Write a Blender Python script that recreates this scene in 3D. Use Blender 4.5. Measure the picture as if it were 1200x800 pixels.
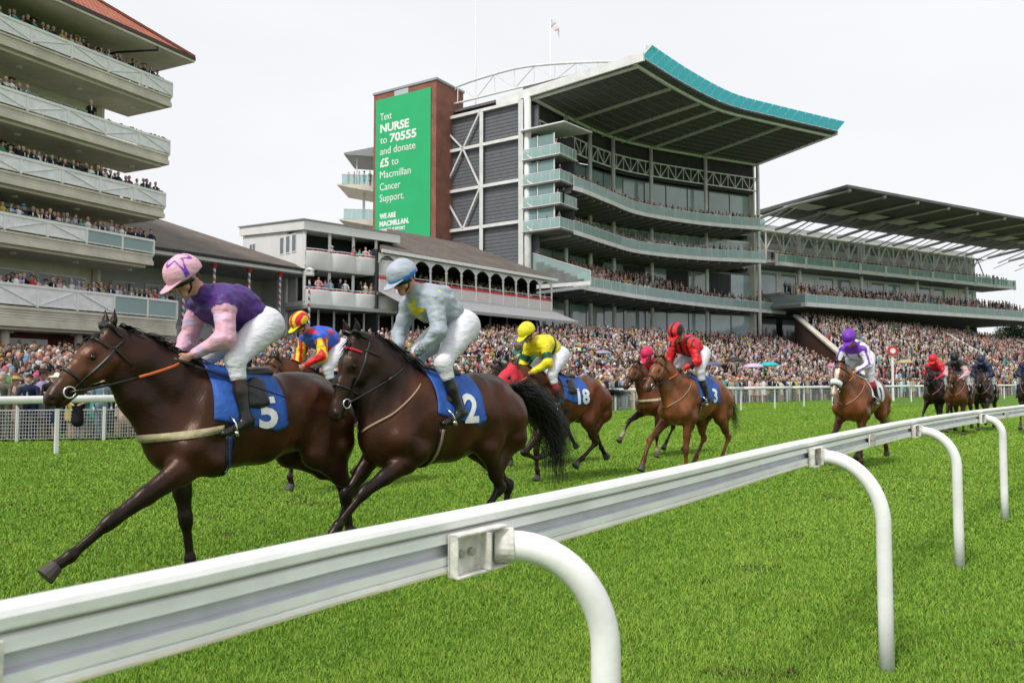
import bpy, math, random
import numpy as np
from mathutils import Vector, Matrix, noise as mnoise
R = math.radians
rng = np.random.default_rng(7)
random.seed(7)
for _o in list(bpy.data.objects):
    bpy.data.objects.remove(_o)
SC = bpy.context.scene
COL = SC.collection

# ------------------------------------------------------------------ camera, sky, sun, exposure
PITCH = math.atan(46 / 933.0)
cam_d = bpy.data.cameras.new('camera'); cam = bpy.data.objects.new('camera', cam_d); COL.objects.link(cam)
cam.location = (0, 0, 1.55); cam.rotation_euler = (math.pi / 2 + PITCH, 0, 0)
cam_d.sensor_width = 36.0; cam_d.lens = 36.0 * 933 / 1200; cam_d.clip_start = 0.05; cam_d.clip_end = 4000
cam_d.dof.use_dof = True; cam_d.dof.focus_distance = 6.6; cam_d.dof.aperture_fstop = 5.6
SC.camera = cam
SUN_EL, SUN_AZ = R(52), R(215)      # azimuth clockwise from +Y: behind the camera and to the left
world = bpy.data.worlds.new('World'); SC.world = world; world.use_nodes = True
wt = world.node_tree; wt.nodes.clear()
w_out = wt.nodes.new('ShaderNodeOutputWorld'); w_bg = wt.nodes.new('ShaderNodeBackground'); w_bg.inputs['Strength'].default_value = 0.1
w_sky = wt.nodes.new('ShaderNodeTexSky'); w_sky.sky_type = 'NISHITA'; w_sky.sun_disc = False
w_sky.sun_elevation = SUN_EL; w_sky.sun_rotation = SUN_AZ
w_tc = wt.nodes.new('ShaderNodeTexCoord'); w_n = wt.nodes.new('ShaderNodeTexNoise'); w_map = wt.nodes.new('ShaderNodeMapping')
w_map.inputs['Scale'].default_value = (1.0, 1.0, 2.6); w_n.inputs['Scale'].default_value = 1.6; w_n.inputs['Detail'].default_value = 5
w_r = wt.nodes.new('ShaderNodeValToRGB')
w_r.color_ramp.elements[0].position = 0.3; w_r.color_ramp.elements[0].color = (6.0, 6.15, 6.4, 1)
w_r.color_ramp.elements[1].position = 0.72; w_r.color_ramp.elements[1].color = (6.75, 6.8, 6.9, 1)
w_mix = wt.nodes.new('ShaderNodeMix'); w_mix.data_type = 'RGBA'; w_mix.inputs[0].default_value = 0.95
L = wt.links.new
L(w_tc.outputs['Generated'], w_map.inputs[0]); L(w_map.outputs[0], w_n.inputs['Vector']); L(w_n.outputs['Fac'], w_r.inputs[0])
L(w_sky.outputs[0], w_mix.inputs[6]); L(w_r.outputs[0], w_mix.inputs[7]); L(w_mix.outputs[2], w_bg.inputs[0]); L(w_bg.outputs[0], w_out.inputs[0])
sun_d = bpy.data.lights.new('sun', 'SUN'); sun_d.energy = 2.0; sun_d.angle = R(11); sun_d.color = (1, 0.965, 0.91)
sun = bpy.data.objects.new('sun', sun_d); COL.objects.link(sun)
_sd = Vector((math.sin(SUN_AZ) * math.cos(SUN_EL), math.cos(SUN_AZ) * math.cos(SUN_EL), math.sin(SUN_EL)))
sun.rotation_euler = _sd.to_track_quat('Z', 'Y').to_euler()
SC.view_settings.view_transform = 'Standard'; SC.view_settings.look = 'None'
SC.view_settings.exposure = 0.55; SC.view_settings.gamma = 1.0; SC.view_settings.use_curve_mapping = False
SC.render.engine = 'CYCLES'
SC.cycles.max_bounces = 6; SC.cycles.transparent_max_bounces = 12; SC.cycles.use_denoising = True
SC.cycles.diffuse_bounces = 3; SC.cycles.glossy_bounces = 2; SC.cycles.caustics_reflective = False; SC.cycles.caustics_refractive = False

# ------------------------------------------------------------------ materials
MATS = {}
def mat(name, col, rough=0.6, noise=0.0, nscale=5.0, bump=0.0, bscale=40.0, spec=0.5, metal=0.0, alpha=1.0, emit=0.0,
        sheen=0.0, attr=None, stretch=None, coat=0.0, objcol=False):
    if name in MATS: return MATS[name]
    m = bpy.data.materials.new(name); m.use_nodes = True; nt = m.node_tree; b = nt.nodes['Principled BSDF']
    lk = nt.links.new
    b.inputs['Roughness'].default_value = rough; b.inputs['Metallic'].default_value = metal
    b.inputs['Specular IOR Level'].default_value = spec
    if coat: b.inputs['Coat Weight'].default_value = coat
    if sheen: b.inputs['Sheen Weight'].default_value = sheen
    if alpha < 1: b.inputs['Alpha'].default_value = alpha
    c4 = (*col, 1)
    src = None
    if attr:
        a = nt.nodes.new('ShaderNodeAttribute'); a.attribute_name = attr; src = a.outputs['Color']
    if objcol:
        a = nt.nodes.new('ShaderNodeObjectInfo'); src = a.outputs['Color']
    tc = nt.nodes.new('ShaderNodeTexCoord'); vec = tc.outputs['Object']
    if stretch:
        mp = nt.nodes.new('ShaderNodeMapping'); mp.inputs['Scale'].default_value = stretch; lk(vec, mp.inputs[0]); vec = mp.outputs[0]
    if noise > 0:
        n = nt.nodes.new('ShaderNodeTexNoise'); n.inputs['Scale'].default_value = nscale; n.inputs['Detail'].default_value = 6
        n.inputs['Roughness'].default_value = 0.6
        lk(vec, n.inputs['Vector'])
        mr = nt.nodes.new('ShaderNodeMapRange'); mr.inputs[1].default_value = 0.3; mr.inputs[2].default_value = 0.7
        mr.inputs[3].default_value = 1 - noise; mr.inputs[4].default_value = 1 + noise * 0.6
        lk(n.outputs['Fac'], mr.inputs[0])
        mx = nt.nodes.new('ShaderNodeMix'); mx.data_type = 'RGBA'; mx.blend_type = 'MULTIPLY'; mx.inputs[0].default_value = 1
        if src: lk(src, mx.inputs[6])
        else: mx.inputs[6].default_value = c4
        cb = nt.nodes.new('ShaderNodeCombineColor')
        for i in range(3): lk(mr.outputs[0], cb.inputs[i])
        lk(cb.outputs[0], mx.inputs[7]); src = mx.outputs[2]
    if src: lk(src, b.inputs['Base Color'])
    else: b.inputs['Base Color'].default_value = c4
    if bump > 0:
        n2 = nt.nodes.new('ShaderNodeTexNoise'); n2.inputs['Scale'].default_value = bscale; n2.inputs['Detail'].default_value = 4
        lk(vec, n2.inputs['Vector'])
        bp = nt.nodes.new('ShaderNodeBump'); bp.inputs['Strength'].default_value = bump; bp.inputs['Distance'].default_value = 0.02
        lk(n2.outputs['Fac'], bp.inputs['Height']); lk(bp.outputs[0], b.inputs['Normal'])
    if emit:
        b.inputs['Emission Color'].default_value = c4; b.inputs['Emission Strength'].default_value = emit
    MATS[name] = m
    return m

def brick_mat(name, c1, c2, mortar, sx, sy, scale=1.0, msize=0.02, rough=0.85, rot=(0, 0, 0)):
    m = bpy.data.materials.new(name); m.use_nodes = True; nt = m.node_tree; b = nt.nodes['Principled BSDF']; lk = nt.links.new
    at = nt.nodes.new('ShaderNodeUVMap'); br = nt.nodes.new('ShaderNodeTexBrick')
    br.inputs['Color1'].default_value = (*c1, 1); br.inputs['Color2'].default_value = (*c2, 1); br.inputs['Mortar'].default_value = (*mortar, 1)
    br.inputs['Scale'].default_value = scale; br.inputs['Mortar Size'].default_value = msize
    br.inputs['Brick Width'].default_value = sx; br.inputs['Row Height'].default_value = sy
    n = nt.nodes.new('ShaderNodeTexNoise'); n.inputs['Scale'].default_value = 0.6; n.inputs['Detail'].default_value = 8
    mx = nt.nodes.new('ShaderNodeMix'); mx.data_type = 'RGBA'; mx.blend_type = 'OVERLAY'; mx.inputs[0].default_value = 0.55
    lk(at.outputs[0], br.inputs['Vector']); lk(at.outputs[0], n.inputs['Vector']); lk(br.outputs['Color'], mx.inputs[6]); lk(n.outputs['Fac'], mx.inputs[7])
    lk(mx.outputs[2], b.inputs['Base Color']); b.inputs['Roughness'].default_value = rough
    bp = nt.nodes.new('ShaderNodeBump'); bp.inputs['Strength'].default_value = 0.4; bp.inputs['Distance'].default_value = 0.03
    lk(br.outputs['Fac'], bp.inputs['Height']); bp.invert = True; lk(bp.outputs[0], b.inputs['Normal'])
    MATS[name] = m
    return m

# ------------------------------------------------------------------ mesh building
class MB:
    def __init__(s): s.v = []; s.f = []; s.m = []; s.uv = {}
    def add(s, vs, fs, mi=0):
        o = len(s.v); s.v.extend([tuple(map(float, q)) for q in vs])
        for f in fs: s.f.append(tuple(i + o for i in f)); s.m.append(mi)
        return s
    def quad(s, a, b, c, d, mi=0): return s.add([a, b, c, d], [(0, 1, 2, 3)], mi)
    def box(s, c, sz, rz=0.0, mi=0):
        x, y, z = sz[0] / 2, sz[1] / 2, sz[2] / 2; cs, sn = math.cos(rz), math.sin(rz); vs = []
        for dz in (-z, z):
            for dx, dy in ((-x, -y), (x, -y), (x, y), (-x, y)):
                vs.append((c[0] + dx * cs - dy * sn, c[1] + dx * sn + dy * cs, c[2] + dz))
        return s.add(vs, [(3, 2, 1, 0), (4, 5, 6, 7), (0, 1, 5, 4), (1, 2, 6, 5), (2, 3, 7, 6), (3, 0, 4, 7)], mi)
    def beam(s, a, b, w, h=None, up=(0, 0, 1), mi=0):
        h = w if h is None else h
        a = Vector(a); b = Vector(b); d = (b - a)
        if d.length < 1e-6: return s
        d.normalize(); u = Vector(up)
        if abs(d.dot(u)) > 0.99: u = Vector((0, 1, 0))
        r = d.cross(u).normalized(); u = r.cross(d).normalized(); vs = []
        for p in (a, b):
            for i, j in ((-1, -1), (1, -1), (1, 1), (-1, 1)): vs.append(p + r * (i * w / 2) + u * (j * h / 2))
        return s.add(vs, [(3, 2, 1, 0), (4, 5, 6, 7), (0, 1, 5, 4), (1, 2, 6, 5), (2, 3, 7, 6), (3, 0, 4, 7)], mi)
    def tube(s, pts, r, n=8, mi=0, cap=True, flat=1.0, up=(0, 0, 1)):
        pts = [Vector(p) for p in pts]; k = len(pts); rs = r if hasattr(r, '__len__') else [r] * k
        base = len(s.v); U = Vector(up); pa = None
        for i, p in enumerate(pts):
            d = (pts[min(i + 1, k - 1)] - pts[max(i - 1, 0)])
            d = d.normalized() if d.length > 1e-9 else Vector((0, 0, 1))
            u = U if abs(d.dot(U)) < 0.97 else Vector((1, 0, 0.1)).normalized()
            if pa is None: a = d.cross(u).normalized()
            else:
                a = pa - d * pa.dot(d)
                a = a.normalized() if a.length > 1e-6 else d.cross(u).normalized()
            pa = a; b = a.cross(d).normalized()
            for j in range(n):
                t = 2 * math.pi * j / n
                q = p + a * (math.cos(t) * rs[i] * flat) + b * (math.sin(t) * rs[i]); s.v.append((q.x, q.y, q.z))
        for i in range(k - 1):
            for j in range(n):
                j2 = (j + 1) % n
                s.f.append((base + i * n + j, base + i * n + j2, base + (i + 1) * n + j2, base + (i + 1) * n + j)); s.m.append(mi)
        if cap:
            s.f.append(tuple(base + j for j in range(n))[::-1]); s.m.append(mi)
            s.f.append(tuple(base + (k - 1) * n + j for j in range(n))); s.m.append(mi)
        return s
    def prism(s, poly, z0, z1, mi=0):
        n = len(poly); z0s = z0 if hasattr(z0, '__len__') else [z0] * n; z1s = z1 if hasattr(z1, '__len__') else [z1] * n
        vs = [(p[0], p[1], z0s[i]) for i, p in enumerate(poly)] + [(p[0], p[1], z1s[i]) for i, p in enumerate(poly)]
        fs = [tuple(range(n))[::-1], tuple(range(n, 2 * n))] + [(i, (i + 1) % n, n + (i + 1) % n, n + i) for i in range(n)]
        return s.add(vs, fs, mi)
    def sphere(s, c, r, n=10, m=7, sc=(1, 1, 1), mi=0):
        vs = [(c[0], c[1], c[2] + r * sc[2])]
        for i in range(1, m):
            t = math.pi * i / m
            for j in range(n):
                p = 2 * math.pi * j / n
                vs.append((c[0] + r * sc[0] * math.sin(t) * math.cos(p), c[1] + r * sc[1] * math.sin(t) * math.sin(p), c[2] + r * sc[2] * math.cos(t)))
        vs.append((c[0], c[1], c[2] - r * sc[2])); fs = []
        for j in range(n): fs.append((0, 1 + j, 1 + (j + 1) % n))
        for i in range(m - 2):
            for j in range(n):
                a = 1 + i * n; fs.append((a + j, a + n + j, a + n + (j + 1) % n, a + (j + 1) % n))
        a = 1 + (m - 2) * n
        for j in range(n): fs.append((a + j, len(vs) - 1, a + (j + 1) % n))
        return s.add(vs, fs, mi)

def link_mesh(name, me, parent=None):
    o = bpy.data.objects.new(name, me); COL.objects.link(o)
    if parent is not None:
        o.parent = parent
        if parent.type == 'EMPTY' and not parent.get('_local'):
            o.matrix_parent_inverse = parent.matrix_basis.inverted()
    return o
def obj(name, mb, mats, parent=None, smooth=False, uv=None, bevel=0.0):
    me = bpy.data.meshes.new(name); me.from_pydata(mb.v, [], mb.f)
    for m in (mats if isinstance(mats, (list, tuple)) else [mats]): me.materials.append(m)
    if any(mb.m): me.polygons.foreach_set('material_index', mb.m)
    if smooth: me.polygons.foreach_set('use_smooth', [True] * len(me.polygons))
    if uv is not None:
        ul = me.uv_layers.new(name='UVMap'); co = [uv(Vector(v)) for v in mb.v]
        for lp in me.loops: ul.data[lp.index].uv = co[lp.vertex_index]
    me.update()
    o = link_mesh(name, me, parent)
    if bevel: 
        bv = o.modifiers.new('bevel', 'BEVEL'); bv.width = bevel; bv.segments = 2; bv.limit_method = 'ANGLE'
    return o
def np_mesh(name, V, F, mats, cols=None, smooth=True, parent=None, midx=None):
    """V (n,3), F (m,k) arrays of one face size; optional per-vertex colours"""
    me = bpy.data.meshes.new(name); n, (m, k) = len(V), F.shape
    me.vertices.add(n); me.vertices.foreach_set('co', np.asarray(V, np.float32).ravel())
    me.loops.add(m * k); me.loops.foreach_set('vertex_index', np.asarray(F, np.int32).ravel())
    me.polygons.add(m); me.polygons.foreach_set('loop_start', np.arange(0, m * k, k, dtype=np.int32))
    if smooth: me.polygons.foreach_set('use_smooth', np.ones(m, bool))
    for q in (mats if isinstance(mats, (list, tuple)) else [mats]): me.materials.append(q)
    if midx is not None: me.polygons.foreach_set('material_index', np.asarray(midx, np.int32))
    me.update(calc_edges=True)
    if cols is not None:
        ca = me.color_attributes.new('Col', 'FLOAT_COLOR', 'POINT')
        c4 = np.ones((n, 4), np.float32); c4[:, :3] = cols; ca.data.foreach_set('color', c4.ravel())
    return link_mesh(name, me, parent)
def tag(o, label=None, cat=None, group=None, kind=None):
    if label: o['label'] = label
    if cat: o['category'] = cat
    if group: o['group'] = group
    if kind: o['kind'] = kind
    return o
def thing(name, label, cat, loc=(0, 0, 0), rz=0.0, group=None, local=False):
    o = bpy.data.objects.new(name, None); COL.objects.link(o); o.location = loc; o.rotation_euler = (0, 0, rz); o.empty_display_size = 0.3
    if local: o['_local'] = 1
    o.matrix_basis  # location and rotation are read back from here
    return tag(o, label, cat, group)

# ------------------------------------------------------------------ implicit bodies: smooth union of tapered capsules, polygonised by surface nets
def V3(*a): return np.array(a, np.float64)
def cap(a, b, ra, rb, k=0.04, ax=None, s=1.0, col=(.5, .5, .5), neg=False, tag=None):
    return dict(a=np.array(a, float), b=np.array(b, float), ra=ra, rb=rb, k=k, ax=None if ax is None else np.array(ax, float) / np.linalg.norm(ax), s=s, col=np.array(col, float), neg=neg, tag=tag)
def pd(p, P):
    q = P - p['a']; ba = p['b'] - p['a']
    if p['ax'] is not None and p['s'] != 1:
        ax = p['ax']; g = 1 / p['s'] - 1
        q = q + (q @ ax)[..., None] * ax * g; ba = ba + (ba @ ax) * ax * g
    l2 = ba @ ba
    t = np.clip((q @ ba) / l2, 0, 1) if l2 > 1e-12 else np.zeros(q.shape[:-1])
    d = np.linalg.norm(q - t[..., None] * ba, axis=-1) - (p['ra'] + (p['rb'] - p['ra']) * t)
    return d * min(1.0, (1 + p['s']) / 2) if p['ax'] is not None else d
def smin(a, b, k):
    h = np.maximum(k - np.abs(a - b), 0) / k
    return np.minimum(a, b) - h * h * k * 0.25
def field(prims, P):
    d = np.full(P.shape[:-1], 10.0)
    for p in prims:
        if not p['neg']: d = smin(d, pd(p, P), p['k'])
    for p in prims:
        if p['neg']: d = -smin(-d, pd(p, P), p['k'])
    return d
def nets(prims, h, cut=None, offset=0.0):
    lo = np.full(3, 1e9); hi = -lo
    for p in prims:
        if p['neg']: continue
        r = max(p['ra'], p['rb']) * max(1, p['s'])
        lo = np.minimum(lo, np.minimum(p['a'], p['b']) - r); hi = np.maximum(hi, np.maximum(p['a'], p['b']) + r)
    lo -= 3 * h + .02; hi += 3 * h + .02
    n = np.ceil((hi - lo) / h).astype(int) + 1
    D = np.full(n, 10.0, np.float32)
    axs = [lo[i] + h * np.arange(n[i]) for i in range(3)]
    for neg in (False, True):
        for p in prims:
            if p['neg'] != neg: continue
            r = max(p['ra'], p['rb']) * max(1, p['s']) + p['k'] + 2.5 * h
            a0 = np.clip(np.floor((np.minimum(p['a'], p['b']) - r - lo) / h).astype(int), 0, n); a1 = np.clip(np.ceil((np.maximum(p['a'], p['b']) + r - lo) / h).astype(int) + 1, 0, n)
            if np.any(a1 <= a0): continue
            sl = tuple(slice(a0[i], a1[i]) for i in range(3))
            G = np.stack(np.meshgrid(*[axs[i][sl[i]] for i in range(3)], indexing='ij'), -1)
            d = pd(p, G)
            D[sl] = smin(D[sl], d, p['k']) if not neg else -smin(-D[sl], d, p['k'])
    if cut is not None:
        G = np.stack(np.meshgrid(*axs, indexing='ij'), -1); D = np.maximum(D, cut(G)).astype(np.float32)
    if offset: D = D - offset
    S = D < 0
    c = S[:-1, :-1, :-1].astype(np.int8); cnt = np.zeros(c.shape, np.int8)
    for i in (0, 1):
        for j in (0, 1):
            for k in (0, 1): cnt += S[i:n[0] - 1 + i, j:n[1] - 1 + j, k:n[2] - 1 + k]
    act = (cnt > 0) & (cnt < 8); ids = -np.ones(act.shape, np.int64); ii = np.argwhere(act); ids[act] = np.arange(len(ii))
    acc = np.zeros((len(ii), 3)); w = np.zeros(len(ii)); off = [(i, j, k) for i in (0, 1) for j in (0, 1) for k in (0, 1)]
    for o1 in off:
        for ax in range(3):
            if o1[ax]: continue
            o2 = list(o1); o2[ax] = 1
            d1 = D[ii[:, 0] + o1[0], ii[:, 1] + o1[1], ii[:, 2] + o1[2]]; d2 = D[ii[:, 0] + o2[0], ii[:, 1] + o2[1], ii[:, 2] + o2[2]]
            m = (d1 < 0) != (d2 < 0); t = np.where(m, d1 / np.where(m, d1 - d2, 1), 0)
            q = np.array(o1, float)[None] + 0 * acc; q[:, ax] = t
            acc += q * m[:, None]; w += m
    V = lo + h * (ii + acc / w[:, None])
    F = []
    for ax in range(3):
        a, b = (ax + 1) % 3, (ax + 2) % 3
        s0 = [slice(0, n[i]) for i in range(3)]; s0[ax] = slice(0, n[ax] - 1); s1 = [slice(0, n[i]) for i in range(3)]; s1[ax] = slice(1, n[ax])
        A, B = S[tuple(s0)], S[tuple(s1)]; e = np.argwhere(A != B)
        ok = (e[:, a] > 0) & (e[:, b] > 0) & (e[:, a] < n[a] - 1) & (e[:, b] < n[b] - 1); e = e[ok]
        if not len(e): continue
        def g(da, db):
            q = e.copy(); q[:, a] -= da; q[:, b] -= db; return ids[q[:, 0], q[:, 1], q[:, 2]]
        f = np.stack([g(1, 1), g(0, 1), g(0, 0), g(1, 0)], 1)
        flip = ~A[e[:, 0], e[:, 1], e[:, 2]]; f[flip] = f[flip][:, ::-1]; F.append(f)
    F = np.concatenate(F); F = F[(F >= 0).all(1)]
    # one light smoothing pass
    nb = np.zeros_like(V); ct = np.zeros(len(V))
    for i in range(4):
        np.add.at(nb, F[:, i], V[F[:, (i + 1) % 4]]); np.add.at(ct, F[:, i], 1)
        np.add.at(nb, F[:, i], V[F[:, (i + 3) % 4]]); np.add.at(ct, F[:, i], 1)
    V = V * 0.6 + 0.4 * nb / np.maximum(ct, 1)[:, None]
    return V, F
def prim_cols(prims, V, soft=0.02):
    C = np.zeros_like(V); W = np.zeros(len(V)) + 1e-9
    for p in prims:
        if p['neg']: continue
        w = np.exp(-np.clip(pd(p, V), -.05, 1) / soft); C += w[:, None] * p['col']; W += w
    return C / W[:, None]
def body(name, prims, h, m, parent=None, cut=None, colf=None, soft=0.02):
    V, F = nets(prims, h, cut); C = prim_cols(prims, V, soft)
    if colf: C = colf(V, C)
    return np_mesh(name, V, F, m, C, True, parent)
def unit(v): v = np.array(v, float); return v / np.linalg.norm(v)
# ------------------------------------------------------------------ shared materials
M_coat = mat('horse_coat', (0.1, 0.04, 0.02), 0.36, 0.65, 3.0, 0.14, 45, 0.34, attr='Col', stretch=(1, 1.6, 1))
M_coat.node_tree.nodes['Principled BSDF'].inputs['Specular Tint'].default_value = (1.0, .76, .62, 1)
M_hair = mat('horse_hair', (0.008, 0.007, 0.007), 0.45, 0.3, 30, spec=0.4)
M_hoof = mat('hoof', (0.06, 0.05, 0.045), 0.6, 0.4, 30)
M_eye = mat('eye_gloss', (0.006, 0.004, 0.003), 0.05)
M_leather = mat('black_leather', (0.012, 0.011, 0.011), 0.38, 0.2, 30)
M_orange = mat('orange_rubber_grip', (0.62, 0.13, 0.03), 0.6, 0.2, 60)
M_red = mat('red_strap', (0.5, 0.01, 0.02), 0.55)
M_cream = mat('cream_webbing', (0.42, 0.37, 0.22), 0.8, 0.3, 25)
M_tan = mat('tan_strap', (0.36, 0.23, 0.15), 0.7, 0.2, 40)
M_steel = mat('bit_steel', (0.75, 0.75, 0.76), 0.22, metal=1.0)
M_cloth = mat('blue_saddlecloth', (0.02, 0.1, 0.42), 0.7, 0.25, 9, 0.5, 14)
M_navy = mat('navy_saddlecloth', (0.01, 0.03, 0.14), 0.7, 0.25, 9, 0.5, 14)
M_wcloth = mat('white_saddlecloth', (0.75, 0.76, 0.8), 0.7, 0.1, 9, 0.4, 14)
M_num = mat('white_number', (0.82, 0.82, 0.82), 0.7, 0.08, 20)
M_bnum = mat('black_number', (0.02, 0.02, 0.03), 0.7)
M_skin = mat('skin', (0.5, 0.27, 0.18), 0.5, 0.12, 25, attr='Col')
M_silk = mat('silks', (0.5, 0.5, 0.5), 0.5, 0.1, 6, 0.9, 11, 0.4, attr='Col', stretch=(1.0, 0.8, 1.7))
M_breech = mat('white_breeches', (0.74, 0.73, 0.79), 0.6, 0.05, 5, 0.8, 12, attr='Col', stretch=(1.0, 1.0, 2.2))
M_boot = mat('riding_boot', (0.01, 0.01, 0.011), 0.28, 0.2, 20, attr='Col')
M_goggle = mat('goggles', (0.01, 0.01, 0.012), 0.15)
M_whip = mat('whip', (0.012, 0.012, 0.014), 0.4)
# ------------------------------------------------------------------ survey helpers: photo pixel -> world point at a known distance or height
_cp, _sp = math.cos(PITCH), math.sin(PITCH)
def _ray(x, y): u, v = (x - 600) / 933.0, (400 - y) / 933.0; return np.array([u, _cp - v * _sp, _sp + v * _cp])
def at(x, y, Y): d = _ray(x, y); p = d * (Y / d[1]); return (round(p[0], 2), round(p[1], 2), round(p[2] + 1.55, 2))
def onz(x, y, z): d = _ray(x, y); p = d * ((z - 1.55) / d[2]); return (round(p[0], 2), round(p[1], 2))
def lerp(a, b, t): return tuple(a[i] * (1 - t) + b[i] * t for i in range(len(a)))
def plen(pl):
    s = [0]
    for i in range(len(pl) - 1): s.append(s[-1] + math.dist(pl[i][:2], pl[i + 1][:2]))
    return s
def palong(pl, d):
    s = plen(pl)
    for i in range(len(pl) - 1):
        if d <= s[i + 1] or i == len(pl) - 2: return lerp(pl[i], pl[i + 1], (d - s[i]) / (s[i + 1] - s[i]))
def offset_line(pl, d):
    """offset a plan polyline to its right-hand side by d"""
    out = []
    for i in range(len(pl)):
        a = pl[max(i - 1, 0)]; b = pl[min(i + 1, len(pl) - 1)]; tx, ty = b[0] - a[0], b[1] - a[1]; l = math.hypot(tx, ty)
        out.append((pl[i][0] + ty / l * d, pl[i][1] - tx / l * d))
    return out
def smooth_line(pl, n=6):
    out = []
    P = [pl[0]] + list(pl) + [pl[-1]]
    for i in range(1, len(P) - 2):
        for j in range(n):
            t = j / n; q = []
            for k in range(len(pl[0])):
                p0, p1, p2, p3 = P[i - 1][k], P[i][k], P[i + 1][k], P[i + 2][k]
                q.append(.5 * (2 * p1 + (p2 - p0) * t + (2 * p0 - 5 * p1 + 4 * p2 - p3) * t * t + (3 * p1 - p0 - 3 * p2 + p3) * t ** 3))
            out.append(tuple(q))
    out.append(tuple(pl[-1])); return out

# ------------------------------------------------------------------ turf
def grass_mat(name, near):
    m = bpy.data.materials.new(name); m.use_nodes = True; nt = m.node_tree; lk = nt.links.new; b = nt.nodes['Principled BSDF']
    b.inputs['Roughness'].default_value = .75; b.inputs['Specular IOR Level'].default_value = .15
    if near:
        a = nt.nodes.new('ShaderNodeAttribute'); a.attribute_name = 'Col'; lk(a.outputs['Color'], b.inputs['Base Color'])
        b.inputs['Subsurface Weight'].default_value = 0
        return m
    tc = nt.nodes.new('ShaderNodeTexCoord')
    def noise(sc, det, stretch=None):
        n = nt.nodes.new('ShaderNodeTexNoise'); n.inputs['Scale'].default_value = sc; n.inputs['Detail'].default_value = det
        if stretch:
            mp = nt.nodes.new('ShaderNodeMapping'); mp.inputs['Scale'].default_value = stretch; mp.inputs['Rotation'].default_value = (0, 0, R(-38)); lk(tc.outputs['Object'], mp.inputs[0]); lk(mp.outputs[0], n.inputs['Vector'])
        else: lk(tc.outputs['Object'], n.inputs['Vector'])
        return n
    n1 = noise(.35, 6, (.5, 2.2, 1)); n2 = noise(9, 8); n3 = noise(60, 3)
    r = nt.nodes.new('ShaderNodeValToRGB'); e = r.color_ramp.elements; e[0].position = .25; e[0].color = (.078, .165, .018, 1); e[1].position = .75; e[1].color = (.145, .26, .038, 1)
    e2 = r.color_ramp.elements.new(.5); e2.color = (.108, .212, .026, 1)
    ad = nt.nodes.new('ShaderNodeMath'); ad.operation = 'MULTIPLY_ADD'; ad.inputs[1].default_value = .55; lk(n1.outputs['Fac'], ad.inputs[0])
    ad2 = nt.nodes.new('ShaderNodeMath'); ad2.operation = 'MULTIPLY'; ad2.inputs[1].default_value = .45; lk(n2.outputs['Fac'], ad2.inputs[0]); lk(ad2.outputs[0], ad.inputs[2]); lk(ad.outputs[0], r.inputs[0])
    mx = nt.nodes.new('ShaderNodeMix'); mx.data_type = 'RGBA'; mx.blend_type = 'MULTIPLY'; mx.inputs[0].default_value = .6
    mr = nt.nodes.new('ShaderNodeMapRange'); mr.inputs[3].default_value = .45; mr.inputs[4].default_value = 1.5; lk(n3.outputs['Fac'], mr.inputs[0]); cb = nt.nodes.new('ShaderNodeCombineColor')
    for i in range(3): lk(mr.outputs[0], cb.inputs[i])
    lk(r.outputs[0], mx.inputs[6]); lk(cb.outputs[0], mx.inputs[7]); lk(mx.outputs[2], b.inputs['Base Color'])
    bp = nt.nodes.new('ShaderNodeBump'); bp.inputs['Strength'].default_value = .8; bp.inputs['Distance'].default_value = .04; lk(n3.outputs['Fac'], bp.inputs['Height']); lk(bp.outputs[0], b.inputs['Normal'])
    return m
mb = MB(); mb.quad((-900, -300, 0), (900, -300, 0), (900, 1500, 0), (-900, 1500, 0)); g = obj('ground', mb, grass_mat('turf', False)); g['kind'] = 'structure'

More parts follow.
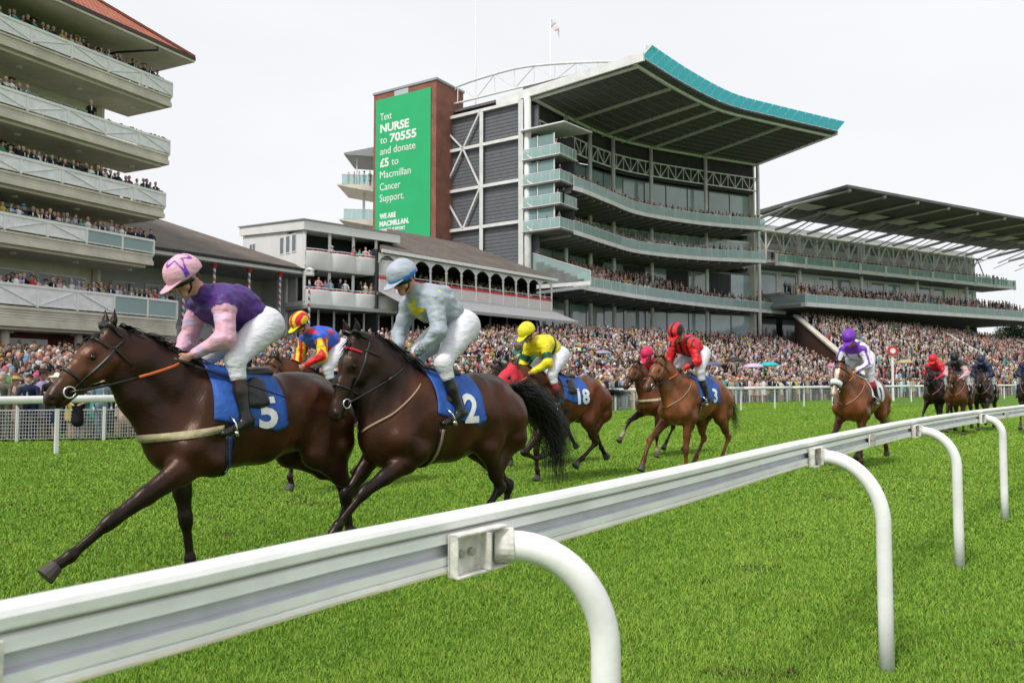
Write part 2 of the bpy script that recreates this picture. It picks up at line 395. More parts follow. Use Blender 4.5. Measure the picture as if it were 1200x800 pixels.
def vnoise(x, y, seed=0):
    r = np.random.default_rng(seed); T = r.random((256, 256)); xi = np.floor(x).astype(int); yi = np.floor(y).astype(int); fx = x - xi; fy = y - yi
    fx = fx * fx * (3 - 2 * fx); fy = fy * fy * (3 - 2 * fy); g = lambda i, j: T[(xi + i) % 256, (yi + j) % 256]
    return (g(0, 0) * (1 - fx) + g(1, 0) * fx) * (1 - fy) + (g(0, 1) * (1 - fx) + g(1, 1) * fx) * fy
def grass_blades(N, r0, r1, seed, hmul=1.0):
    r = np.random.default_rng(seed); rad = r0 * (r1 / r0) ** r.random(N); th = r.uniform(-.75, .75, N)
    x = rad * np.sin(th); y = rad * np.cos(th)
    cl = vnoise(x * 7, y * 7, 1) * .5 + vnoise(x * 17, y * 17, 2) * .5; big = vnoise(x * .8, y * .8, 3) * .6 + vnoise(x * 2.3, y * 2.3, 5) * .4
    h = (.014 + .012 * cl + .008 * r.random(N)) * hmul * (1 + .15 * np.log(np.maximum(rad, 2) / 2)); w = .0017 * np.maximum(1.0, rad * .55) * r.uniform(.7, 1.3, N)
    a = r.uniform(0, 6.283, N); lean = h * r.uniform(.1, .9, N); la = r.uniform(0, 6.283, N)
    V = np.zeros((N, 3, 3)); cx, sx = np.cos(a) * w, np.sin(a) * w
    V[:, 0] = np.stack([x - cx, y - sx, 0 * x], 1); V[:, 1] = np.stack([x + cx, y + sx, 0 * x], 1); V[:, 2] = np.stack([x + np.cos(la) * lean, y + np.sin(la) * lean, h], 1)
    c0 = np.array((.155, .31, .03)); c1 = np.array((.38, .54, .085)); band = np.sin((x * .80 - y * .60) * 2.1 + .8 * vnoise(x * .5, y * .5, 21)); t = np.clip(.22 + .42 * (cl - .2) + .22 * (big - .4) + .07 * band + r.normal(0, .17, N), 0, 1.15)[:, None]
    C = c0 * (1 - t) + c1 * t
    dry = (r.random(N) < .012 + .10 * np.clip((x - .75 * y) / 3 - .3, 0, 1) ** 2); C[dry] = (.30, .27, .10)
    lime = np.clip((x - .62 * y - .2) / 2.6, 0, 1)[:, None]; C = C * (1 - lime * .6) + lime * .6 * np.array((.27, .40, .05)); dv = (vnoise(x * 2.1, y * 2.1, 12) > .90) & (r.random(N) < .30) & (rad < 16); C[dv] = (.10, .07, .035)
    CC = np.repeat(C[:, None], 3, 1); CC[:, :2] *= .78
    return V.reshape(-1, 3), np.arange(N * 3).reshape(-1, 3), CC.reshape(-1, 3)
QG = float(__import__('os').environ.get('GQ', '1'))
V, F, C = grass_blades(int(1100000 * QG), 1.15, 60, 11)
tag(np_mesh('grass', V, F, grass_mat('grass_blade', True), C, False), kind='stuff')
del V, F, C

# ------------------------------------------------------------------ running rails
M_rail = mat('white_plastic_rail', (.86, .86, .85), .35, .16, 3, .06, 50, .5, stretch=(1, 1, 1))
M_raildirt = mat('tan_rail_edge', (.62, .50, .34), .6, .3, 20)
M_groove = mat('lilac_recess', (.60, .60, .66), .5, .12, 8)
M_grv = mat('grey_groove', (.30, .29, .27), .6)
M_black = mat('dark_gap', (.015, .015, .017), .6)
M_bolt = mat('zinc_bolt', (.45, .44, .42), .4, metal=.8)
M_rust = mat('weathered_white_bracket', (.72, .70, .64), .5, .35, 30)
posts = [(-1.51, -.20), (.245, 2.12), (2.01, 4.35), (3.72, 6.70), (5.52, 9.00), (7.42, 11.20), (9.42, 13.32), (11.5, 15.35), (13.7, 17.3), (16.0, 19.1), (18.4, 20.8), (20.9, 22.4), (23.5, 23.9)]
railp = [(-.77, 1.21), (-.37, 1.76), (.08, 2.34), (.70, 3.18), (1.33, 4.08), (1.84, 4.78), (2.93, 6.24), (4.05, 7.65), (5.56, 9.40)]
railp = [(-4.45, -3.6)] + railp + [(7.15, 11.15)] + [tuple(np.array(p) - .42 * np.array((.70, -.71))) for p in posts[6:]]
near = thing('running_rail', 'white plastic running rail on curved hoop posts crossing the foreground between camera and horses', 'rail', (railp[4][0], railp[4][1], 0))
prof = [(-.030, -.138), (-.034, -.012), (-.026, -.002), (-.012, 0), (.016, 0), (.030, -.004), (.036, -.014), (.036, -.030), (.033, -.034), (.024, -.037), (.024, -.041), (.031, -.044), (.034, -.066), (.014, -.072), (.014, -.094), (.033, -.099), (.034, -.118), (.029, -.1195), (.029, -.1215), (.035, -.123), (.036, -.132), (.037, -.135), (.036, -.138)]
TOP = 1.217
def rail_piece(pl, mats, name, parent):
    mb = MB(); n = len(prof); sm = []
    for i, p in enumerate(pl):
        a = pl[max(i - 1, 0)]; b = pl[min(i + 1, len(pl) - 1)]; t = np.array((b[0] - a[0], b[1] - a[1])); t = t / np.linalg.norm(t); nn = np.array((t[1], -t[0]))
        for q in prof: mb.v.append((p[0] + nn[0] * q[0], p[1] + nn[1] * q[0], TOP + q[1]))
    for i in range(len(pl) - 1):
        for j in range(n):
            j2 = (j + 1) % n; mb.f.append((i * n + j, i * n + j2, (i + 1) * n + j2, (i + 1) * n + j)); mb.m.append(1 if j in (12, 13, 14) else (2 if j in (20,) else (3 if j in (8, 9) else 0)))
    mb.f.append(tuple(range(n))); mb.m.append(0); mb.f.append(tuple((len(pl) - 1) * n + j for j in range(n))[::-1]); mb.m.append(0)
    return obj(name, mb, mats, parent)
rs = smooth_line(railp, 8); S = plen(rs); tot = S[-1]; step = 5.76
def seg(pl, a, b, n=14): return [palong(pl, a + (b - a) * i / n) for i in range(n + 1)]
k = 0; s0 = .2
joints = []
while s0 < tot - 1:
    s1 = min(s0 + step, tot); rail_piece(seg(rs, s0, s1 - .004), [M_rail, M_groove, M_raildirt, M_grv], 'rail_section', near); joints.append(s1); s0 = s1
for s in joints[:-1]:
    a = np.array(palong(rs, s - .09)); b = np.array(palong(rs, s + .09)); t = unit(b - a) if 'unit' in globals() else (b - a) / np.linalg.norm(b - a); nn = np.array((t[1], -t[0]))
    mb = MB(); c = (a + b) / 2 + nn * .040; mb.box((c[0], c[1], TOP - .088), (.18, .008, .085), math.atan2(t[1], t[0]))
    for q in (-.05, .05): mb.box((c[0] + t[0] * q + nn[0] * .006, c[1] + t[1] * q + nn[1] * .006, TOP - .088), (.018, .008, .018), math.atan2(t[1], t[0]), 1)
    obj('joint_plate', mb, [M_rust, M_bolt], near)
for i, p in enumerate(posts):
    # nearest point of the rail
    d = [math.dist(palong(rs, q), p) for q in np.linspace(0, tot, 500)]; sj = np.linspace(0, tot, 500)[int(np.argmin(d))]
    if i == 1: sj = min(np.linspace(0, tot, 2000), key=lambda q: math.dist(palong(rs, q), (-.10, 2.11)))
    a = np.array(palong(rs, sj - .06)); b = np.array(palong(rs, sj + .06)); t = (b - a) / np.linalg.norm(b - a); nn = np.array((t[1], -t[0])); c = (a + b) / 2
    Rr = math.dist(c, p); zc = TOP - .098; bn = nn; nn = (np.array(p) - c) / Rr; dn = nn; p0 = c + nn * .06; pts = [(p0[0], p0[1], zc)]; rr = Rr - .06 - .03; nA = 14
    p1 = c + nn * .09
    for j in range(nA + 1):
        an = math.pi / 2 * j / nA; q = p1 + nn * (rr * math.sin(an)); pts.append((q[0], q[1], zc - (min(rr + .04, .27) if i == 1 else rr + .04) * (1 - math.cos(an))))
    e = pts[-1]; pts += [(e[0], e[1], e[2] - .15), (e[0], e[1], .3), (e[0], e[1], -.05)]
    mb = MB(); mb.tube(pts, .039, 24 if i < 5 else 12); po = obj('hoop_post', mb, M_rail, near, True)
    # bracket: channel bolted to the face of the rail with a collar round the tube
    nn = bn; ang = math.atan2(t[1], t[0]); mb = MB(); bc = c - t * .055 + nn * .045
    mb.box((bc[0], bc[1], TOP - .094), (.19, .010, .098), ang)
    for dz in (-.050, .050): q = bc + nn * .016; mb.box((q[0], q[1], TOP - .094 + dz), (.19, .036, .006), ang)
    q = bc - t * .092 + nn * .012; mb.box((q[0], q[1], TOP - .094), (.006, .030, .104), ang)
    q = bc + t * .01 + nn * .03; mb.box((q[0], q[1], TOP - .094), (.006, .034, .092), ang)
    for dq in (-.065, -.025, ):
        q = bc + t * dq + nn * .0085; mb.tube([(q[0], q[1], TOP - .092), (q[0] + nn[0] * .01, q[1] + nn[1] * .01, TOP - .092)], .011, 8, 1)
    a1 = c + dn * .05; a2 = c + dn * .10; mb.tube([(a1[0], a1[1], zc), (a2[0], a2[1], zc)], .046, 20)
    obj('bracket', mb, [M_rust, M_bolt], near, bevel=.0015)

farp = [(-30, -5), (-20, 5.4), (-9.64, 16.93), (-3.0, 24.6), (4.09, 33.0), (9.2, 38.6), (14.11, 44.0), (19.8, 50.1), (28.9, 58.4), (42, 68.5), (60, 80), (85, 92)]
frs = smooth_line(farp, 5); FT = plen(frs)[-1]
far = thing('running_rail', 'straight white running rail with square posts on the far side of the course', 'rail', (4.09, 33.0, 0))
s0 = 1.0
M_white = mat('white_paint', (.80, .80, .79), .5, .10, 3, spec=.4)
while s0 < FT - 6:
    s1 = s0 + 6.2; mb = MB(); mb.tube([(*palong(frs, s0 + (s1 - s0) * q / 4), 1.155) for q in range(5)], .080, 12, flat=.7); obj('rail_section', mb, M_white, far, True); s0 = s1 + .004
d0 = plen(frs); # the post the photo shows at the left end
base_s = min(np.linspace(0, FT, 4000), key=lambda q: math.dist(palong(frs, q), (-9.64, 16.93)))
q = base_s - 12.3
np_ = 0
while q < FT - 2 and np_ < 40:
    p = palong(frs, q); mb = MB(); mb.box((p[0], p[1], .54), (.075, .075, 1.10), .85); obj('post', mb, M_white, far, bevel=.006); q += 4.1; np_ += 1
# mesh crowd barrier
M_wire = mat('galvanised_wire', (.52, .53, .54), .5, metal=.3)
fenp = [(-26, 16.5), (-19, 18.9), (-12.7, 20.2), (-9.9, 21.0), (-4.6, 27.5), (4.5, 40.0), (13, 51.5), (19.4, 58.5), (30, 69), (46, 81), (70, 95)]
FE = plen(fenp)[-1]; bar = thing('crowd_barrier', 'low white mesh fence in front of the first row of the crowd', 'fence', (-4.6, 27.5, 0)); s0 = .0; kf = 0
while s0 < FE - 2:
    s1 = min(s0 + 2.0, FE); a = np.array(palong(fenp, s0)); b = np.array(palong(fenp, s1)); mb = MB(); mb.box((a[0], a[1], .44), (.06, .06, .88), .8); obj('post', mb, M_white, bar)
    dist = math.hypot(*a); dense = 30 if dist < 30 else (14 if dist < 55 else 8); th = .0085 if dist < 30 else .016; mb = MB()
    for i in range(1, dense): c = a + (b - a) * i / dense; mb.beam((c[0], c[1], .06), (c[0], c[1], .80), th)
    for j in range(9): z = .08 + .09 * j; mb.beam((a[0], a[1], z), (b[0], b[1], z), .012 if j < 8 else .03)
    obj('mesh_panel', mb, M_wire, bar); s0 = s1; kf += 1
# ------------------------------------------------------------------ grandstands
M_conc = mat('buff_concrete', (.64, .60, .50), .85, .22, .8, .15, 6)
M_soff = mat('painted_soffit', (.72, .67, .58), .85, .2, .6)
M_grey = mat('grey_cladding', (.13, .135, .15), .6, .15, 1.5)
M_pane = mat('window_glass', (.10, .14, .17), .06, .25, .5, spec=.7)
M_panel = mat('stand_glazing', (.34, .43, .45), .06, .45, .12, spec=1.0)
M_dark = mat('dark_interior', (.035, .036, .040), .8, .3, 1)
M_panelw = mat('white_infill_panel', (.82, .83, .84), .6, .15, 2.5, .3, 30)
M_brown = mat('brown_gutter', (.05, .022, .018), .5)
M_awn = mat('grey_canvas_awning', (.33, .33, .34), .8, .15, 2)
M_steelw = mat('white_steelwork', (.74, .74, .73), .5, .15, 1)
M_roofu = mat('roof_underside', (.125, .125, .13), .7, .35, .5)
M_teal = None
M_brick = brick_mat('red_brick', (.30, .085, .05), (.22, .06, .04), (.30, .24, .2), .5, .25, 2.2)
M_tile = brick_mat('orange_clay_tiles', (.50, .15, .075), (.42, .12, .06), (.20, .06, .035), .34, .42, 1.0, .05)
M_slate = brick_mat('brown_slate', (.20, .165, .135), (.15, .122, .105), (.08, .065, .055), .45, .22, 1.6, .04)
M_banner = mat('green_banner', (.012, .42, .15), .6, .06, .5)
M_redband = mat('red_cloth_band', (.55, .05, .05), .8, .15, 3)
M_flower = mat('box_planting', (.10, .16, .03), .8, .8, 6, .6, 9)
M_step = mat('terrace_concrete', (.27, .26, .24), .9, .3, 1.0)
def glass_mat(name, col, a, tint=(.8, .93, .92)):
    m = bpy.data.materials.new(name); m.use_nodes = True; nt = m.node_tree; nt.nodes.clear(); lk = nt.links.new
    o = nt.nodes.new('ShaderNodeOutputMaterial'); t = nt.nodes.new('ShaderNodeBsdfTransparent'); g = nt.nodes.new('ShaderNodeBsdfPrincipled'); mx = nt.nodes.new('ShaderNodeMixShader')
    t.inputs[0].default_value = (*tint, 1); g.inputs['Base Color'].default_value = (*col, 1); g.inputs['Roughness'].default_value = .12; mx.inputs[0].default_value = a
    lk(t.outputs[0], mx.inputs[1]); lk(g.outputs[0], mx.inputs[2]); lk(mx.outputs[0], o.inputs[0]); MATS[name] = m; m['t'] = 1; return m
M_teal = glass_mat('teal_roof_glass', (.12, .52, .56), .35, (.32, .84, .89))
M_bal = glass_mat('balustrade_glass', (.50, .64, .63), .46); M_balg = glass_mat('green_balustrade_glass', (.20, .40, .33), .6); M_screen = glass_mat('clear_screen', (.40, .55, .56), .4)
def P3(p, z): return (p[0], p[1], z)
def off(p, v, t): return (p[0] + v[0] * t, p[1] + v[1] * t)
def wall(mb, a, b, z0, z1, th=.2, mi=0):
    d = (b[0] - a[0], b[1] - a[1]); l = math.hypot(*d); c = ((a[0] + b[0]) / 2, (a[1] + b[1]) / 2, (z0 + z1) / 2); return mb.box(c, (l, th, z1 - z0), math.atan2(d[1], d[0]), mi)

SPOTS = []      # places for single spectators: (x, y, z, facing, kind of place)
# ---- left: five-storey stand with white balconies
def left_stand():
    E = np.array(at(202, 97, 49.9)); d = unit((.443, .897)); n_in = np.array((-d[1], d[0])) * -1; n_in = np.array((-.897, .443)); n_out = -n_in; e0 = E[:2]
    st = thing('grandstand', 'tall buff concrete stand with white balconies and orange tiled roof at the left', 'grandstand', (e0[0], e0[1], 0))
    LEN = 27; zs = [E[2], at(200, 165, 49.9)[2], at(197, 227, 49.8)[2], at(189, 282, 49.2)[2], at(209, 352, 50.4)[2]]; ends = [0, -.1, -.35, -1.1, .75]
    def pt(s, o): return (e0[0] - d[0] * s + n_in[0] * o, e0[1] - d[1] * s + n_in[1] * o)        # s back along the front from its far end, o into the building
    W = 3.6; back = 15
    for k, (z, en) in enumerate(zip(zs, ends)):
        low = (k == 4); fh = .86 if not low else 1.12; zb = z - fh; hd = .66 if not low else 1.05; s0 = -en
        mb = MB()      # deck with a grooved fascia
        for j, (q0, q1, oo) in enumerate(((0, .16, 0), (.18, .30, .05), (.32, .44, .05), (.46, .56, .05), (.58, 1, .0))):
            a0, a1 = zb - .08 - hd * q0, zb - .08 - hd * q1
            poly = [pt(s0 + oo, -.0 + oo), pt(LEN, oo), pt(LEN, W), pt(s0 + oo, W)]; mb.prism(poly, a1, a0)
        obj('balcony_deck', mb, M_conc, st)
        mb = MB(); zbot = zb - .08 - hd; mb.prism([pt(s0 + .3, .35), pt(LEN, .35), pt(LEN, W + .1), pt(s0 + .3, W + .1)], zbot - .16, zbot - .003); obj('soffit', mb, M_soff, st)
        for i in range(7): 
            mb = MB(); c = pt(1.5 + i * 3.6, 1.7); mb.tube([(c[0], c[1], zbot - .26), (c[0], c[1], zbot - .165)], .17, 10); obj('ceiling_light', mb, M_white, st)
        s = s0; gl = 4.0 if k >= 3 else 0; i = 0
        while s < LEN - 2.2:
            e = s + (2.3 if s > s0 else 2.2); glass = (s - s0) < gl - .3 and k >= 3
            if k == 3 and not glass or k != 3 or True:
                mb = MB(); a, b = pt(s, .05), pt(e, .05)
                wall(mb, pt(s + .06, .05), pt(e - .06, .05), zb + .03, z - .14, .05); obj('glass_panel' if glass else 'balcony_panel', mb, M_bal if glass else M_panelw, st)
                mb = MB(); mb.beam(P3(b, zb - .06), P3(b, z), .12, .12, up=(d[0], d[1], 0)); wall(mb, a, b, z - .14, z, .15); wall(mb, a, b, zb - .0, zb + .06, .10)
                if not glass:
                    aa, bb, mm = pt(s + .08, -.0), pt(e - .08, -.0), pt((s + e) / 2, -.0)
                    mb.beam(P3(aa, zb + .05), P3(bb if i % 2 else bb, z - .14) if i % 2 else P3(bb, z - .14), .05, .04) if i % 2 == 0 else mb.beam(P3(aa, z - .14), P3(bb, zb + .05), .05, .04)
                obj('balcony_frame', mb, M_white, st)
                if not low and not glass:
                    mb = MB(); r2 = random.Random(k * 50 + i)
                    for _ in range(10): c = pt(s + r2.uniform(.1, 2.1), .1); mb.sphere((c[0], c[1], z + .02), r2.uniform(.05, .11), 6, 4)
                    obj('planting', mb, M_flower, st)
            s = e; i += 1
        mb = MB(); a = pt(s0, .05); mb.beam(P3(a, zb - .06), P3(a, z), .13); wall(mb, pt(s0 + .02, .1), pt(s0 + .02, W - .8), zb, zb + .06, .08); wall(mb, pt(s0 + .02, .1), pt(s0 + .02, W - .8), z - .1, z, .08); obj('balcony_frame', mb, M_white, st)
        mb = MB(); wall(mb, pt(s0 + .02, .15), pt(s0 + .02, W - .85), zb + .07, z - .11, .03); obj('glass_panel', mb, M_bal, st)
        # back wall with windows
        top = zs[k - 1] - (.86 + .08 + .66) - .16 if k else z + 1.9
        zf = zb - .08
        mb = MB(); wall(mb, pt(2.4, W + .2), pt(LEN, W + .2), zf, top, .2); wall(mb, pt(2.4, W + .2), pt(2.4, back), zf - 1.5, top + .5, .2); obj('wall', mb, M_conc if k < 3 else M_dark if k == 9 else M_conc, st)
        mb = MB(); c = pt(2.4, W - .1); mb.beam(P3(c, zf), P3(c, top), .32); obj('column', mb, M_conc, st)
        for i in range(7):
            s = 3.0 + i * 3.35; wz0, wz1 = zf + .15, min(top - .25, zf + 2.35); mb = MB()
            for q in (0, 1, 2, 3): c = pt(s + q, W + .06); mb.beam(P3(c, wz0), P3(c, wz1), .07, .09)
            wall(mb, pt(s, W + .06), pt(s + 3, W + .06), wz1, wz1 + .08, .09); wall(mb, pt(s, W + .06), pt(s + 3, W + .06), wz1 - .75, wz1 - .69, .07)
            fr = obj('window', mb, M_white, st); mb = MB(); wall(mb, pt(s, W + .09), pt(s + 3, W + .09), wz0, wz1, .02); obj('pane', mb, M_pane, fr)
    # ground floor
    zb = zs[4] - 1.12 - .08 - 1.05
    mb = MB(); wall(mb, pt(.5, 2.5), pt(LEN, 2.5), 0, zb - .17, .2); wall(mb, pt(.5, 2.5), pt(.5, back), 0, zb - .17, .2); obj('wall', mb, mat('dark_red_wall', (.12, .03, .025), .8, .3, 1), st)
    for i in range(7):
        mb = MB(); c = pt(.9 + i * 4.2, 1.2); mb.tube([(c[0], c[1], 0), (c[0], c[1], zb - .17)], .22, 12); obj('column', mb, M_conc, st, True)
        mb = MB(); wall(mb, pt(2 + i * 4.2, 2.35), pt(4.6 + i * 4.2, 2.35), zb - 1.5, zb - .5, .06); obj('fascia_board', mb, M_white, st)
    # roof
    ze = at(225, 68, 50.2)[2]; ov = 1.0; sl = .72; c0 = pt(-.85, -ov); c1 = pt(LEN, -ov); run = 8.5; r0 = pt(-.85 + run, -ov + run); r1 = pt(LEN, -ov + run); bk0 = pt(-.85, -ov + 2 * run); bk1 = pt(LEN, -ov + 2 * run); zr = ze + run * sl
    mb = MB(); mb.prism([c0, c1, bk1, bk0], ze - .30, ze - .12); obj('soffit', mb, M_soff, st)
    mb = MB(); wall(mb, pt(.6, W + .2), pt(LEN, W + .2), zs[0] + 1.2, ze - .31, .25); obj('wall', mb, M_conc, st)
    rf = MB(); rf.add([P3(c0, ze), P3(c1, ze), P3(r1, zr), P3(r0, zr), P3(bk0, ze), P3(bk1, ze)], [(0, 3, 2, 1), (0, 4, 3), (4, 5, 2, 3)])
    def uv(v):
        q = np.array((v[0], v[1])) - e0; s, o = -(q @ d), q @ n_in; return (s if True else 0, (v[2] - ze) * 1.7)
    ro = obj('roof', rf, M_tile, st, uv=uv); ms = ro.modifiers.new('thickness', 'SOLIDIFY'); ms.thickness = .12
    mb = MB(); 
    for a, b in ((c0, c1), (c0, bk0)): mb.beam(P3(a, ze - .06), P3(b, ze - .06), .16, .20)
    obj('gutter', mb, M_brown, st)
    mb = MB(); mb.beam(P3(c0, ze + .08), P3(r0, zr + .08), .22, .14); obj('ridge_tiles', mb, M_tile, st)
    for s in (1.9, 12.5):
        mb = MB(); a, b, c = pt(s, -ov + .1), pt(s + 1.2, 1.2), pt(s + 1.6, W); mb.tube([P3(a, ze - .15), P3(a, ze - .5), P3(b, ze - .7), P3(c, ze - .95), P3(c, zs[0] - .8)], .07, 8); obj('downpipe', mb, M_black, st, True)
    # people on the balconies
    r2 = random.Random(5); fa = math.atan2(n_out[1], n_out[0])
    for k, (ranges, dens) in enumerate((([(.8, 26)], 3.0), ([(9, 26)], 3.0), ([(.75, 13)], 3.0), ([(1.0, 26)], 3.0), ([(-.6, 26)], 3.6))):
        zf = zs[k] - (.86 if k < 4 else 1.12) - .08
        for a, b in ranges:
            s = a
            while s < b:
                if s > 24: break
                if not (k == 1 and s < 11 and False): SPOTS.append((*pt(s, .42), zs[k] - (1.12 if k < 4 else 1.22), fa + r2.uniform(-.4, .5), 'stand%d' % k, s)); 
                if r2.random() < (.5 if k > 2 else .25): SPOTS.append((*pt(s + .2, 1.15), zs[k] - (1.05 if k < 4 else 1.15), fa + r2.uniform(-.4, .5), 'stand%d' % k, s))
                s += r2.uniform(.5, 1.3) / dens * 1.25
        if k == 1: SPOTS.append((*pt(5.2, .5), zf + .12, fa + .2, 'stand1', 5.2))
    return zs
left_stand()

# ---- old weighing-room stand: brown slate roof, barber-pole columns
def old_stand():
    A = np.array(onz(187.5, 290, 10.4)); B = np.array(onz(369, 316.7, 10.4)); d = unit(B - A); n = np.array((-d[1], d[0])); A = A - d * 9; L_ = np.linalg.norm(B - A)
    st = thing('old_pavilion', 'low old pavilion with brown slate hipped roof and red white and blue striped columns', 'pavilion', (B[0], B[1], 0))
    def pt(s, o): q = A + d * s + n * o; return (q[0], q[1])
    dp = 12.0; zr = 15.2; hip = 8.2; e = 10.4
    rf = MB(); rf.add([P3(pt(0, 0), e), P3(pt(L_, 0), e), P3(pt(L_ - hip, dp), zr), P3(pt(4, dp), zr), P3(pt(L_, 2 * dp), e), P3(pt(0, 2 * dp), e)], [(0, 1, 2, 3), (1, 4, 2), (4, 5, 3, 2), (5, 0, 3)])
    ro = obj('roof', rf, M_slate, st, uv=lambda v: ((np.array(v[:2]) - A) @ d, (v[2] - e) * 2.6)); ro.modifiers.new('thickness', 'SOLIDIFY').thickness = .15
    mb = MB(); mb.beam(P3(pt(0, -.08), e - .08), P3(pt(L_ + .1, -.08), e - .08), .18, .16); obj('gutter', mb, M_black, st)
    mb = MB(); wall(mb, pt(0, .1), pt(L_, .1), e - .42, e - .18, .1); obj('fascia', mb, M_white, st)
    mb = MB(); mb.prism([pt(0, .2), pt(L_ - .2, .2), pt(L_ - .2, 7), pt(0, 7)], e - .5, e - .35); obj('ceiling', mb, mat('grey_boarding', (.30, .30, .30), .8, .2, 1), st)
    mb = MB(); wall(mb, pt(0, 6.2), pt(L_, 6.2), 0, e - .5, .2); wall(mb, pt(L_ - .3, 1.8), pt(L_ - .3, 2 * dp - .5), 0, e - .5, .2); obj('wall', mb, mat('pale_grey_render', (.50, .50, .49), .85, .15, .8), st)
    for i in range(9):
        s = L_ - 1.6 - i * 2.5; mb = MB()
        for q in (0, .55, 1.1, 1.65): mb.beam(P3(pt(s - q, 6.04), 5.8), P3(pt(s - q, 6.04), 8.6), .07)
        wall(mb, pt(s, 6.04), pt(s - 1.65, 6.04), 8.55, 8.65, .08); wall(mb, pt(s, 6.04), pt(s - 1.65, 6.04), 7.9, 7.96, .07); f = obj('window', mb, M_white, st); mb = MB(); wall(mb, pt(s, 6.07), pt(s - 1.65, 6.07), 5.8, 8.55, .02); obj('pane', mb, M_pane, f)
    SP = [bpy.data.materials.get('stripe_red') or mat('stripe_red', (.45, .03, .03), .5), mat('stripe_white', (.78, .78, .76), .5), mat('stripe_blue', (.05, .12, .30), .5)]
    for x in (215, 251, 292, 328):
        dd = _ray(x, 330); s = np.linalg.solve(np.array([[d[0], -dd[0]], [d[1], -dd[1]]]), -(A + n * .5))[0]; c = pt(s, .5); mb = MB(); z = 4.6; k = 0; N = 10
        rows = []; zz = np.arange(2.4, e - .5, .12)
        for z in zz:
            for j in range(N): t = 2 * math.pi * j / N; mb.v.append((c[0] + .10 * math.cos(t), c[1] + .10 * math.sin(t), z))
        for i in range(len(zz) - 1):
            for j in range(N): mb.f.append((i * N + j, i * N + (j + 1) % N, (i + 1) * N + (j + 1) % N, (i + 1) * N + j)); mb.m.append([0, 1, 2, 1][int((i + j * .6) // 2) % 4])
        co = obj('striped_column', mb, SP, st, True); mb = MB(); mb.tube([P3(c, e - .85), P3(c, e - .6), P3(c, e - .45)], [.12, .2, .3], 8); obj('capital', mb, SP[0], co)
old_stand()
lp = at(363, 300, 58)
lpo = thing('lamp_post', 'white lantern on a red white and blue striped pole beside the white curved balconies', 'lamp post', (lp[0], lp[1], 2.5)); mb = MB(); N = 8; zz = np.arange(2.5, at(363, 325, 58)[2], .12)
for z in zz:
    for j in range(N): t = 2 * math.pi * j / N; mb.v.append((lp[0] + .085 * math.cos(t), lp[1] + .085 * math.sin(t), z))
for i in range(len(zz) - 1):
    for j in range(N): mb.f.append((i * N + j, i * N + (j + 1) % N, (i + 1) * N + (j + 1) % N, (i + 1) * N + j)); mb.m.append([0, 1, 2, 1][int((i + j * .6) // 2) % 4])
obj('pole', mb, [MATS['stripe_red'], MATS['stripe_white'], MATS['stripe_blue']], lpo, True)
mb = MB(); zl = at(363, 320, 58)[2]; mb.box((lp[0], lp[1], zl), (.55, .55, .42)); mb.tube([(lp[0], lp[1], zl + .2), (lp[0], lp[1], zl + .42)], [.42, .05], 8); obj('lantern', mb, M_white, lpo, bevel=.05)

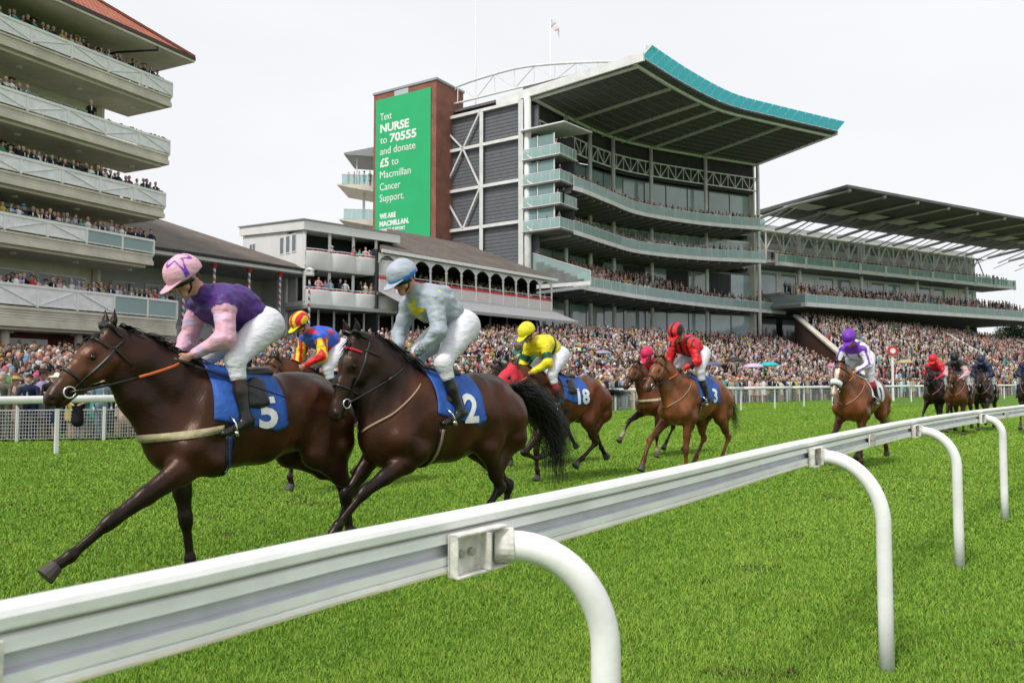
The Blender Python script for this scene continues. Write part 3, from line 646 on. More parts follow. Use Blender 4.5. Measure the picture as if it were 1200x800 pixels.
# ---- white two-storey stand with scalloped balconies
def white_stand():
    zt = 14.2; C0 = np.array(onz(355, 259, zt)); C1 = np.array(onz(465, 276, zt)); d = unit(C1 - C0); n = np.array((-d[1], d[0])); Lf = np.linalg.norm(C1 - C0)
    st = thing('white_stand', 'white building with two storeys of scalloped balconies between the slate roofs', 'grandstand', (C0[0], C0[1], 0))
    def pt(s, o): q = C0 + d * s + n * o; return (q[0], q[1])
    D = 10.5; M_wr = mat('white_render', (.76, .76, .75), .7, .08, .6)
    mb = MB(); poly = [pt(-.2, -.5), pt(Lf, -.5), pt(Lf, D + .3), pt(-.2, D + .3)]; mb.prism(poly, [zt - .75, zt - .75, zt + .2, zt + .2], [zt, zt, zt + .95, zt + .95]); obj('roof', mb, M_wr, st)
    mb = MB(); poly = [pt(-.3, -.6), pt(Lf + .1, -.6), pt(Lf + .1, D + .4), pt(-.3, D + .4)]; mb.prism(poly, [zt + .003, zt + .003, zt + .953, zt + .953], [zt + .1, zt + .1, zt + 1.05, zt + 1.05]); obj('roof_edge', mb, mat('grey_roof_edge', (.28, .28, .29), .6), st)
    mb = MB(); mb.prism([pt(0, 2.6), pt(0, D), pt(.2, D), pt(.2, 2.6)], 0, [zt - .45, zt + .1, zt + .1, zt - .45]); mb.prism([pt(Lf - .3, 2.4), pt(Lf - .3, D), pt(Lf - .1, D), pt(Lf - .1, 2.4)], 0, zt - .5); mb.prism([pt(.2, D - .2), pt(Lf - .3, D - .2), pt(Lf - .3, D), pt(.2, D)], 0, zt + .1); obj('side_wall', mb, M_wr, st)
    zU, zL = onz_z(355, 291.7, C0), onz_z(355, 336.7, C0)
    # triangular side piece under the roof
    mb = MB(); mb.prism([pt(.02, .0), pt(.02, 2.6), pt(.18, 2.6), pt(.18, .0)], zU - 1.5, zt - .75); w = obj('side_wall', mb, M_wr, st)
    for o in (1.0, 2.0, 3.0): mb = MB(); wall(mb, pt(.0, o), pt(.0, o + .7), zU - .1, zU + 1.4, .06); f = obj('window', mb, M_white, st); mb = MB(); wall(mb, pt(-.03, o + .07), pt(-.03, o + .63), zU, zU + 1.32, .02); obj('pane', mb, M_pane, f)
    mb = MB(); wall(mb, pt(.0, 8), pt(.0, 9.2), zU + .5, zU + 1.5, .06); f = obj('window', mb, M_white, st); mb = MB(); wall(mb, pt(-.03, 8.1), pt(-.03, 8.55), zU + .57, zU + 1.43, .02); wall(mb, pt(-.03, 8.65), pt(-.03, 9.1), zU + .57, zU + 1.43, .02); obj('pane', mb, M_pane, f)
    nb = 4; bw = (Lf - .1) / nb
    for lv, (zt_, hh) in enumerate(((zU, 1.25), (zL, 1.05))):
        zf = zt_ - hh
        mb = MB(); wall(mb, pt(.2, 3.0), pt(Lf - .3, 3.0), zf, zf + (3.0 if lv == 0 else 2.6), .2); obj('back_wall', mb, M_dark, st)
        mb = MB(); mb.prism([pt(.0, -.3), pt(Lf - .1, -.3), pt(Lf - .1, 3), pt(.0, 3)], zf - .35, zf); obj('deck', mb, M_wr, st)
        for b in range(nb):
            s0, s1 = b * bw, (b + 1) * bw; arc = [(s0 + (s1 - s0) * i / 10, -.55 - .32 * math.sin(math.pi * i / 10) ** .6) for i in range(11)]; mb = MB(); N = len(arc)
            for s, o in arc: mb.v += [P3(pt(s, o * .8), zf - .35), P3(pt(s, o), zf), P3(pt(s, o), zt_ - .25), P3(pt(s, o), zt_ - .18), P3(pt(s, o + .12), zt_ - .18), P3(pt(s, o + .12), zf)]
            for i in range(N - 1):
                for j in range(5): mb.f.append((i * 6 + j, i * 6 + j + 1, (i + 1) * 6 + j + 1, (i + 1) * 6 + j)); mb.m.append(0)
            mb.prism([pt(s0, -.3)] + [pt(s, o * .8) for s, o in arc] + [pt(s1, -.3)], zf - .36, zf - .30); f = obj('balcony', mb, M_wr, st, True)
            mb = MB(); mb.tube([P3(pt(s, o + .06), zt_) for s, o in arc], .035, 6)
            for s, o in arc[::2]: mb.beam(P3(pt(s, o + .06), zt_ - .2), P3(pt(s, o + .06), zt_), .03)
            obj('handrail', mb, M_redband if False else M_white, f, True)
            mb = MB(); mb.tube([P3(pt(s, o + .06), zt_ - .16) for s, o in arc], .03, 4); obj('coping', mb, M_redband, f)
            mb = MB(); c = pt(s0 + .1, -.15); mb.beam(P3(c, zf), P3(c, zf + (3.3 if lv == 0 else 2.4)), .2); obj('column', mb, M_white, st)
        r2 = random.Random(lv + 3); fa = math.atan2(-n[1], -n[0])
        for s in (np.concatenate([np.linspace(4.6, 7.6, 7), np.linspace(2.4, 4.4, 2)]) if lv == 0 else np.concatenate([np.linspace(1.3, 3.6, 5), np.linspace(5.2, 7.8, 6)])):
            SPOTS.append((*pt(s + r2.uniform(-.15, .15), -.35), zf + .1, fa + r2.uniform(-.4, .4), 'white%d' % lv, s))
    zf = zL - 1.05 - .35
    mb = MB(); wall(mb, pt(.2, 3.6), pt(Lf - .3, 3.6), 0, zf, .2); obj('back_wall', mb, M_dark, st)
    mb = MB(); mb.prism([pt(-.1, -1.6), pt(Lf, -1.6), pt(Lf, 2.5), pt(-.1, 2.5)], zf - .3, zf - .02); obj('canopy', mb, mat('green_grey_canopy', (.36, .40, .38), .7, .2, 1), st)
    for i in range(7): mb = MB(); c = pt(.2 + i * 1.45, .3); mb.beam(P3(c, 1), P3(c, zf - .3), .14); obj('column', mb, M_white, st)
def onz_z(x, y, P): d = _ray(x, y); return 1.55 + d[2] * P[1] / d[1]
white_stand()

# ---- arcaded stand
def arcade():
    e = 12.6; A = np.array(onz(458, 292.5, e)); B = np.array(onz(653, 326, e)); d = unit(B - A); n = np.array((-d[1], d[0])); A = A - d * 1.0; L_ = np.linalg.norm(B - A)
    st = thing('arcaded_stand', 'long stand with white arcade, red balcony cloth, slate roof and grey awning', 'grandstand', (B[0], B[1], 0))
    def pt(s, o): q = A + d * s + n * o; return (q[0], q[1])
    dp = 7.6; zr = 16.3
    rf = MB(); rf.add([P3(pt(0, 0), e), P3(pt(L_, 0), e), P3(pt(L_ - 6.5, dp), zr), P3(pt(7.5, dp), zr), P3(pt(L_, 2 * dp), e), P3(pt(12, 2 * dp), e)], [(0, 1, 2, 3), (1, 4, 2), (4, 5, 3, 2), (5, 0, 3)])
    ro = obj('roof', rf, M_slate, st, uv=lambda v: ((np.array(v[:2]) - A) @ d, (v[2] - e) * 2.1)); ro.modifiers.new('thickness', 'SOLIDIFY').thickness = .15
    mb = MB(); wall(mb, pt(0, .0), pt(L_ + .1, .0), e - .34, e - .05, .12); obj('fascia', mb, M_white, st)
    nb = 12; s_end = L_ - .5; bw = (L_ - .5) / nb; zt = e - .34; zf = 9.0; zr2 = onz_z(650, 352, B)
    for b in range(nb):
        s0, s1 = s_end - (b + 1) * bw, s_end - b * bw; mb = MB(); N = 12; top = [pt(s0 + (s1 - s0) * i / N, .4) for i in range(N + 1)]; zz = [zt - 1.15 + 1.0 * math.sin(math.pi * (.04 + .92 * i / N)) ** .55 for i in range(N + 1)]
        for i in range(N): 
            a, c = top[i], top[i + 1]; th = .05
            for oo in (0, 1): pass
            v = [P3(a, zz[i]), P3(c, zz[i + 1]), P3(c, zt), P3(a, zt)]; m2 = [(q[0] + n[0] * .06, q[1] + n[1] * .06, q[2]) for q in v]; mb.add(v + m2, [(0, 1, 2, 3), (7, 6, 5, 4), (0, 4, 5, 1)])
        obj('arch_valance', mb, M_white, st)
        mb = MB(); c = pt(s1, .4); mb.beam(P3(c, zf - .0), P3(c, zt - .0), .16); mb.box((c[0], c[1], zt - .9), (.26, .26, .12)); obj('column', mb, M_white, st)
        mb = MB(); wall(mb, pt(s0 + .09, .42), pt(s1 - .09, .42), zf, zr2 - .12, .08); pn = obj('balcony_panel', mb, mat('pink_white_lattice', (.68, .62, .62), .8, .25, 9), st)
        mb = MB(); wall(mb, pt(s0 + .09, .40), pt(s1 - .09, .40), zr2 - .12, zr2 + .10, .10); obj('red_band', mb, M_redband, pn)
        mb = MB(); wall(mb, pt(s0 + .09, .42), pt(s1 - .09, .42), zr2 + .28, zr2 + .33, .05); obj('handrail', mb, M_white, st)
    mb = MB(); mb.prism([pt(0, .5), pt(L_ - .4, .5), pt(L_ - .4, 10), pt(0, 10)], zf - .25, zf); obj('deck', mb, M_step, st)
    for i in range(6): 
        mb = MB(); mb.prism([pt(0, 1.6 + i), pt(L_ - .4, 1.6 + i), pt(L_ - .4, 9), pt(0, 9)], zf + .003 + .3 * i, zf + .3 * (i + 1)); obj('seating_step', mb, M_step, st)
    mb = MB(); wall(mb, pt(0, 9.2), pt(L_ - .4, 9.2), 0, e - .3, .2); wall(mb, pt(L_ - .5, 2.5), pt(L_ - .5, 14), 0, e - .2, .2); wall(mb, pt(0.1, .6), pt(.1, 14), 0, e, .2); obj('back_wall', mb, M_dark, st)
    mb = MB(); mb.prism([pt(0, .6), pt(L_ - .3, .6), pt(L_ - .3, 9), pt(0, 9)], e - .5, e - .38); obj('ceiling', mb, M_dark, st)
    aw = MB(); o1 = -2.6; aw.add([P3(pt(0, .35), zf - .0), P3(pt(L_ - .2, .35), zf), P3(pt(L_ + .2, o1), zf - 1.25), P3(pt(0, o1), zf - 1.25), P3(pt(L_ + .2, o1), zf - 1.5), P3(pt(0, o1), zf - 1.5)], [(0, 1, 2, 3), (3, 2, 4, 5)]); a_ = obj('awning', aw, M_awn, st); a_.modifiers.new('thickness', 'SOLIDIFY').thickness = .05
    for i in range(9): mb = MB(); c = pt(L_ - .4 - i * 2.6, .3); mb.beam(P3(c, 4), P3(c, zf - .25), .18); obj('column', mb, mat('grey_post', (.36, .36, .37), .6), st)
    r2 = random.Random(9); fa = math.atan2(-n[1], -n[0]); s = 8.0
    while s < L_ - .8: SPOTS.append((*pt(s, .95), zf + .05, fa + r2.uniform(-.3, .3), 'arcade', s)); s += r2.uniform(.5, .95)
    global ARC; ARC = (A, d, n, L_, zf)
arcade()
# ---- the big cantilevered stand
def ribbon_wall(mb, pl, z0, z1, th=.12, mi=0, closed=False):
    o = offset_line(pl, -th)
    for i in range(len(pl) - 1): mb.prism([pl[i], pl[i + 1], o[i + 1], o[i]], z0, z1, mi)
    return mb
def deck_between(mb, f, b, z0, z1):
    for i in range(len(f) - 1): mb.prism([f[i], f[i + 1], b[i + 1], b[i]], z0, z1)
    return mb
def resample(pl, n): T = plen(pl)[-1]; return [palong(pl, T * i / n) for i in range(n + 1)]
def glass_front(st, pl, z0, z1, m, every=1.9, name='balustrade'):
    n = max(2, int(plen(pl)[-1] / every / 2)) ; P = resample(pl, n)
    for i in range(n):
        mb = MB(); S_ = resample([P[i], P[i + 1]], 1); wall(mb, P[i], P[i + 1], z0, z1 - .05, .03); g_ = obj('balustrade_glass', mb, m, st)
        mb = MB(); wall(mb, P[i], P[i + 1], z1 - .045, z1 + .02, .07)
        for q in resample([P[i], P[i + 1]], 2)[:-1]: mb.beam(P3(q, z0), P3(q, z1), .045)
        obj('balustrade_rail', mb, M_steelw, g_)
def main_stand():
    zR, zB = 35.1, 34.0
    zA, zBb, zC = 24.4, 19.5, 13.35
    W = [onz(613, 113, zB), onz(700, 157, zB), onz(767, 175, zB), onz(883, 194, zB)]; RF = [onz(751.7, 66.7, zR), onz(800, 96.7, zR), onz(850, 121.7, zR), onz(900, 135, zR), onz(981.7, 154, zR)]
    st = thing('main_stand', 'huge modern grandstand with curved glass balconies and teal edged cantilever roof', 'grandstand', (W[1][0], W[1][1], 0))
    Ws = resample(smooth_line(W, 6), 16); Rs = resample(smooth_line(RF, 6), 16)
    n0 = unit((W[0][0] - Rs[0][0], W[0][1] - Rs[0][1])); n1 = unit((Ws[-1][0] - Rs[-1][0], Ws[-1][1] - Rs[-1][1]))
    bk = [(Ws[i][0] + (n0 * (1 - i / 16) + n1 * i / 16)[0] * 12, Ws[i][1] + (n0 * (1 - i / 16) + n1 * i / 16)[1] * 12) for i in range(17)]
    # roof deck rising towards the course, tapering to its front edge
    mb = MB()
    for i in range(16):
        a, b, c, d = Ws[i], Ws[i + 1], Rs[i + 1], Rs[i]; mb.prism([bk[i], bk[i + 1], b, a], zB + .1, zB + .4); mb.add([P3(a, zB + .1), P3(b, zB + .1), P3(c, zR - .15), P3(d, zR - .15), P3(a, zB + 1.1), P3(b, zB + 1.1), P3(c, zR + .05), P3(d, zR + .05)], [(0, 3, 2, 1), (4, 5, 6, 7), (3, 7, 6, 2), (0, 4, 7, 3), (1, 2, 6, 5)])
    obj('roof', mb, M_roofu, st)
    mb = MB()      # purlin grid under the roof
    for t in np.linspace(.08, .92, 11):
        L1 = [lerp(P3(Ws[i], zB + .05), P3(Rs[i], zR - .2), t) for i in range(17)]
        for i in range(16): mb.beam(L1[i], L1[i + 1], .10, .16)
    for i in range(0, 64): 
        q = i / 64 * 16; i0 = int(q); f = q - i0; i1 = min(i0 + 1, 16); mb.beam(P3(lerp(Ws[i0], Ws[i1], f), zB + .06), P3(lerp(Rs[i0], Rs[i1], f), zR - .19), .06, .10)
    obj('purlins', mb, mat('purlin_grey', (.20, .20, .205), .6), st)
    for q, e in ((3.6, .9), (6.2, .9), (7.6, .9), (9.4, .9), (12.4, .93)):
        i0 = int(q); f = q - i0; a = P3(lerp(Ws[i0], Ws[i0 + 1], f), zB - .05); b = P3(lerp(Rs[i0], Rs[i0 + 1], f), zR - .35); b = lerp(a, b, e); mb = MB(); mb.beam(a, b, .24, .34); c = b; mb.beam((c[0], c[1], c[2] - .2), (c[0], c[1], c[2] + .3), .3, .3); obj('roof_rib', mb, M_steelw, st)
    mb = MB(); G = [lerp(P3(Ws[i], zB + .05), P3(Rs[i], zR - .2), .93) for i in range(17)]
    for i in range(16): mb.beam((*G[i][:2], G[i][2] - .15), (*G[i + 1][:2], G[i + 1][2] - .15), .28, .3)
    obj('edge_beam', mb, M_steelw, st); mb = MB()
    G2 = [lerp(P3(Ws[i], zB + .05), P3(Rs[i], zR - .2), .04) for i in range(17)]
    for i in range(16): mb.beam((*G2[i][:2], G2[i][2] - .15), (*G2[i + 1][:2], G2[i + 1][2] - .15), .25, .35)
    obj('edge_beam', mb, M_steelw, st)
    mb = MB(); a, b = P3(Ws[0], zB + .2), P3(Rs[0], zR - .05); ex = lerp(b, a, -.02); mb.beam(lerp(a, b, -.25), ex, .3, .95); obj('gable_fascia', mb, M_steelw, st); mb = MB(); mb.beam((a[0] + .6, a[1] + .4, a[2] - .55), lerp((a[0] + .6, a[1] + .4, a[2] - .55), (b[0] + .6, b[1] + .4, b[2] - .55), .93), .22, .3)
    obj('gable_tie', mb, M_steelw, st); mb = MB(); a2, b2 = P3(Ws[-1], zB + .1), P3(Rs[-1], zR - .1); mb.beam(a2, b2, .25, .3); mb.beam((a2[0], a2[1], a2[2] - .3), (b2[0], b2[1], b2[2] - .3), .12, .12); obj('gable_fascia', mb, M_steelw, st)
    # teal glass canopy edge
    n = 26; Rr = resample(smooth_line(RF, 6), n); od = []
    for i in range(n + 1):
        t = i / n; v = -(n0 * (1 - t) + n1 * t); od.append(v)
    for i in range(n):
        a, b = Rr[i], Rr[i + 1]; w = 1.15; c = (b[0] + od[i + 1][0] * w, b[1] + od[i + 1][1] * w); d = (a[0] + od[i][0] * w, a[1] + od[i][1] * w); mb = MB()
        aa, bb, cc, dd = (lerp(P3(a, zR + .08), P3(b, zR + .08), .03), lerp(P3(a, zR + .08), P3(b, zR + .08), .97), lerp(P3(c, zR + .95), P3(d, zR + .95), .03), lerp(P3(c, zR + .95), P3(d, zR + .95), .97))
        up = lambda p: (p[0], p[1], p[2] + .06); mb.add([aa, bb, cc, dd, up(aa), up(bb), up(cc), up(dd)], [(3, 2, 1, 0), (4, 5, 6, 7), (0, 1, 5, 4), (1, 2, 6, 5), (2, 3, 7, 6), (3, 0, 4, 7)])
        obj('canopy_glass', mb, M_teal, st); mb = MB(); mb.beam(P3(a, zR + .0), P3(d, zR + .9), .09, .14); obj('canopy_bracket', mb, M_steelw, st)
    # lattice girder under the roof along the wall line
    ng = 34; Wg = resample(smooth_line(W, 6), ng); zt, zb = 31.9, 30.0; out = [(p[0] - n0[0] * .4, p[1] - n0[1] * .4) for p in Wg]
    for k in range(0, ng, 4):
        mb = MB()
        for i in range(k, min(k + 4, ng)):
            a, b = out[i], out[i + 1]; mb.beam(P3(a, zt), P3(b, zt), .16); mb.beam(P3(a, zb), P3(b, zb), .16); mb.beam(P3(a, zb), P3(a, zt), .09); mb.beam(P3(a, zb) if i % 2 else P3(a, zt), P3(b, zt) if i % 2 else P3(b, zb), .10)
        obj('lattice_girder', mb, M_steelw, st)
    # wall line: dark wall under the roof, glazing between floors
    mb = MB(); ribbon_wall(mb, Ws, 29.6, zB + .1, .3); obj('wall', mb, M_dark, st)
    cols = [0, .6, 2.9, 4.9, 6.7, 9.2, 12.6, 16]
    for q in cols:
        i0 = min(int(q), 15); p = lerp(Ws[i0], Ws[i0 + 1], q - i0); p = (p[0] - n0[0] * .6, p[1] - n0[1] * .6); mb = MB()
        if q == .6: continue
        r = .42 if q == 0 else .27; mb.tube([P3(p, 1.0), P3(p, zB + .05)], r, 12); obj('column', mb, M_steelw, st, True)
    fl = [(zA - 1.2, 29.6), (zBb - 1.2, zA - 1.9), (zC - .1, zBb - 1.9), (3, zC - 1.9)]
    Wi = offset_line(Ws, -1.0)
    for k, (z0, z1) in enumerate(fl):
        nb = 12 if k != 1 else 20; Q = resample(Wi, nb)
        for i in range(nb):
            if k in (2,) and i % 2 == 0 and i > 3: m_ = M_dark
            else: m_ = M_panel
            if k == 0 and i < 3: m_ = M_dark
            mb = MB(); wall(mb, lerp(Q[i], Q[i + 1], .03), lerp(Q[i], Q[i + 1], .97), z0 + .2, z1 - .25, .06); gz = obj('glazing', mb, m_, st)
            mb = MB(); mb.beam(P3(Q[i], z0), P3(Q[i], z1), .14); wall(mb, Q[i], Q[i + 1], z1 - .25, z1, .14)
            if k == 1: wall(mb, Q[i], Q[i + 1], (z0 + z1) / 2 + .3, (z0 + z1) / 2 + .38, .1); mm = lerp(Q[i], Q[i + 1], .5); mb.beam(P3(mm, z0), P3(mm, z1), .08)
            obj('mullion', mb, mat('dark_mullion', (.10, .11, .12), .5) if k != 1 else M_steelw, gz)
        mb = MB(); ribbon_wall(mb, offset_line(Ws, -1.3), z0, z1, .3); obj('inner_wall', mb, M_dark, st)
    # balconies
    clampv = lambda pl: [p if (np.dot(np.array(p[:2]) - np.array(Ws[0]), unit((Ws[1][0] - Ws[0][0], Ws[1][1] - Ws[0][1]))) > .4) else tuple(np.array(p[:2]) + unit((Ws[1][0] - Ws[0][0], Ws[1][1] - Ws[0][1])) * (.4 - np.dot(np.array(p[:2]) - np.array(Ws[0]), unit((Ws[1][0] - Ws[0][0], Ws[1][1] - Ws[0][1]))))) for p in pl]
    A_ = [onz(672, 206.5, zA), onz(683, 210, zA), onz(715, 224, zA), onz(750, 238, zA), onz(820, 250, zA), onz(896, 257, zA)]
    B_ = [onz(672, 258, zBb), onz(683, 261.7, zBb), onz(715, 273, zBb), onz(750, 283, zBb), onz(820, 291, zBb), onz(897, 295, zBb)]
    C_ = [onz(636, 304, zC), onz(668, 319, zC), onz(715, 329, zC), onz(766.7, 338, zC), onz(840, 348, zC), onz(920, 356.5, zC)]
    r2 = random.Random(3)
    for z, pl, nm in ((zA, A_, 'A'), (zBb, B_, 'B'), (zC, C_, 'C')):
        pl = clampv(resample(smooth_line(pl, 5), 22)); inner = clampv([(p[0] + (n0 * (1 - i / 22) + n1 * i / 22)[0] * 7.5, p[1] + (n0 * (1 - i / 22) + n1 * i / 22)[1] * 7.5) for i, p in enumerate(pl)])
        mb = MB(); deck_between(mb, pl, inner, z - 1.55, z - 1.18); obj('balcony_deck', mb, M_soff if False else mat('grey_deck', (.22, .22, .22), .8, .2, .6), st)
        mb = MB(); o = offset_line(pl, .06)
        for i in range(22): wall(mb, o[i], o[i + 1], z - 1.60, z - 1.12, .14)
        obj('deck_edge', mb, M_steelw, st)
        glass_front(st, offset_line(pl, .02), z - 1.12, z, M_bal)
        mb = MB()
        for i in range(0, 22): mb.beam(P3(lerp(pl[i], inner[i], .05), z - 1.72), P3(inner[i], z - 2.0), .12, .3)
        obj('deck_beams', mb, mat('grey_beam', (.30, .30, .30), .7), st)
        CROWD.append(('strip', resample(offset_line(pl, -.55), 200)[(26 if nm == 'C' else 0):], z - 1.18, .45 if nm != 'C' else .3, 2 if nm != 'C' else 1, 1.0, nm))
        if nm == 'C':
            mb = MB(); p_, q_ = pl[0], inner[0]; mb.prism([p_, q_, (q_[0] + .05, q_[1] + .05), (p_[0] + .05, p_[1] + .05)], z - 1.12, [z, z + 2.6, z + 2.6, z]); obj('end_balustrade', mb, M_bal, st); mb = MB(); mb.beam(P3(p_, z), P3(q_, z + 2.6), .08); mb.beam(P3(p_, z - 1.3), P3(q_, z - 1.3), .12, .4); obj('balustrade_rail', mb, M_steelw, st)
        if nm == 'C':       # raked seating behind the lower front
            for r in range(7):
                mb = MB(); k = .8 + r * .85; ff = [lerp(p, q, k / 7.5) for p, q in zip(pl, inner)]; deck_between(mb, ff, [lerp(p, q, .93) for p, q in zip(pl, inner)], z - 1.175 + .38 * r, z - 1.18 + .38 * (r + 1)); obj('seating_step', mb, M_step, st)
                rr = resample([lerp(p, q, (k + .3) / 7.5) for p, q in zip(pl, inner)], 200)
                if r < 7: CROWD.append(('strip', rr[30:70], z - 1.18 + .38 * (r + 1), .5, 1, 1.0, 'C')); CROWD.append(('strip', rr[70:], z - 1.18 + .38 * (r + 1), 1.6 if r < 4 else .6, 1, 1.0, 'C'))
    # stacked corner boxes at the near end
    o0 = -n0; al = unit((Ws[1][0] - Ws[0][0], Ws[1][1] - Ws[0][1])); b0 = np.array(Ws[0])
    def cp(u, v): q = b0 + o0 * u + al * v; return (q[0], q[1])
    for k, y in enumerate((172, 202, 229, 257)):
        z = onz_z(640, y, cp(3.6, 0)); un = 5.2; mb = MB(); mb.prism([cp(.2, -.6), cp(un, -.6), cp(un, 3.2), cp(.2, 3.2)], z - 1.35, z - 1.05); obj('box_floor', mb, mat('grey_deck', (.22, .22, .22)), st)
        mb = MB(); mb.prism([cp(.15, -.68), cp(un + .12, -.68), cp(un + .12, 3.3), cp(.15, 3.3)], z - 1.2, z - 1.1); obj('deck_edge', mb, M_steelw, st)
        for a, b in ((cp(.4, -.6), cp(un, -.6)), (cp(un, -.6), cp(un, 3.2))): glass_front(st, [a, b], z - 1.05, z, M_bal, 1.2)
        mb = MB(); wall(mb, cp(2.2, -.2), cp(4.2, -.2), z - 1.05, z + 1.35, .04); wall(mb, cp(.5, -.2), cp(1.9, -.2), z - 1.05, z + 1.35, .04); obj('glass_screen', mb, M_screen, st)
        mb = MB(); wall(mb, cp(.5, 1.2), cp(5.2, 2.6), z - 1.05, z + 1.4, .2); obj('inner_wall', mb, M_dark, st)
        mb = MB(); 
        for u in (2.1, 4.3): c = cp(u, -.25); mb.beam(P3(c, z - 1.05), P3(c, z + 1.4), .14)
        mb.beam(P3(cp(.3, -.5), z - .2), P3(cp(1.7, -.6), z - 1.2), .14); obj('column', mb, M_steelw, st)
        r3 = random.Random(k); CROWD.append(('strip', [cp(2.0 + .1 * i, .05) for i in range(35)], z - 1.05, .9, 1, 1.0, 'box'))
    mb = MB(); mb.prism([cp(.2, -.9), cp(6.0, -.9), cp(6.6, 4.4), cp(.2, 3.2)], onz_z(640, 150, cp(3.6, 0)), onz_z(640, 150, cp(3.6, 0)) + .15); obj('box_roof', mb, M_steelw, st)
    # side elevation: grey cladding in a white frame
    sd = n0; 
    def sp(u, o=0.0): q = b0 + sd * u - al * o; return (q[0], q[1])
    Ls = 11.4; mb = MB(); wall(mb, sp(.2), sp(Ls), 1, 33.6, .3); obj('side_wall', mb, M_grey, st)
    mb = MB(); 
    for z in np.arange(4, 33.5, .42): wall(mb, sp(.3, .17), sp(Ls, .17), z, z + .03, .02)
    obj('cladding_joints', mb, mat('joint_grey', (.05, .05, .058), .7), st)
    for u in (0, 5.6, Ls - .1): mb = MB(); mb.beam(P3(sp(u, .5), 1), P3(sp(u, .5), 34.5 if u > 9 else 33.4), .55 if u != 5.6 else .42); obj('column', mb, M_steelw, st)
    lv = [33.3, 29.2, 24.25, 19.5, 14.6]
    for z in lv: mb = MB(); mb.beam(P3(sp(0, .5), z), P3(sp(Ls, .5), z), .28, .36); obj('side_beam', mb, M_steelw, st)
    for k in range(3):
        z1, z0 = lv[k], lv[k + 1]
        if k == 0: prs = [((Ls, z1 - 1), (8.3, z0)), ((5.7, z1), (8.3, z0))]
        elif k == 1: prs = [((8.3, z1), (Ls, z0)), ((8.3, z1), (5.7, z0))]
        else: prs = [((Ls, z1), (8.3, z0)), ((5.7, z1), (8.3, z0))]
        for a, b in prs: mb = MB(); mb.beam(P3(sp(a[0], .55), a[1]), P3(sp(b[0], .55), b[1]), .18); obj('diagonal_brace', mb, M_steelw, st)
    mb = MB(); wall(mb, sp(-1.5, -1), sp(-.2, -1), 8, 33, .2); obj('side_wall', mb, M_grey, st)
    # end wall and rear
    mb = MB(); e1 = Ws[-1]; e2 = bk[-1]; wall(mb, e1, e2, 3, zB, .3); obj('end_wall', mb, M_soff, st)
    mb = MB(); ribbon_wall(mb, bk, 0, zB, .3); obj('rear_wall', mb, M_grey, st)
    # bow-string truss above the roof edge
    pts = [(-8.9, 96.7, 36.9), (-6.2, 95.1, 37.4), (-3.4, 93.2, 37.6), (0.7, 90.6, 37.7), (4.5, 88.2, 37.2), (9.3, 85.1, 36.2), (11.6, 83.6, 35.6)]; bot = [(-8.9, 96.7, 35.2), (-4, 93.6, 35.3), (0.0, 91.1, 35.4), (6, 87.2, 35.3), (11.6, 83.6, 35.2)]
    tr = smooth_line(pts, 4); mb = MB(); mb.tube(tr, .14, 8); mb.tube(bot, .12, 8); n_ = 9; TT = resample3(tr, n_); BB = resample3(bot, n_)
    for i in range(n_ + 1): mb.beam(TT[i], BB[i], .10)
    for i in range(n_): mb.beam(TT[i] if i % 2 else BB[i], BB[i + 1] if i % 2 else TT[i + 1], .10)
    tr2 = [(p[0] + al[0] * 9, p[1] + al[1] * 9, p[2]) for p in tr]; mb.tube(tr2, .14, 8); mb.beam(P3(sp(Ls, .2), 34.5), P3(sp(Ls, .2), 37.0), .22); obj('arched_truss', mb, M_steelw, st)
    global MS; MS = dict(Ws=Ws, bk=bk)
def resample3(pl, n):
    s = [0]
    for i in range(len(pl) - 1): s.append(s[-1] + math.dist(pl[i], pl[i + 1]))
    out = []
    for k in range(n + 1):
        d = s[-1] * k / n
        for i in range(len(pl) - 1):
            if d <= s[i + 1] + 1e-9: out.append(lerp(pl[i], pl[i + 1], (d - s[i]) / (s[i + 1] - s[i]))); break
    return out
CROWD = []
main_stand()

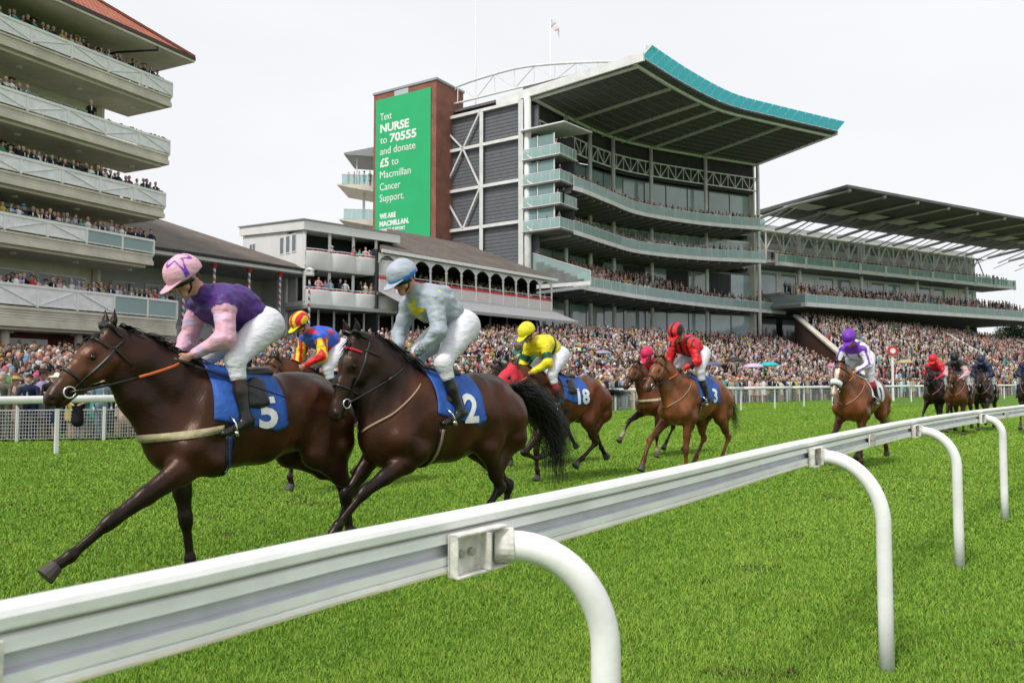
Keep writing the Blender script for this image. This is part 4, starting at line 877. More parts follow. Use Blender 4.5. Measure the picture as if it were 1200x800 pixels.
# ---- brick tower carrying the green banner
def tower():
    T0, T1 = np.array((-17.25, 97.9)), np.array((-8.95, 92.6)); d = unit(T1 - T0); n = np.array((-d[1], d[0])); n = n if n[1] > 0 else -n; z = 37.1; Lw = np.linalg.norm(T1 - T0)
    st = thing('brick_tower', 'red brick stair tower standing against the grey side of the main stand', 'tower', (T1[0], T1[1], 0))
    q2 = T1 + n * 5.4; q3 = T0 + n * 5.4
    mb = MB(); mb.prism([tuple(T0), tuple(T1), tuple(q2), tuple(q3)], 0, z)
    obj('wall', mb, M_brick, st, uv=lambda v: ((np.array(v[:2]) - T0) @ d + (np.array(v[:2]) - T0) @ n, v[2]))
    mb = MB(); c = [T0 - d * .12 - n * .12, T1 + d * .12 - n * .12, q2 + d * .12 + n * .12, q3 - d * .12 + n * .12]; mb.prism([tuple(p) for p in c], z + .003, z + .28); obj('coping', mb, mat('lead_coping', (.32, .34, .37), .5), st)
    a = T0 + d * 3.4 - n * .03; b = T0 + d * 5.6 - n * .03; mb = MB(); wall(mb, tuple(a), tuple(b), z - .85, z - .1, .08); obj('vent_panel', mb, mat('vent_grey', (.45, .50, .52), .5), st)
    bn = thing('banner', 'giant green banner with white charity appeal lettering hung on the brick tower', 'banner', (T0[0], T0[1], 18)); z0, z1 = 18.3, 36.35; a = T0 + d * .45 - n * .08; b = T0 + d * (Lw - .75) - n * .08
    mb = MB(); wall(mb, tuple(a), tuple(b), z0, z1, .04); obj('cloth', mb, M_banner, bn)
    wv = MB()
    M_let = mat('banner_lettering', (.80, .82, .80), .6)
    Wd = np.linalg.norm(b - a); lines = [('Text', 1.3, 0, 33.65), ('NURSE', 1.42, 1, 32.15), ('to ', 1.3, 0, 30.75), ('70555', 1.42, 1, 30.75), ('and donate', 1.3, 0, 29.35), ('£5', 1.42, 1, 27.85), ('to', 1.3, 0, 27.85), ('Macmillan', 1.3, 0, 26.4), ('Cancer', 1.3, 0, 24.9), ('Support.', 1.3, 0, 23.5), ('WE ARE', .86, 2, 21.4), ('MACMILLAN.', .86, 2, 20.45), ('CANCER SUPPORT', .58, 1, 19.75)]
    x_last = 0; prev = None
    for txt, sz, bold, zz in lines:
        cu = bpy.data.curves.new('lettering', 'FONT'); cu.body = txt.strip(); cu.size = sz; cu.offset = (0, .035, .05)[bold] * sz; cu.extrude = .012; cu.resolution_u = 3
        tmp = bpy.data.objects.new('lettering', cu); COL.objects.link(tmp); dg = bpy.context.evaluated_depsgraph_get(); me = bpy.data.meshes.new_from_object(tmp.evaluated_get(dg)); bpy.data.objects.remove(tmp)
        xs = [v.co.x for v in me.vertices]; wid = max(xs) - min(xs); x0 = .75
        if prev == zz: x0 = x_last + .45
        lim = {'NURSE': 4.6, 'and donate': 5.6, '70555': 4.2, 'Macmillan': 4.9, 'MACMILLAN.': 4.7, 'WE ARE': 2.6, 'CANCER SUPPORT': 4.1, 'Cancer': 3.3, 'Support.': 3.9, 'Text': 1.85}.get(txt.strip()); fx = lim / wid if lim else 1.0
        for v in me.vertices:
            x = (v.co.x - min(xs)) * fx + x0; o = a + d * x - n * (.035 + v.co.z); v.co = (o[0], o[1], zz + v.co.y)
        x_last = x0 + wid * fx; prev = zz; me.materials.clear(); me.materials.append(M_let); link_mesh('lettering', me, bn)
    # rear terraces to the left of the tower
    for k, (xa, xb, yt, yb) in enumerate(((395, 437, 196, 222), (397, 437, 242, 262))):
        zf = at(415, yb - 2, 101)[2]; p0, p1 = at(xa, yb, 99)[:2], at(xa + 44, yb, 99.5)[:2]; t = thing('viewing_deck', ['upper', 'lower'][k] + ' viewing deck with glass balustrade left of the brick tower' + [', holding a row of people', ', empty'][k], 'balcony', (p1[0], p1[1], zf))
        mb = MB(); v = [P3(p0, zf - .1), P3(p1, zf - .55), P3((p1[0], p1[1] + 7), zf - .55), P3((p0[0], p0[1] + 7), zf - .1)]; mb.prism([q[:2] for q in v], [zf - .15, zf - .9, zf - .9, zf - .15], zf); obj('deck', mb, M_soff, t)
        glass_front(t, [(p0[0] + .6, p0[1] + .05), (p1[0], p1[1] + .05)], zf, zf + 1.25, M_bal, .9)
        mb = MB(); c = ((p0[0] + p1[0]) / 2 + .6, p0[1] + 2.5); mb.beam(P3(c, zf - 6), P3(c, zf - .6), .3); obj('column', mb, M_steelw, t)
        if k == 0: CROWD.append(('strip', [(p0[0] + .9 + .1 * i, p0[1] + .5) for i in range(34)], zf, .42, 1, 1.0, 'deck'))
    c = at(403, 180, 99); t = thing('canopy', 'thin sloping metal canopy left of the brick tower above the viewing decks', 'canopy', (c[0], c[1], c[2])); p1 = at(438, 186, 99); mb = MB(); mb.prism([c[:2], p1[:2], (p1[0], p1[1] + 7), (c[0], c[1] + 7)], [c[2] - .1, p1[2] + .3, p1[2] + .3, c[2] - .1], [c[2] + .1, p1[2] + 1.5, p1[2] + 1.5, c[2] + .1]); obj('roof', mb, mat('grey_metal', (.28, .29, .30), .5), t); mb = MB(); mb.beam((p1[0] - 2.3, c[1] + 1, c[2] - 4.6), (p1[0] - 2.3, c[1] + 1, c[2]), .15); obj('column', mb, M_steelw, t)
tower()

# ---- second stand, beyond the first
def second_stand():
    z1, z2 = 21.8, 14.15; RFz, RBz = 28.6, 28.9
    a = np.array(onz(909, 297.5, z1)); b = np.array(onz(1188, 329, z1)); d = unit(b - a); n = np.array((-d[1], d[0]))
    st = thing('second_stand', 'pale steel grandstand at the right with green glass balconies and exposed roof ribs', 'grandstand', (a[0], a[1], 0)); Lf = np.linalg.norm(b - a)
    def pt(s, o): q = a + d * s + n * o; return (q[0], q[1])
    def so(px, py, z): q = np.array(onz(px, py, z)) - a; return (q @ d, q @ n)
    f0 = so(993, 217.5, RFz); b0 = so(886, 249, RBz); f1 = (Lf + 6, f0[1]); b1 = so(1181, 301, RBz)
    # canopy roof
    mb = MB(); A, B, C, D = pt(*f0), pt(*f1), pt(Lf + 2, b0[1]), pt(*b0); mb.prism([A, B, C, D], [RFz - .25] * 2 + [RBz - .3] * 2, [RFz + .15] * 2 + [RBz + .3] * 2); obj('roof', mb, M_roofu, st)
    nr = 10; sp_ = (f1[0] - f0[0] - 2) / nr
    for i in range(nr + 1):
        s = f0[0] + 1.0 + i * sp_; mb = MB(); zt = RFz - .45; F_ = P3(pt(s, f0[1] + .5), zt); Bk = P3(pt(s, 1.5), 25.4); M_ = P3(pt(s, f0[1] + (2 - f0[1]) * .55), RFz - .7)
        mb.tube([F_, M_, P3(pt(s, 3.5), 26.7)], [.16, .24, .26], 8); mb.beam(M_, Bk, .16); mb.beam(lerp(F_, M_, .75), P3(pt(s, 2.4), 24.4), .10); mb.sphere(F_, .34, 8, 6); obj('roof_rib', mb, mat('rib_grey', (.42, .42, .40), .5), st, True)
        if i < nr: mb = MB(); o1, o2 = f0[1] + (b0[1] - f0[1]) * .48, f0[1] + (b0[1] - f0[1]) * .64; mb.prism([pt(s + .8, o1), pt(s + sp_ - 1.2, o1), pt(s + sp_ - 1.2, o2), pt(s + .8, o2)], RFz - .36, RFz - .28); obj('rooflight', mb, M_white, st)
    # pale wall with clerestory, lattice truss in front
    W0 = 4.5; s0, s1 = -3.5, Lf - 6
    mb = MB(); wall(mb, pt(s0, W0), pt(s1, W0), 21.8, 26.2, .3); obj('wall', mb, mat('pale_cladding', (.42, .42, .40), .7, .12, .5), st)
    mb = MB(); wall(mb, pt(s0 - 2, W0 - .2), pt(s1 + 2, W0 - .2), 26.2, 26.5, .5); obj('cornice', mb, M_steelw, st)
    mb = MB(); wall(mb, pt(s0, W0 + .1), pt(s1, W0 + .1), 26.55, 27.6, .05); obj('clerestory', mb, mat('clerestory_glass', (.75, .78, .80), .1, .1, .5), st)
    for i in range(22):
        s = s0 + 1 + i * (s1 - s0 - 2) / 22; mb = MB(); wall(mb, pt(s, W0 - .17), pt(s + 2.1, W0 - .17), 24.5, 25.7, .04); obj('window', mb, M_pane if i % 2 else mat('grey_pane', (.2, .2, .2), .2), st)
    nt = 16
    for i in range(nt):
        sa, sb = s0 + (s1 - s0) * i / nt, s0 + (s1 - s0) * (i + 1) / nt; o = 2.6; mb = MB(); za, zb_ = 25.9, 21.9; mb.beam(P3(pt(sa, o), za), P3(pt(sb, o), za), .2); mb.beam(P3(pt(sa, o), zb_ + .9), P3(pt(sb, o), zb_ + .9), .16); mb.beam(P3(pt(sa, o), zb_ + .9), P3(pt((sa + sb) / 2, o), za), .16); mb.beam(P3(pt((sa + sb) / 2, o), za), P3(pt(sb, o), zb_ + .9), .16); mb.beam(P3(pt(sa, o), 20.6), P3(pt(sa, o), za), .2); obj('lattice_truss', mb, M_steelw, st)
    for i, s in enumerate((s0 + .5, 8, 24, 40, 56)):
        mb = MB(); mb.tube([P3(pt(s, 2.2), 5), P3(pt(s, 2.2), 26)], .35, 10); obj('column', mb, M_steelw, st, True)
    # floors
    for k, (z, o, g) in enumerate(((z1, 0, M_balg), (z2, None, M_bal))):
        if k == 1: q0 = so(944, 344.5, z); q1 = so(1200, 364.5, z); o = q0[1]; sa, sb = q0[0], q1[0] + 12
        else: sa, sb = 0, Lf
        P0, P1 = pt(sa, o), pt(sb, o)
        mb = MB(); mb.prism([P0, P1, pt(sb, W0 + 2), pt(sa - (4 if k == 0 else 2), W0 + 2)], z - 1.75, z - 1.3); obj('balcony_deck', mb, mat('grey_deck', (.22, .22, .22)), st)
        mb = MB(); wall(mb, pt(sa, o - .08), pt(sb, o - .08), z - 1.8, z - 1.2, .14)
        if k == 0:
            for i in range(11): c = pt(sa + (sb - sa) * i / 10, o - .12); mb.beam(P3(c, z - 1.9), P3(c, z + .02), .45, .25)
        obj('deck_edge', mb, M_steelw, st); glass_front(st, [P0, P1], z - 1.2, z, g, 2.2)
        CROWD.append(('strip', [pt(sa + .5 + i * .25, o + .5) for i in range(int((sb - sa) * 3.9))], z - 1.3, .5, 2, 1.0, 'S%d' % k))
        if k == 1:
            for r in range(5):
                mb = MB(); mb.prism([pt(sa, o + 1 + r * .9), pt(sb, o + 1 + r * .9), pt(sb, W0 - .2), pt(sa, W0 - .2)], z - 1.295 + .4 * r, z - 1.3 + .4 * (r + 1)); obj('seating_step', mb, M_step, st)
                CROWD.append(('strip', [pt(sa + 1 + i * .25, o + 1.4 + r * .9) for i in range(int((sb - sa) * (1.6 if r < 2 else 3.6)))], z - 1.3 + .4 * (r + 1), .75, 1, 1.0, 'S1'))
            # return of the balustrade down to the near end
            mb = MB(); wall(mb, P0, pt(-5, -1), z - 1.2, z + .1, .06); obj('end_balustrade', mb, M_bal, st)
            mb = MB(); wall(mb, P0, pt(-5, -1), z - 1.8, z - 1.2, .2); obj('deck_edge', mb, M_steelw, st)
    for k, (za, zb_) in enumerate(((z2 + .2, z1 - 1.9), (4, z2 - 1.9))):
        nb = 14
        for i in range(nb):
            sa, sb = s0 + (s1 - s0) * i / nb, s0 + (s1 - s0) * (i + 1) / nb; mb = MB(); wall(mb, pt(sa + .2, W0), pt(sb - 1.0, W0), za + .2, zb_ - .4, .06); gz = obj('glazing', mb, M_panel if k == 1 or i % 3 else M_white, st); mb = MB(); wall(mb, pt(sb - 1.0, W0 - .05), pt(sb + .2, W0 - .05), za, zb_, .2); wall(mb, pt(sa, W0 - .03), pt(sb, W0 - .03), zb_ - .4, zb_, .2); obj('pier', mb, M_steelw if k == 0 else M_dark, gz)
        mb = MB(); wall(mb, pt(s0, W0 + .5), pt(s1, W0 + .5), za, zb_, .3); obj('inner_wall', mb, M_dark, st)
    mb = MB(); wall(mb, pt(s0, 1), pt(s0, 14), 8, 26.2, .3); wall(mb, pt(s0 - 3, 3), pt(s0 - 3, 14), 8, 22, .3); obj('end_wall', mb, mat('pale_cladding', (.4, .4, .4)), st)
    mb = MB(); wall(mb, pt(s1, W0), pt(s1, 16), 0, 26.2, .3); wall(mb, pt(s0, 16), pt(s1, 16), 0, 26.2, .3); obj('rear_wall', mb, mat('pale_cladding', (.4, .4, .4)), st)
    global SS; SS = (a, d, n, Lf)
second_stand()

# ---- flagpoles
for i, (x, y0, y1, Y, lab, fl) in enumerate(((557.5, -6, 118, 118, 'tall bare white flagpole rising behind the brick tower', 0), (645, 22, 95, 112, 'white flagpole flying a limp pale flag behind the main stand roof', 1), (756, 52, 72, 100, 'short pole with a white and yellow flag at the tip of the cantilever roof', 2))):
    a, b = at(x, y1, Y), at(x, y0, Y); t = thing('flagpole', lab, 'flagpole', (a[0], a[1], 30)); mb = MB(); mb.tube([(b[0], b[1], 30 if i < 2 else 37), b], [.14, .07] if i < 2 else [.05, .04], 8); obj('pole', mb, M_white, t, True)
    if fl:
        mb = MB(); nx, nz = 10, 6; w, hh = (1.7, 1.3) if fl == 1 else (1.6, .8)
        for ii in range(nx + 1):
            for jj in range(nz + 1): u, v = ii / nx, jj / nz; mb.v.append((b[0] + w * u * .75, b[1] + .25 * math.sin(6 * u) * u, b[2] - .1 - hh * v - (1.5 if fl == 1 else .3) * u * u * w * .6))
        for ii in range(nx):
            for jj in range(nz): k = ii * (nz + 1) + jj; mb.f.append((k, k + 1, k + nz + 2, k + nz + 1)); mb.m.append(1 if (fl == 2 and 2 < ii < 7 and 1 < jj < 4) or (fl == 1 and (ii + jj) % 5 == 0) else 0)
        f = obj('flag', mb, [mat('flag_white', (.7, .7, .7), .8), mat('flag_colour', (.6, .5, .08) if fl == 2 else (.4, .2, .25), .8)] if fl == 2 else [MATS.get('flag_white') or mat('flag_white', (.7, .7, .7), .8), mat('flag_pink', (.45, .25, .3), .8)], t, True)
pv = MB(); _b = [(-34, 17.5), (-19, 24.5), (-11.5, 28.5), (-3, 38.5), (7, 52), (17, 64.5), (27, 75), (38, 85), (60, 101), (88, 119), (130, 143)]; pv.add([(x, y, .006) for x, y in _b] + [(200, 300, .006), (-150, 300, .006), (-150, 17, .006)], [tuple(range(14))]); _p = obj('added_paving', pv, mat('added_paving_grey', (.22, .22, .21), .9, .3, .3)); _p['kind'] = 'structure'  # grey sheet added under the stands to cut green light bounced off the turf
# ------------------------------------------------------------------ stepped terraces in front of the stands
Bl = [(-34, 17.5, 0), (-19, 24.5, 0), (-11.5, 28.5, 0), (-3, 38.5, 0), (7, 52, 0), (17, 64.5, 0), (27, 75, 0), (38, 85, .0)]
Tl = [(-38, 30, 1.9), (-24.0, 48.5, 2.2), (-19.5, 57, 2.9), (-12, 64.5, 4.0), (-3.5, 74.5, 5.1), (7.5, 89, 6.1), (18.5, 102, 6.5), (40.5, 119.5, 6.8)]
B2 = [(39, 86, 0), (60, 101, 0), (88, 119, 0), (120, 138, 0)]; T2 = [(43.5, 119.5, 10.2), (64, 131, 9.6), (90, 147, 8.4), (118, 162, 7.2)]
def sheet(name, B, T, rows, z_low, nu=48):
    b = resample(smooth_line(B, 5), nu); t = resample(smooth_line(T, 5), nu); mb = MB(); N = nu + 1
    for r in range(rows + 1):
        v = r / rows
        for i in range(N):
            x, y = b[i][0] * (1 - v) + t[i][0] * v, b[i][1] * (1 - v) + t[i][1] * v; z = b[i][2] * (1 - v) + t[i][2] * v + z_low * (1 - v)
            zp = b[i][2] * (1 - max(0, (r - 1) / rows)) + t[i][2] * max(0, (r - 1) / rows) + z_low * (1 - max(0, (r - 1) / rows)) if r else .0
            mb.v.append((x, y, zp)); mb.v.append((x, y, z))
    for r in range(rows + 1):
        for i in range(nu):
            a = (r * N + i) * 2; mb.f.append((a, a + 2, a + 3, a + 1)); mb.m.append(0)
            if r < rows: c = ((r + 1) * N + i) * 2; mb.f.append((a + 1, a + 3, c + 2, c)); mb.m.append(0)
    # skirt at the two ends
    for i in (0, nu):
        for r in range(rows):
            a = (r * N + i) * 2 + 1; c = ((r + 1) * N + i) * 2; k = len(mb.v); mb.v += [(*mb.v[a][:2], -.2), (*mb.v[c][:2], -.2)]; mb.f.append((a, c, k + 1, k)); mb.m.append(0)
    o = obj(name, mb, M_step); o['kind'] = 'structure'; return b, t
b1, t1 = sheet('terrace', Bl, Tl, 30, .1); b2, t2 = sheet('terrace', B2, T2, 34, .9, 36)
hw = thing('dividing_wall', 'sloping brown wall with a pale coping between the two crowd terraces', 'wall', (40, 88, 0)); mb = MB(); a, b = (38.6, 86.5), (42.6, 119.8); mb.prism([a, b, (b[0] + .5, b[1]), (a[0] + .5, a[1])], 0, [1.7, 11.3, 11.3, 1.7]); obj('wall', mb, mat('brown_boarding', (.085, .038, .028), .8, .3, 1), hw)
mb = MB(); mb.beam((a[0] + .2, a[1], 1.8), (b[0] + .2, b[1], 11.4), .75, .28); obj('coping', mb, M_conc, hw)
for k, (u, w0, w1) in enumerate(((14, .32, .9), (24, .35, .95))):
    h2 = thing('stair_wall', ['low pale wall with a stair cutting up through the far terrace crowd, nearer of two', 'low pale wall with a stair cutting up through the far terrace crowd, farther of two'][k], 'wall', (*lerp(b2[u], t2[u], .5)[:2], 4)); mb = MB()
    p, q = lerp(b2[u], t2[u], w0), lerp(b2[u], t2[u], w1); mb.beam((p[0], p[1], p[2] + .9), (q[0], q[1], q[2] + .9), .5, 1.4); obj('wall', mb, M_conc, h2)
# white crush rails on the terrace
for k, (i0, i1, v, lab) in enumerate(((0, 9, .22, 'white tubular crush rail on the near terrace below the left stand'), (0, 9, .55, 'upper white railing on the terrace platform below the left stand'), (10, 26, .10, 'white tubular crush rail along the lowest terrace steps behind the lead horses'), (30, 47, .12, 'white tubular crush rail along the lowest terrace steps behind the trailing horses'))):
    cr = thing('crush_rail', lab, 'railing', (*lerp(b1[i0], t1[i0], v)[:2], 0), group='white railings on the terraces'); mb = MB(); pr = [lerp(b1[i], t1[i], v) for i in range(i0, i1 + 1)]
    zb_ = lambda p: p[2] + .1
    for hgt in (1.05, .65): mb.tube([(p[0], p[1], zb_(p) + hgt) for p in pr], .04, 6)
    obj('rail', mb, M_white, cr); mb = MB()
    for i in range(len(pr) - 1):
        for q in (0, .5): p = lerp(pr[i], pr[i + 1], q); mb.beam((p[0], p[1], zb_(p) - .2), (p[0], p[1], zb_(p) + 1.07), .06)
    o_ = obj('uprights', mb, M_white, cr)
# ------------------------------------------------------------------ finishing-post disc
fp = at(1046, 440, 62); t_ = thing('course_marker', 'white post topped by a white disc with a red ring among the crowd', 'marker', (fp[0], fp[1], 0)); zc = at(1046, 411, 62)[2]
mb = MB(); mb.beam((fp[0], fp[1], 0), (fp[0], fp[1], zc), .14); obj('post', mb, M_white, t_)
for r, m, dy in ((.40, MATS.get('disc_red') or mat('disc_red', (.6, .03, .04), .5), 0), (.21, M_white, -.04)): mb = MB(); mb.tube([(fp[0], fp[1] - .05 + dy, zc), (fp[0], fp[1] - .13 + dy, zc)], r, 24); obj('disc' if r > .3 else 'disc_centre', mb, m, t_)

# ------------------------------------------------------------------ crowd: detailed spectators
def spect_mat():
    m = bpy.data.materials.new('spectator'); m.use_nodes = True; nt = m.node_tree; lk = nt.links.new; b = nt.nodes['Principled BSDF']; b.inputs['Roughness'].default_value = .75; b.inputs['Specular IOR Level'].default_value = .2
    a = nt.nodes.new('ShaderNodeAttribute'); a.attribute_name = 'Col'; oi = nt.nodes.new('ShaderNodeObjectInfo'); mx = nt.nodes.new('ShaderNodeMix'); mx.data_type = 'RGBA'
    lk(a.outputs['Alpha'], mx.inputs[0]); lk(a.outputs['Color'], mx.inputs[6]); lk(oi.outputs['Color'], mx.inputs[7]); lk(mx.outputs[2], b.inputs['Base Color']); return m
M_spec = spect_mat()
def spectator(kind, hair, hat, pose, h=.024, skin=(.55, .31, .22)):
    P = []; sk = skin; S = (1, 0, 1); sh = .20 if kind == 'man' else .165; X = (0, 1, 0)
    TOPC = (9, 9, 9); BOT = (.02, .022, .03) if kind == 'man' else None
    lean = .10 if pose == 'lean' else 0
    hd = (lean + .03, 0, 1.62); leg = (TOPC if kind == 'man' else sk)
    for s in (1, -1):
        P += [cap((0, .09 * s, .92), (.02, .10 * s, .5), .095 if kind == 'man' else .08, .065 if kind == 'man' else .05, .03, None, 1, leg), cap((.02, .10 * s, .5), (0, .11 * s, .08), .065 if kind == 'man' else .05, .045 if kind == 'man' else .032, .02, None, 1, leg), cap((0, .11 * s, .04), (.13, .12 * s, .035), .045, .038, .01, None, 1, (.02, .015, .015))]
    P += [cap((0, 0, 1.0), (lean * .4, 0, 1.15), .15, .135, .05, X, 1.05, TOPC), cap((lean * .4, 0, 1.15), (lean, 0, 1.35), .135, .15, .05, X, 1.15, TOPC)]
    if kind == 'woman': P.append(cap((0, 0, 1.0), (0, 0, .58), .15, .19, .05, X, 1.0, TOPC))
    else: P.append(cap((lean + .11, 0, 1.38), (lean * .6 + .12, 0, 1.18), .035, .025, .02, X, .8, (.75, .75, .78))); P.append(cap((lean + .135, 0, 1.38), (lean * .6 + .145, 0, 1.16), .014, .018, .005, X, .8, (.3, .05, .2)))
    P += [cap((lean, 0, 1.42), hd, .055, .05, .03, None, 1, sk), cap((hd[0] - .01, 0, 1.63), (hd[0] + .01, 0, 1.60), .092, .078, .02, X, .86, sk), cap((hd[0] + .03, 0, 1.57), (hd[0] + .04, 0, 1.55), .05, .04, .03, X, .9, sk), cap((hd[0] + .09, 0, 1.61), (hd[0] + .10, 0, 1.60), .014, .016, .01, None, 1, sk)]
    if hair: P.append(cap((hd[0] - .03, 0, 1.66), (hd[0] - .015, 0, 1.68), .098, .092, .01, X, .9, hair))
    if kind == 'woman' and hair:
        for s in (1, -1): P.append(cap((hd[0] - .04, .05 * s, 1.62), (hd[0] - .05, .07 * s, 1.44), .06, .045, .03, None, 1, hair))
    if hat:
        if hat[0] == 'wide': P += [cap((hd[0], 0, 1.70), (hd[0], 0, 1.71), .19, .19, .01, (0, 0, 1), .14, hat[1]), cap((hd[0] - .02, 0, 1.72), (hd[0] - .02, 0, 1.75), .10, .08, .01, None, 1, hat[1])]
        elif hat[0] == 'fasc': P += [cap((hd[0] + .01, .05, 1.74), (hd[0] + .0, .12, 1.80), .075, .03, .01, (0, 0, 1), .5, hat[1]), cap((hd[0], .05, 1.76), (hd[0] - .05, -.08, 1.86), .015, .006, .01, None, 1, hat[1])]
        elif hat[0] == 'flat': P += [cap((hd[0] - .02, 0, 1.71), (hd[0] + .06, 0, 1.69), .10, .07, .01, (0, 0, 1), .55, hat[1])]
    AC = TOPC
    for s in (1, -1):
        a = (lean, sh * s, 1.37)
        if pose == 'lean': e, w = (lean + .12, (sh + .07) * s, 1.12), (lean + .32, .10 * s, 1.05)
        elif pose == 'clap': e, w = (lean + .08, (sh + .06) * s, 1.12), (lean + .28, .03 * s, 1.25)
        elif pose == 'point' and s > 0: e, w = (.22, .26, 1.30), (.46, .2, 1.42)
        elif pose == 'phone' and s > 0: e, w = (.14, .24, 1.22), (.24, .10, 1.52)
        else: e, w = (-.02, (sh + .06) * s, 1.10), (.10, (sh + .03) * s, .88)
        bare = kind == 'woman' and pose in ('clap', 'lean', 'phone')
        P += [cap((lean, sh * .5 * s, 1.38), a, .075, .062, .03, None, 1, TOPC if not bare else TOPC), cap(a, e, .05 if kind == 'man' else .04, .042 if kind == 'man' else .034, .02, None, 1, sk if bare else AC), cap(e, w, .042 if kind == 'man' else .032, .03 if kind == 'man' else .026, .015, None, 1, sk if bare else AC)]
        d = unit(V3(*w) - V3(*e)); P.append(cap(w, V3(*w) + d * .09, .034, .028, .012, None, 1, sk))
    V, F = nets(P, h); C = prim_cols(P, V, .006); top = np.clip(C.max(1) / 9, 0, 1); top = np.where(top > .45, 1.0, 0.0)
    C = np.where(C.max(1)[:, None] > 1, np.clip(C, 0, .6), C)
    me_o = np_mesh('person', V, F, M_spec, C, True); me = me_o.data; ca = me.color_attributes['Col']; c4 = np.ones((len(V), 4), np.float32); c4[:, :3] = np.clip(C, 0, 1); c4[:, 3] = top; ca.data.foreach_set('color', c4.ravel()); bpy.data.objects.remove(me_o); return me
HR = dict(dark=(.02, .014, .01), brown=(.09, .045, .02), blond=(.42, .28, .12), grey=(.38, .37, .36), none=None)
VAR = []
for kind, hair, hat, pose in (('man', 'dark', None, 'lean'), ('man', 'grey', None, 'lean'), ('man', 'none', None, 'lean'), ('man', 'brown', None, 'clap'), ('man', 'dark', None, 'stand'), ('man', 'grey', ('flat', (.15, .13, .1)), 'stand'), ('man', 'brown', None, 'phone'),
                              ('woman', 'blond', None, 'lean'), ('woman', 'brown', ('wide', (.62, .55, .40)), 'lean'), ('woman', 'dark', ('fasc', (.02, .02, .025)), 'clap'), ('woman', 'blond', ('fasc', (.6, .1, .2)), 'lean'), ('woman', 'brown', None, 'phone'), ('woman', 'grey', ('wide', (.75, .72, .7)), 'clap')):
    VAR.append((spectator(kind, HR[hair], hat, pose), kind, hair, hat, pose))
TOPS_M = [('navy suit', (.012, .018, .05)), ('black suit', (.01, .01, .012)), ('charcoal suit', (.04, .04, .045)), ('pale grey suit', (.30, .31, .33)), ('white shirt', (.72, .72, .72)), ('pale blue shirt', (.36, .46, .62)), ('light blue suit', (.16, .22, .34)), ('tan jacket', (.35, .25, .15)), ('pink shirt', (.65, .38, .42)), ('tweed jacket', (.13, .11, .08))]
TOPS_W = [('black dress', (.012, .012, .014)), ('cream dress', (.66, .60, .48)), ('red dress', (.52, .03, .04)), ('turquoise dress', (.06, .42, .42)), ('pale pink dress', (.66, .42, .42)), ('navy dress', (.015, .025, .08)), ('white dress', (.76, .75, .73)), ('yellow dress', (.62, .52, .08)), ('coral dress', (.66, .16, .1)), ('lilac dress', (.42, .34, .55)), ('green dress', (.08, .26, .09)), ('beige coat', (.42, .34, .25))]
PLACE = {'stand0': ("on the left stand's top balcony", 'spectators on the top balcony of the left stand'), 'stand1': ("on the left stand's second balcony", 'spectators on the second balcony of the left stand'), 'stand2': ("on the left stand's middle balcony", 'spectators on the middle balcony of the left stand'),
         'stand3': ("on the left stand's fourth balcony", 'spectators on the fourth balcony of the left stand'), 'stand4': ("on the left stand's lowest balcony", 'spectators on the lowest balcony of the left stand'), 'white0': ('on the upper scalloped balcony', 'spectators on the upper scalloped balcony'),
         'white1': ('on the lower scalloped balcony', 'spectators on the lower scalloped balcony'), 'arcade': ('behind the red cloth band under the arcade', 'spectators under the arcade'), 'front': ('at the mesh barrier', 'front row of spectators at the mesh barrier'), 'front2': ('second row behind the barrier', 'second row of spectators behind the barrier'), 'plat': ('by the railing below the left stand', 'spectators on the terrace below the left stand')}
rp = random.Random(21)
# front row along the barrier, near end of the course first
fs = smooth_line([(p[0], p[1]) for p in fenp], 4); FSL = plen(fs)[-1]; s = 7.0; FRONT_END = 33
while s < FRONT_END:
    p = palong(fs, s); q = palong(fs, s + .2); t = unit((q[0] - p[0], q[1] - p[1])); nn = (-t[1], t[0]); fa = math.atan2(-nn[1], -nn[0]); o = rp.uniform(.32, .5); SPOTS.append((p[0] + nn[0] * o, p[1] + nn[1] * o, 0, fa + rp.uniform(-.5, .6), 'front', s)); 
    if s < 24: o = rp.uniform(.95, 1.2); SPOTS.append((p[0] + nn[0] * o + t[0] * .25, p[1] + nn[1] * o + t[1] * .25, 0, fa + rp.uniform(-.5, .5), 'front2', s))
    s += rp.uniform(.45, .85)
for k in range(26):
    i = rp.uniform(3.0, 8.8); v = rp.choice((.25, .28, .6, .64)); i0 = int(i); p = lerp(lerp(b1[i0], b1[i0 + 1], i - i0), lerp(t1[i0], t1[i0 + 1], i - i0), v); SPOTS.append((p[0], p[1], p[2] + .10, R(-50) + rp.uniform(-.4, .4), 'plat', i))
rp.shuffle(SPOTS)
must = [q for q in SPOTS]; print('spots', len(must))
must.sort(key=lambda q: math.hypot(q[0], q[1]) + (-30 if q[4][:4] in ('whit', 'arca') else -8 if q[4].startswith('stand') else 0)); extra = must[298:]; must = must[:298]
vis_front = {}
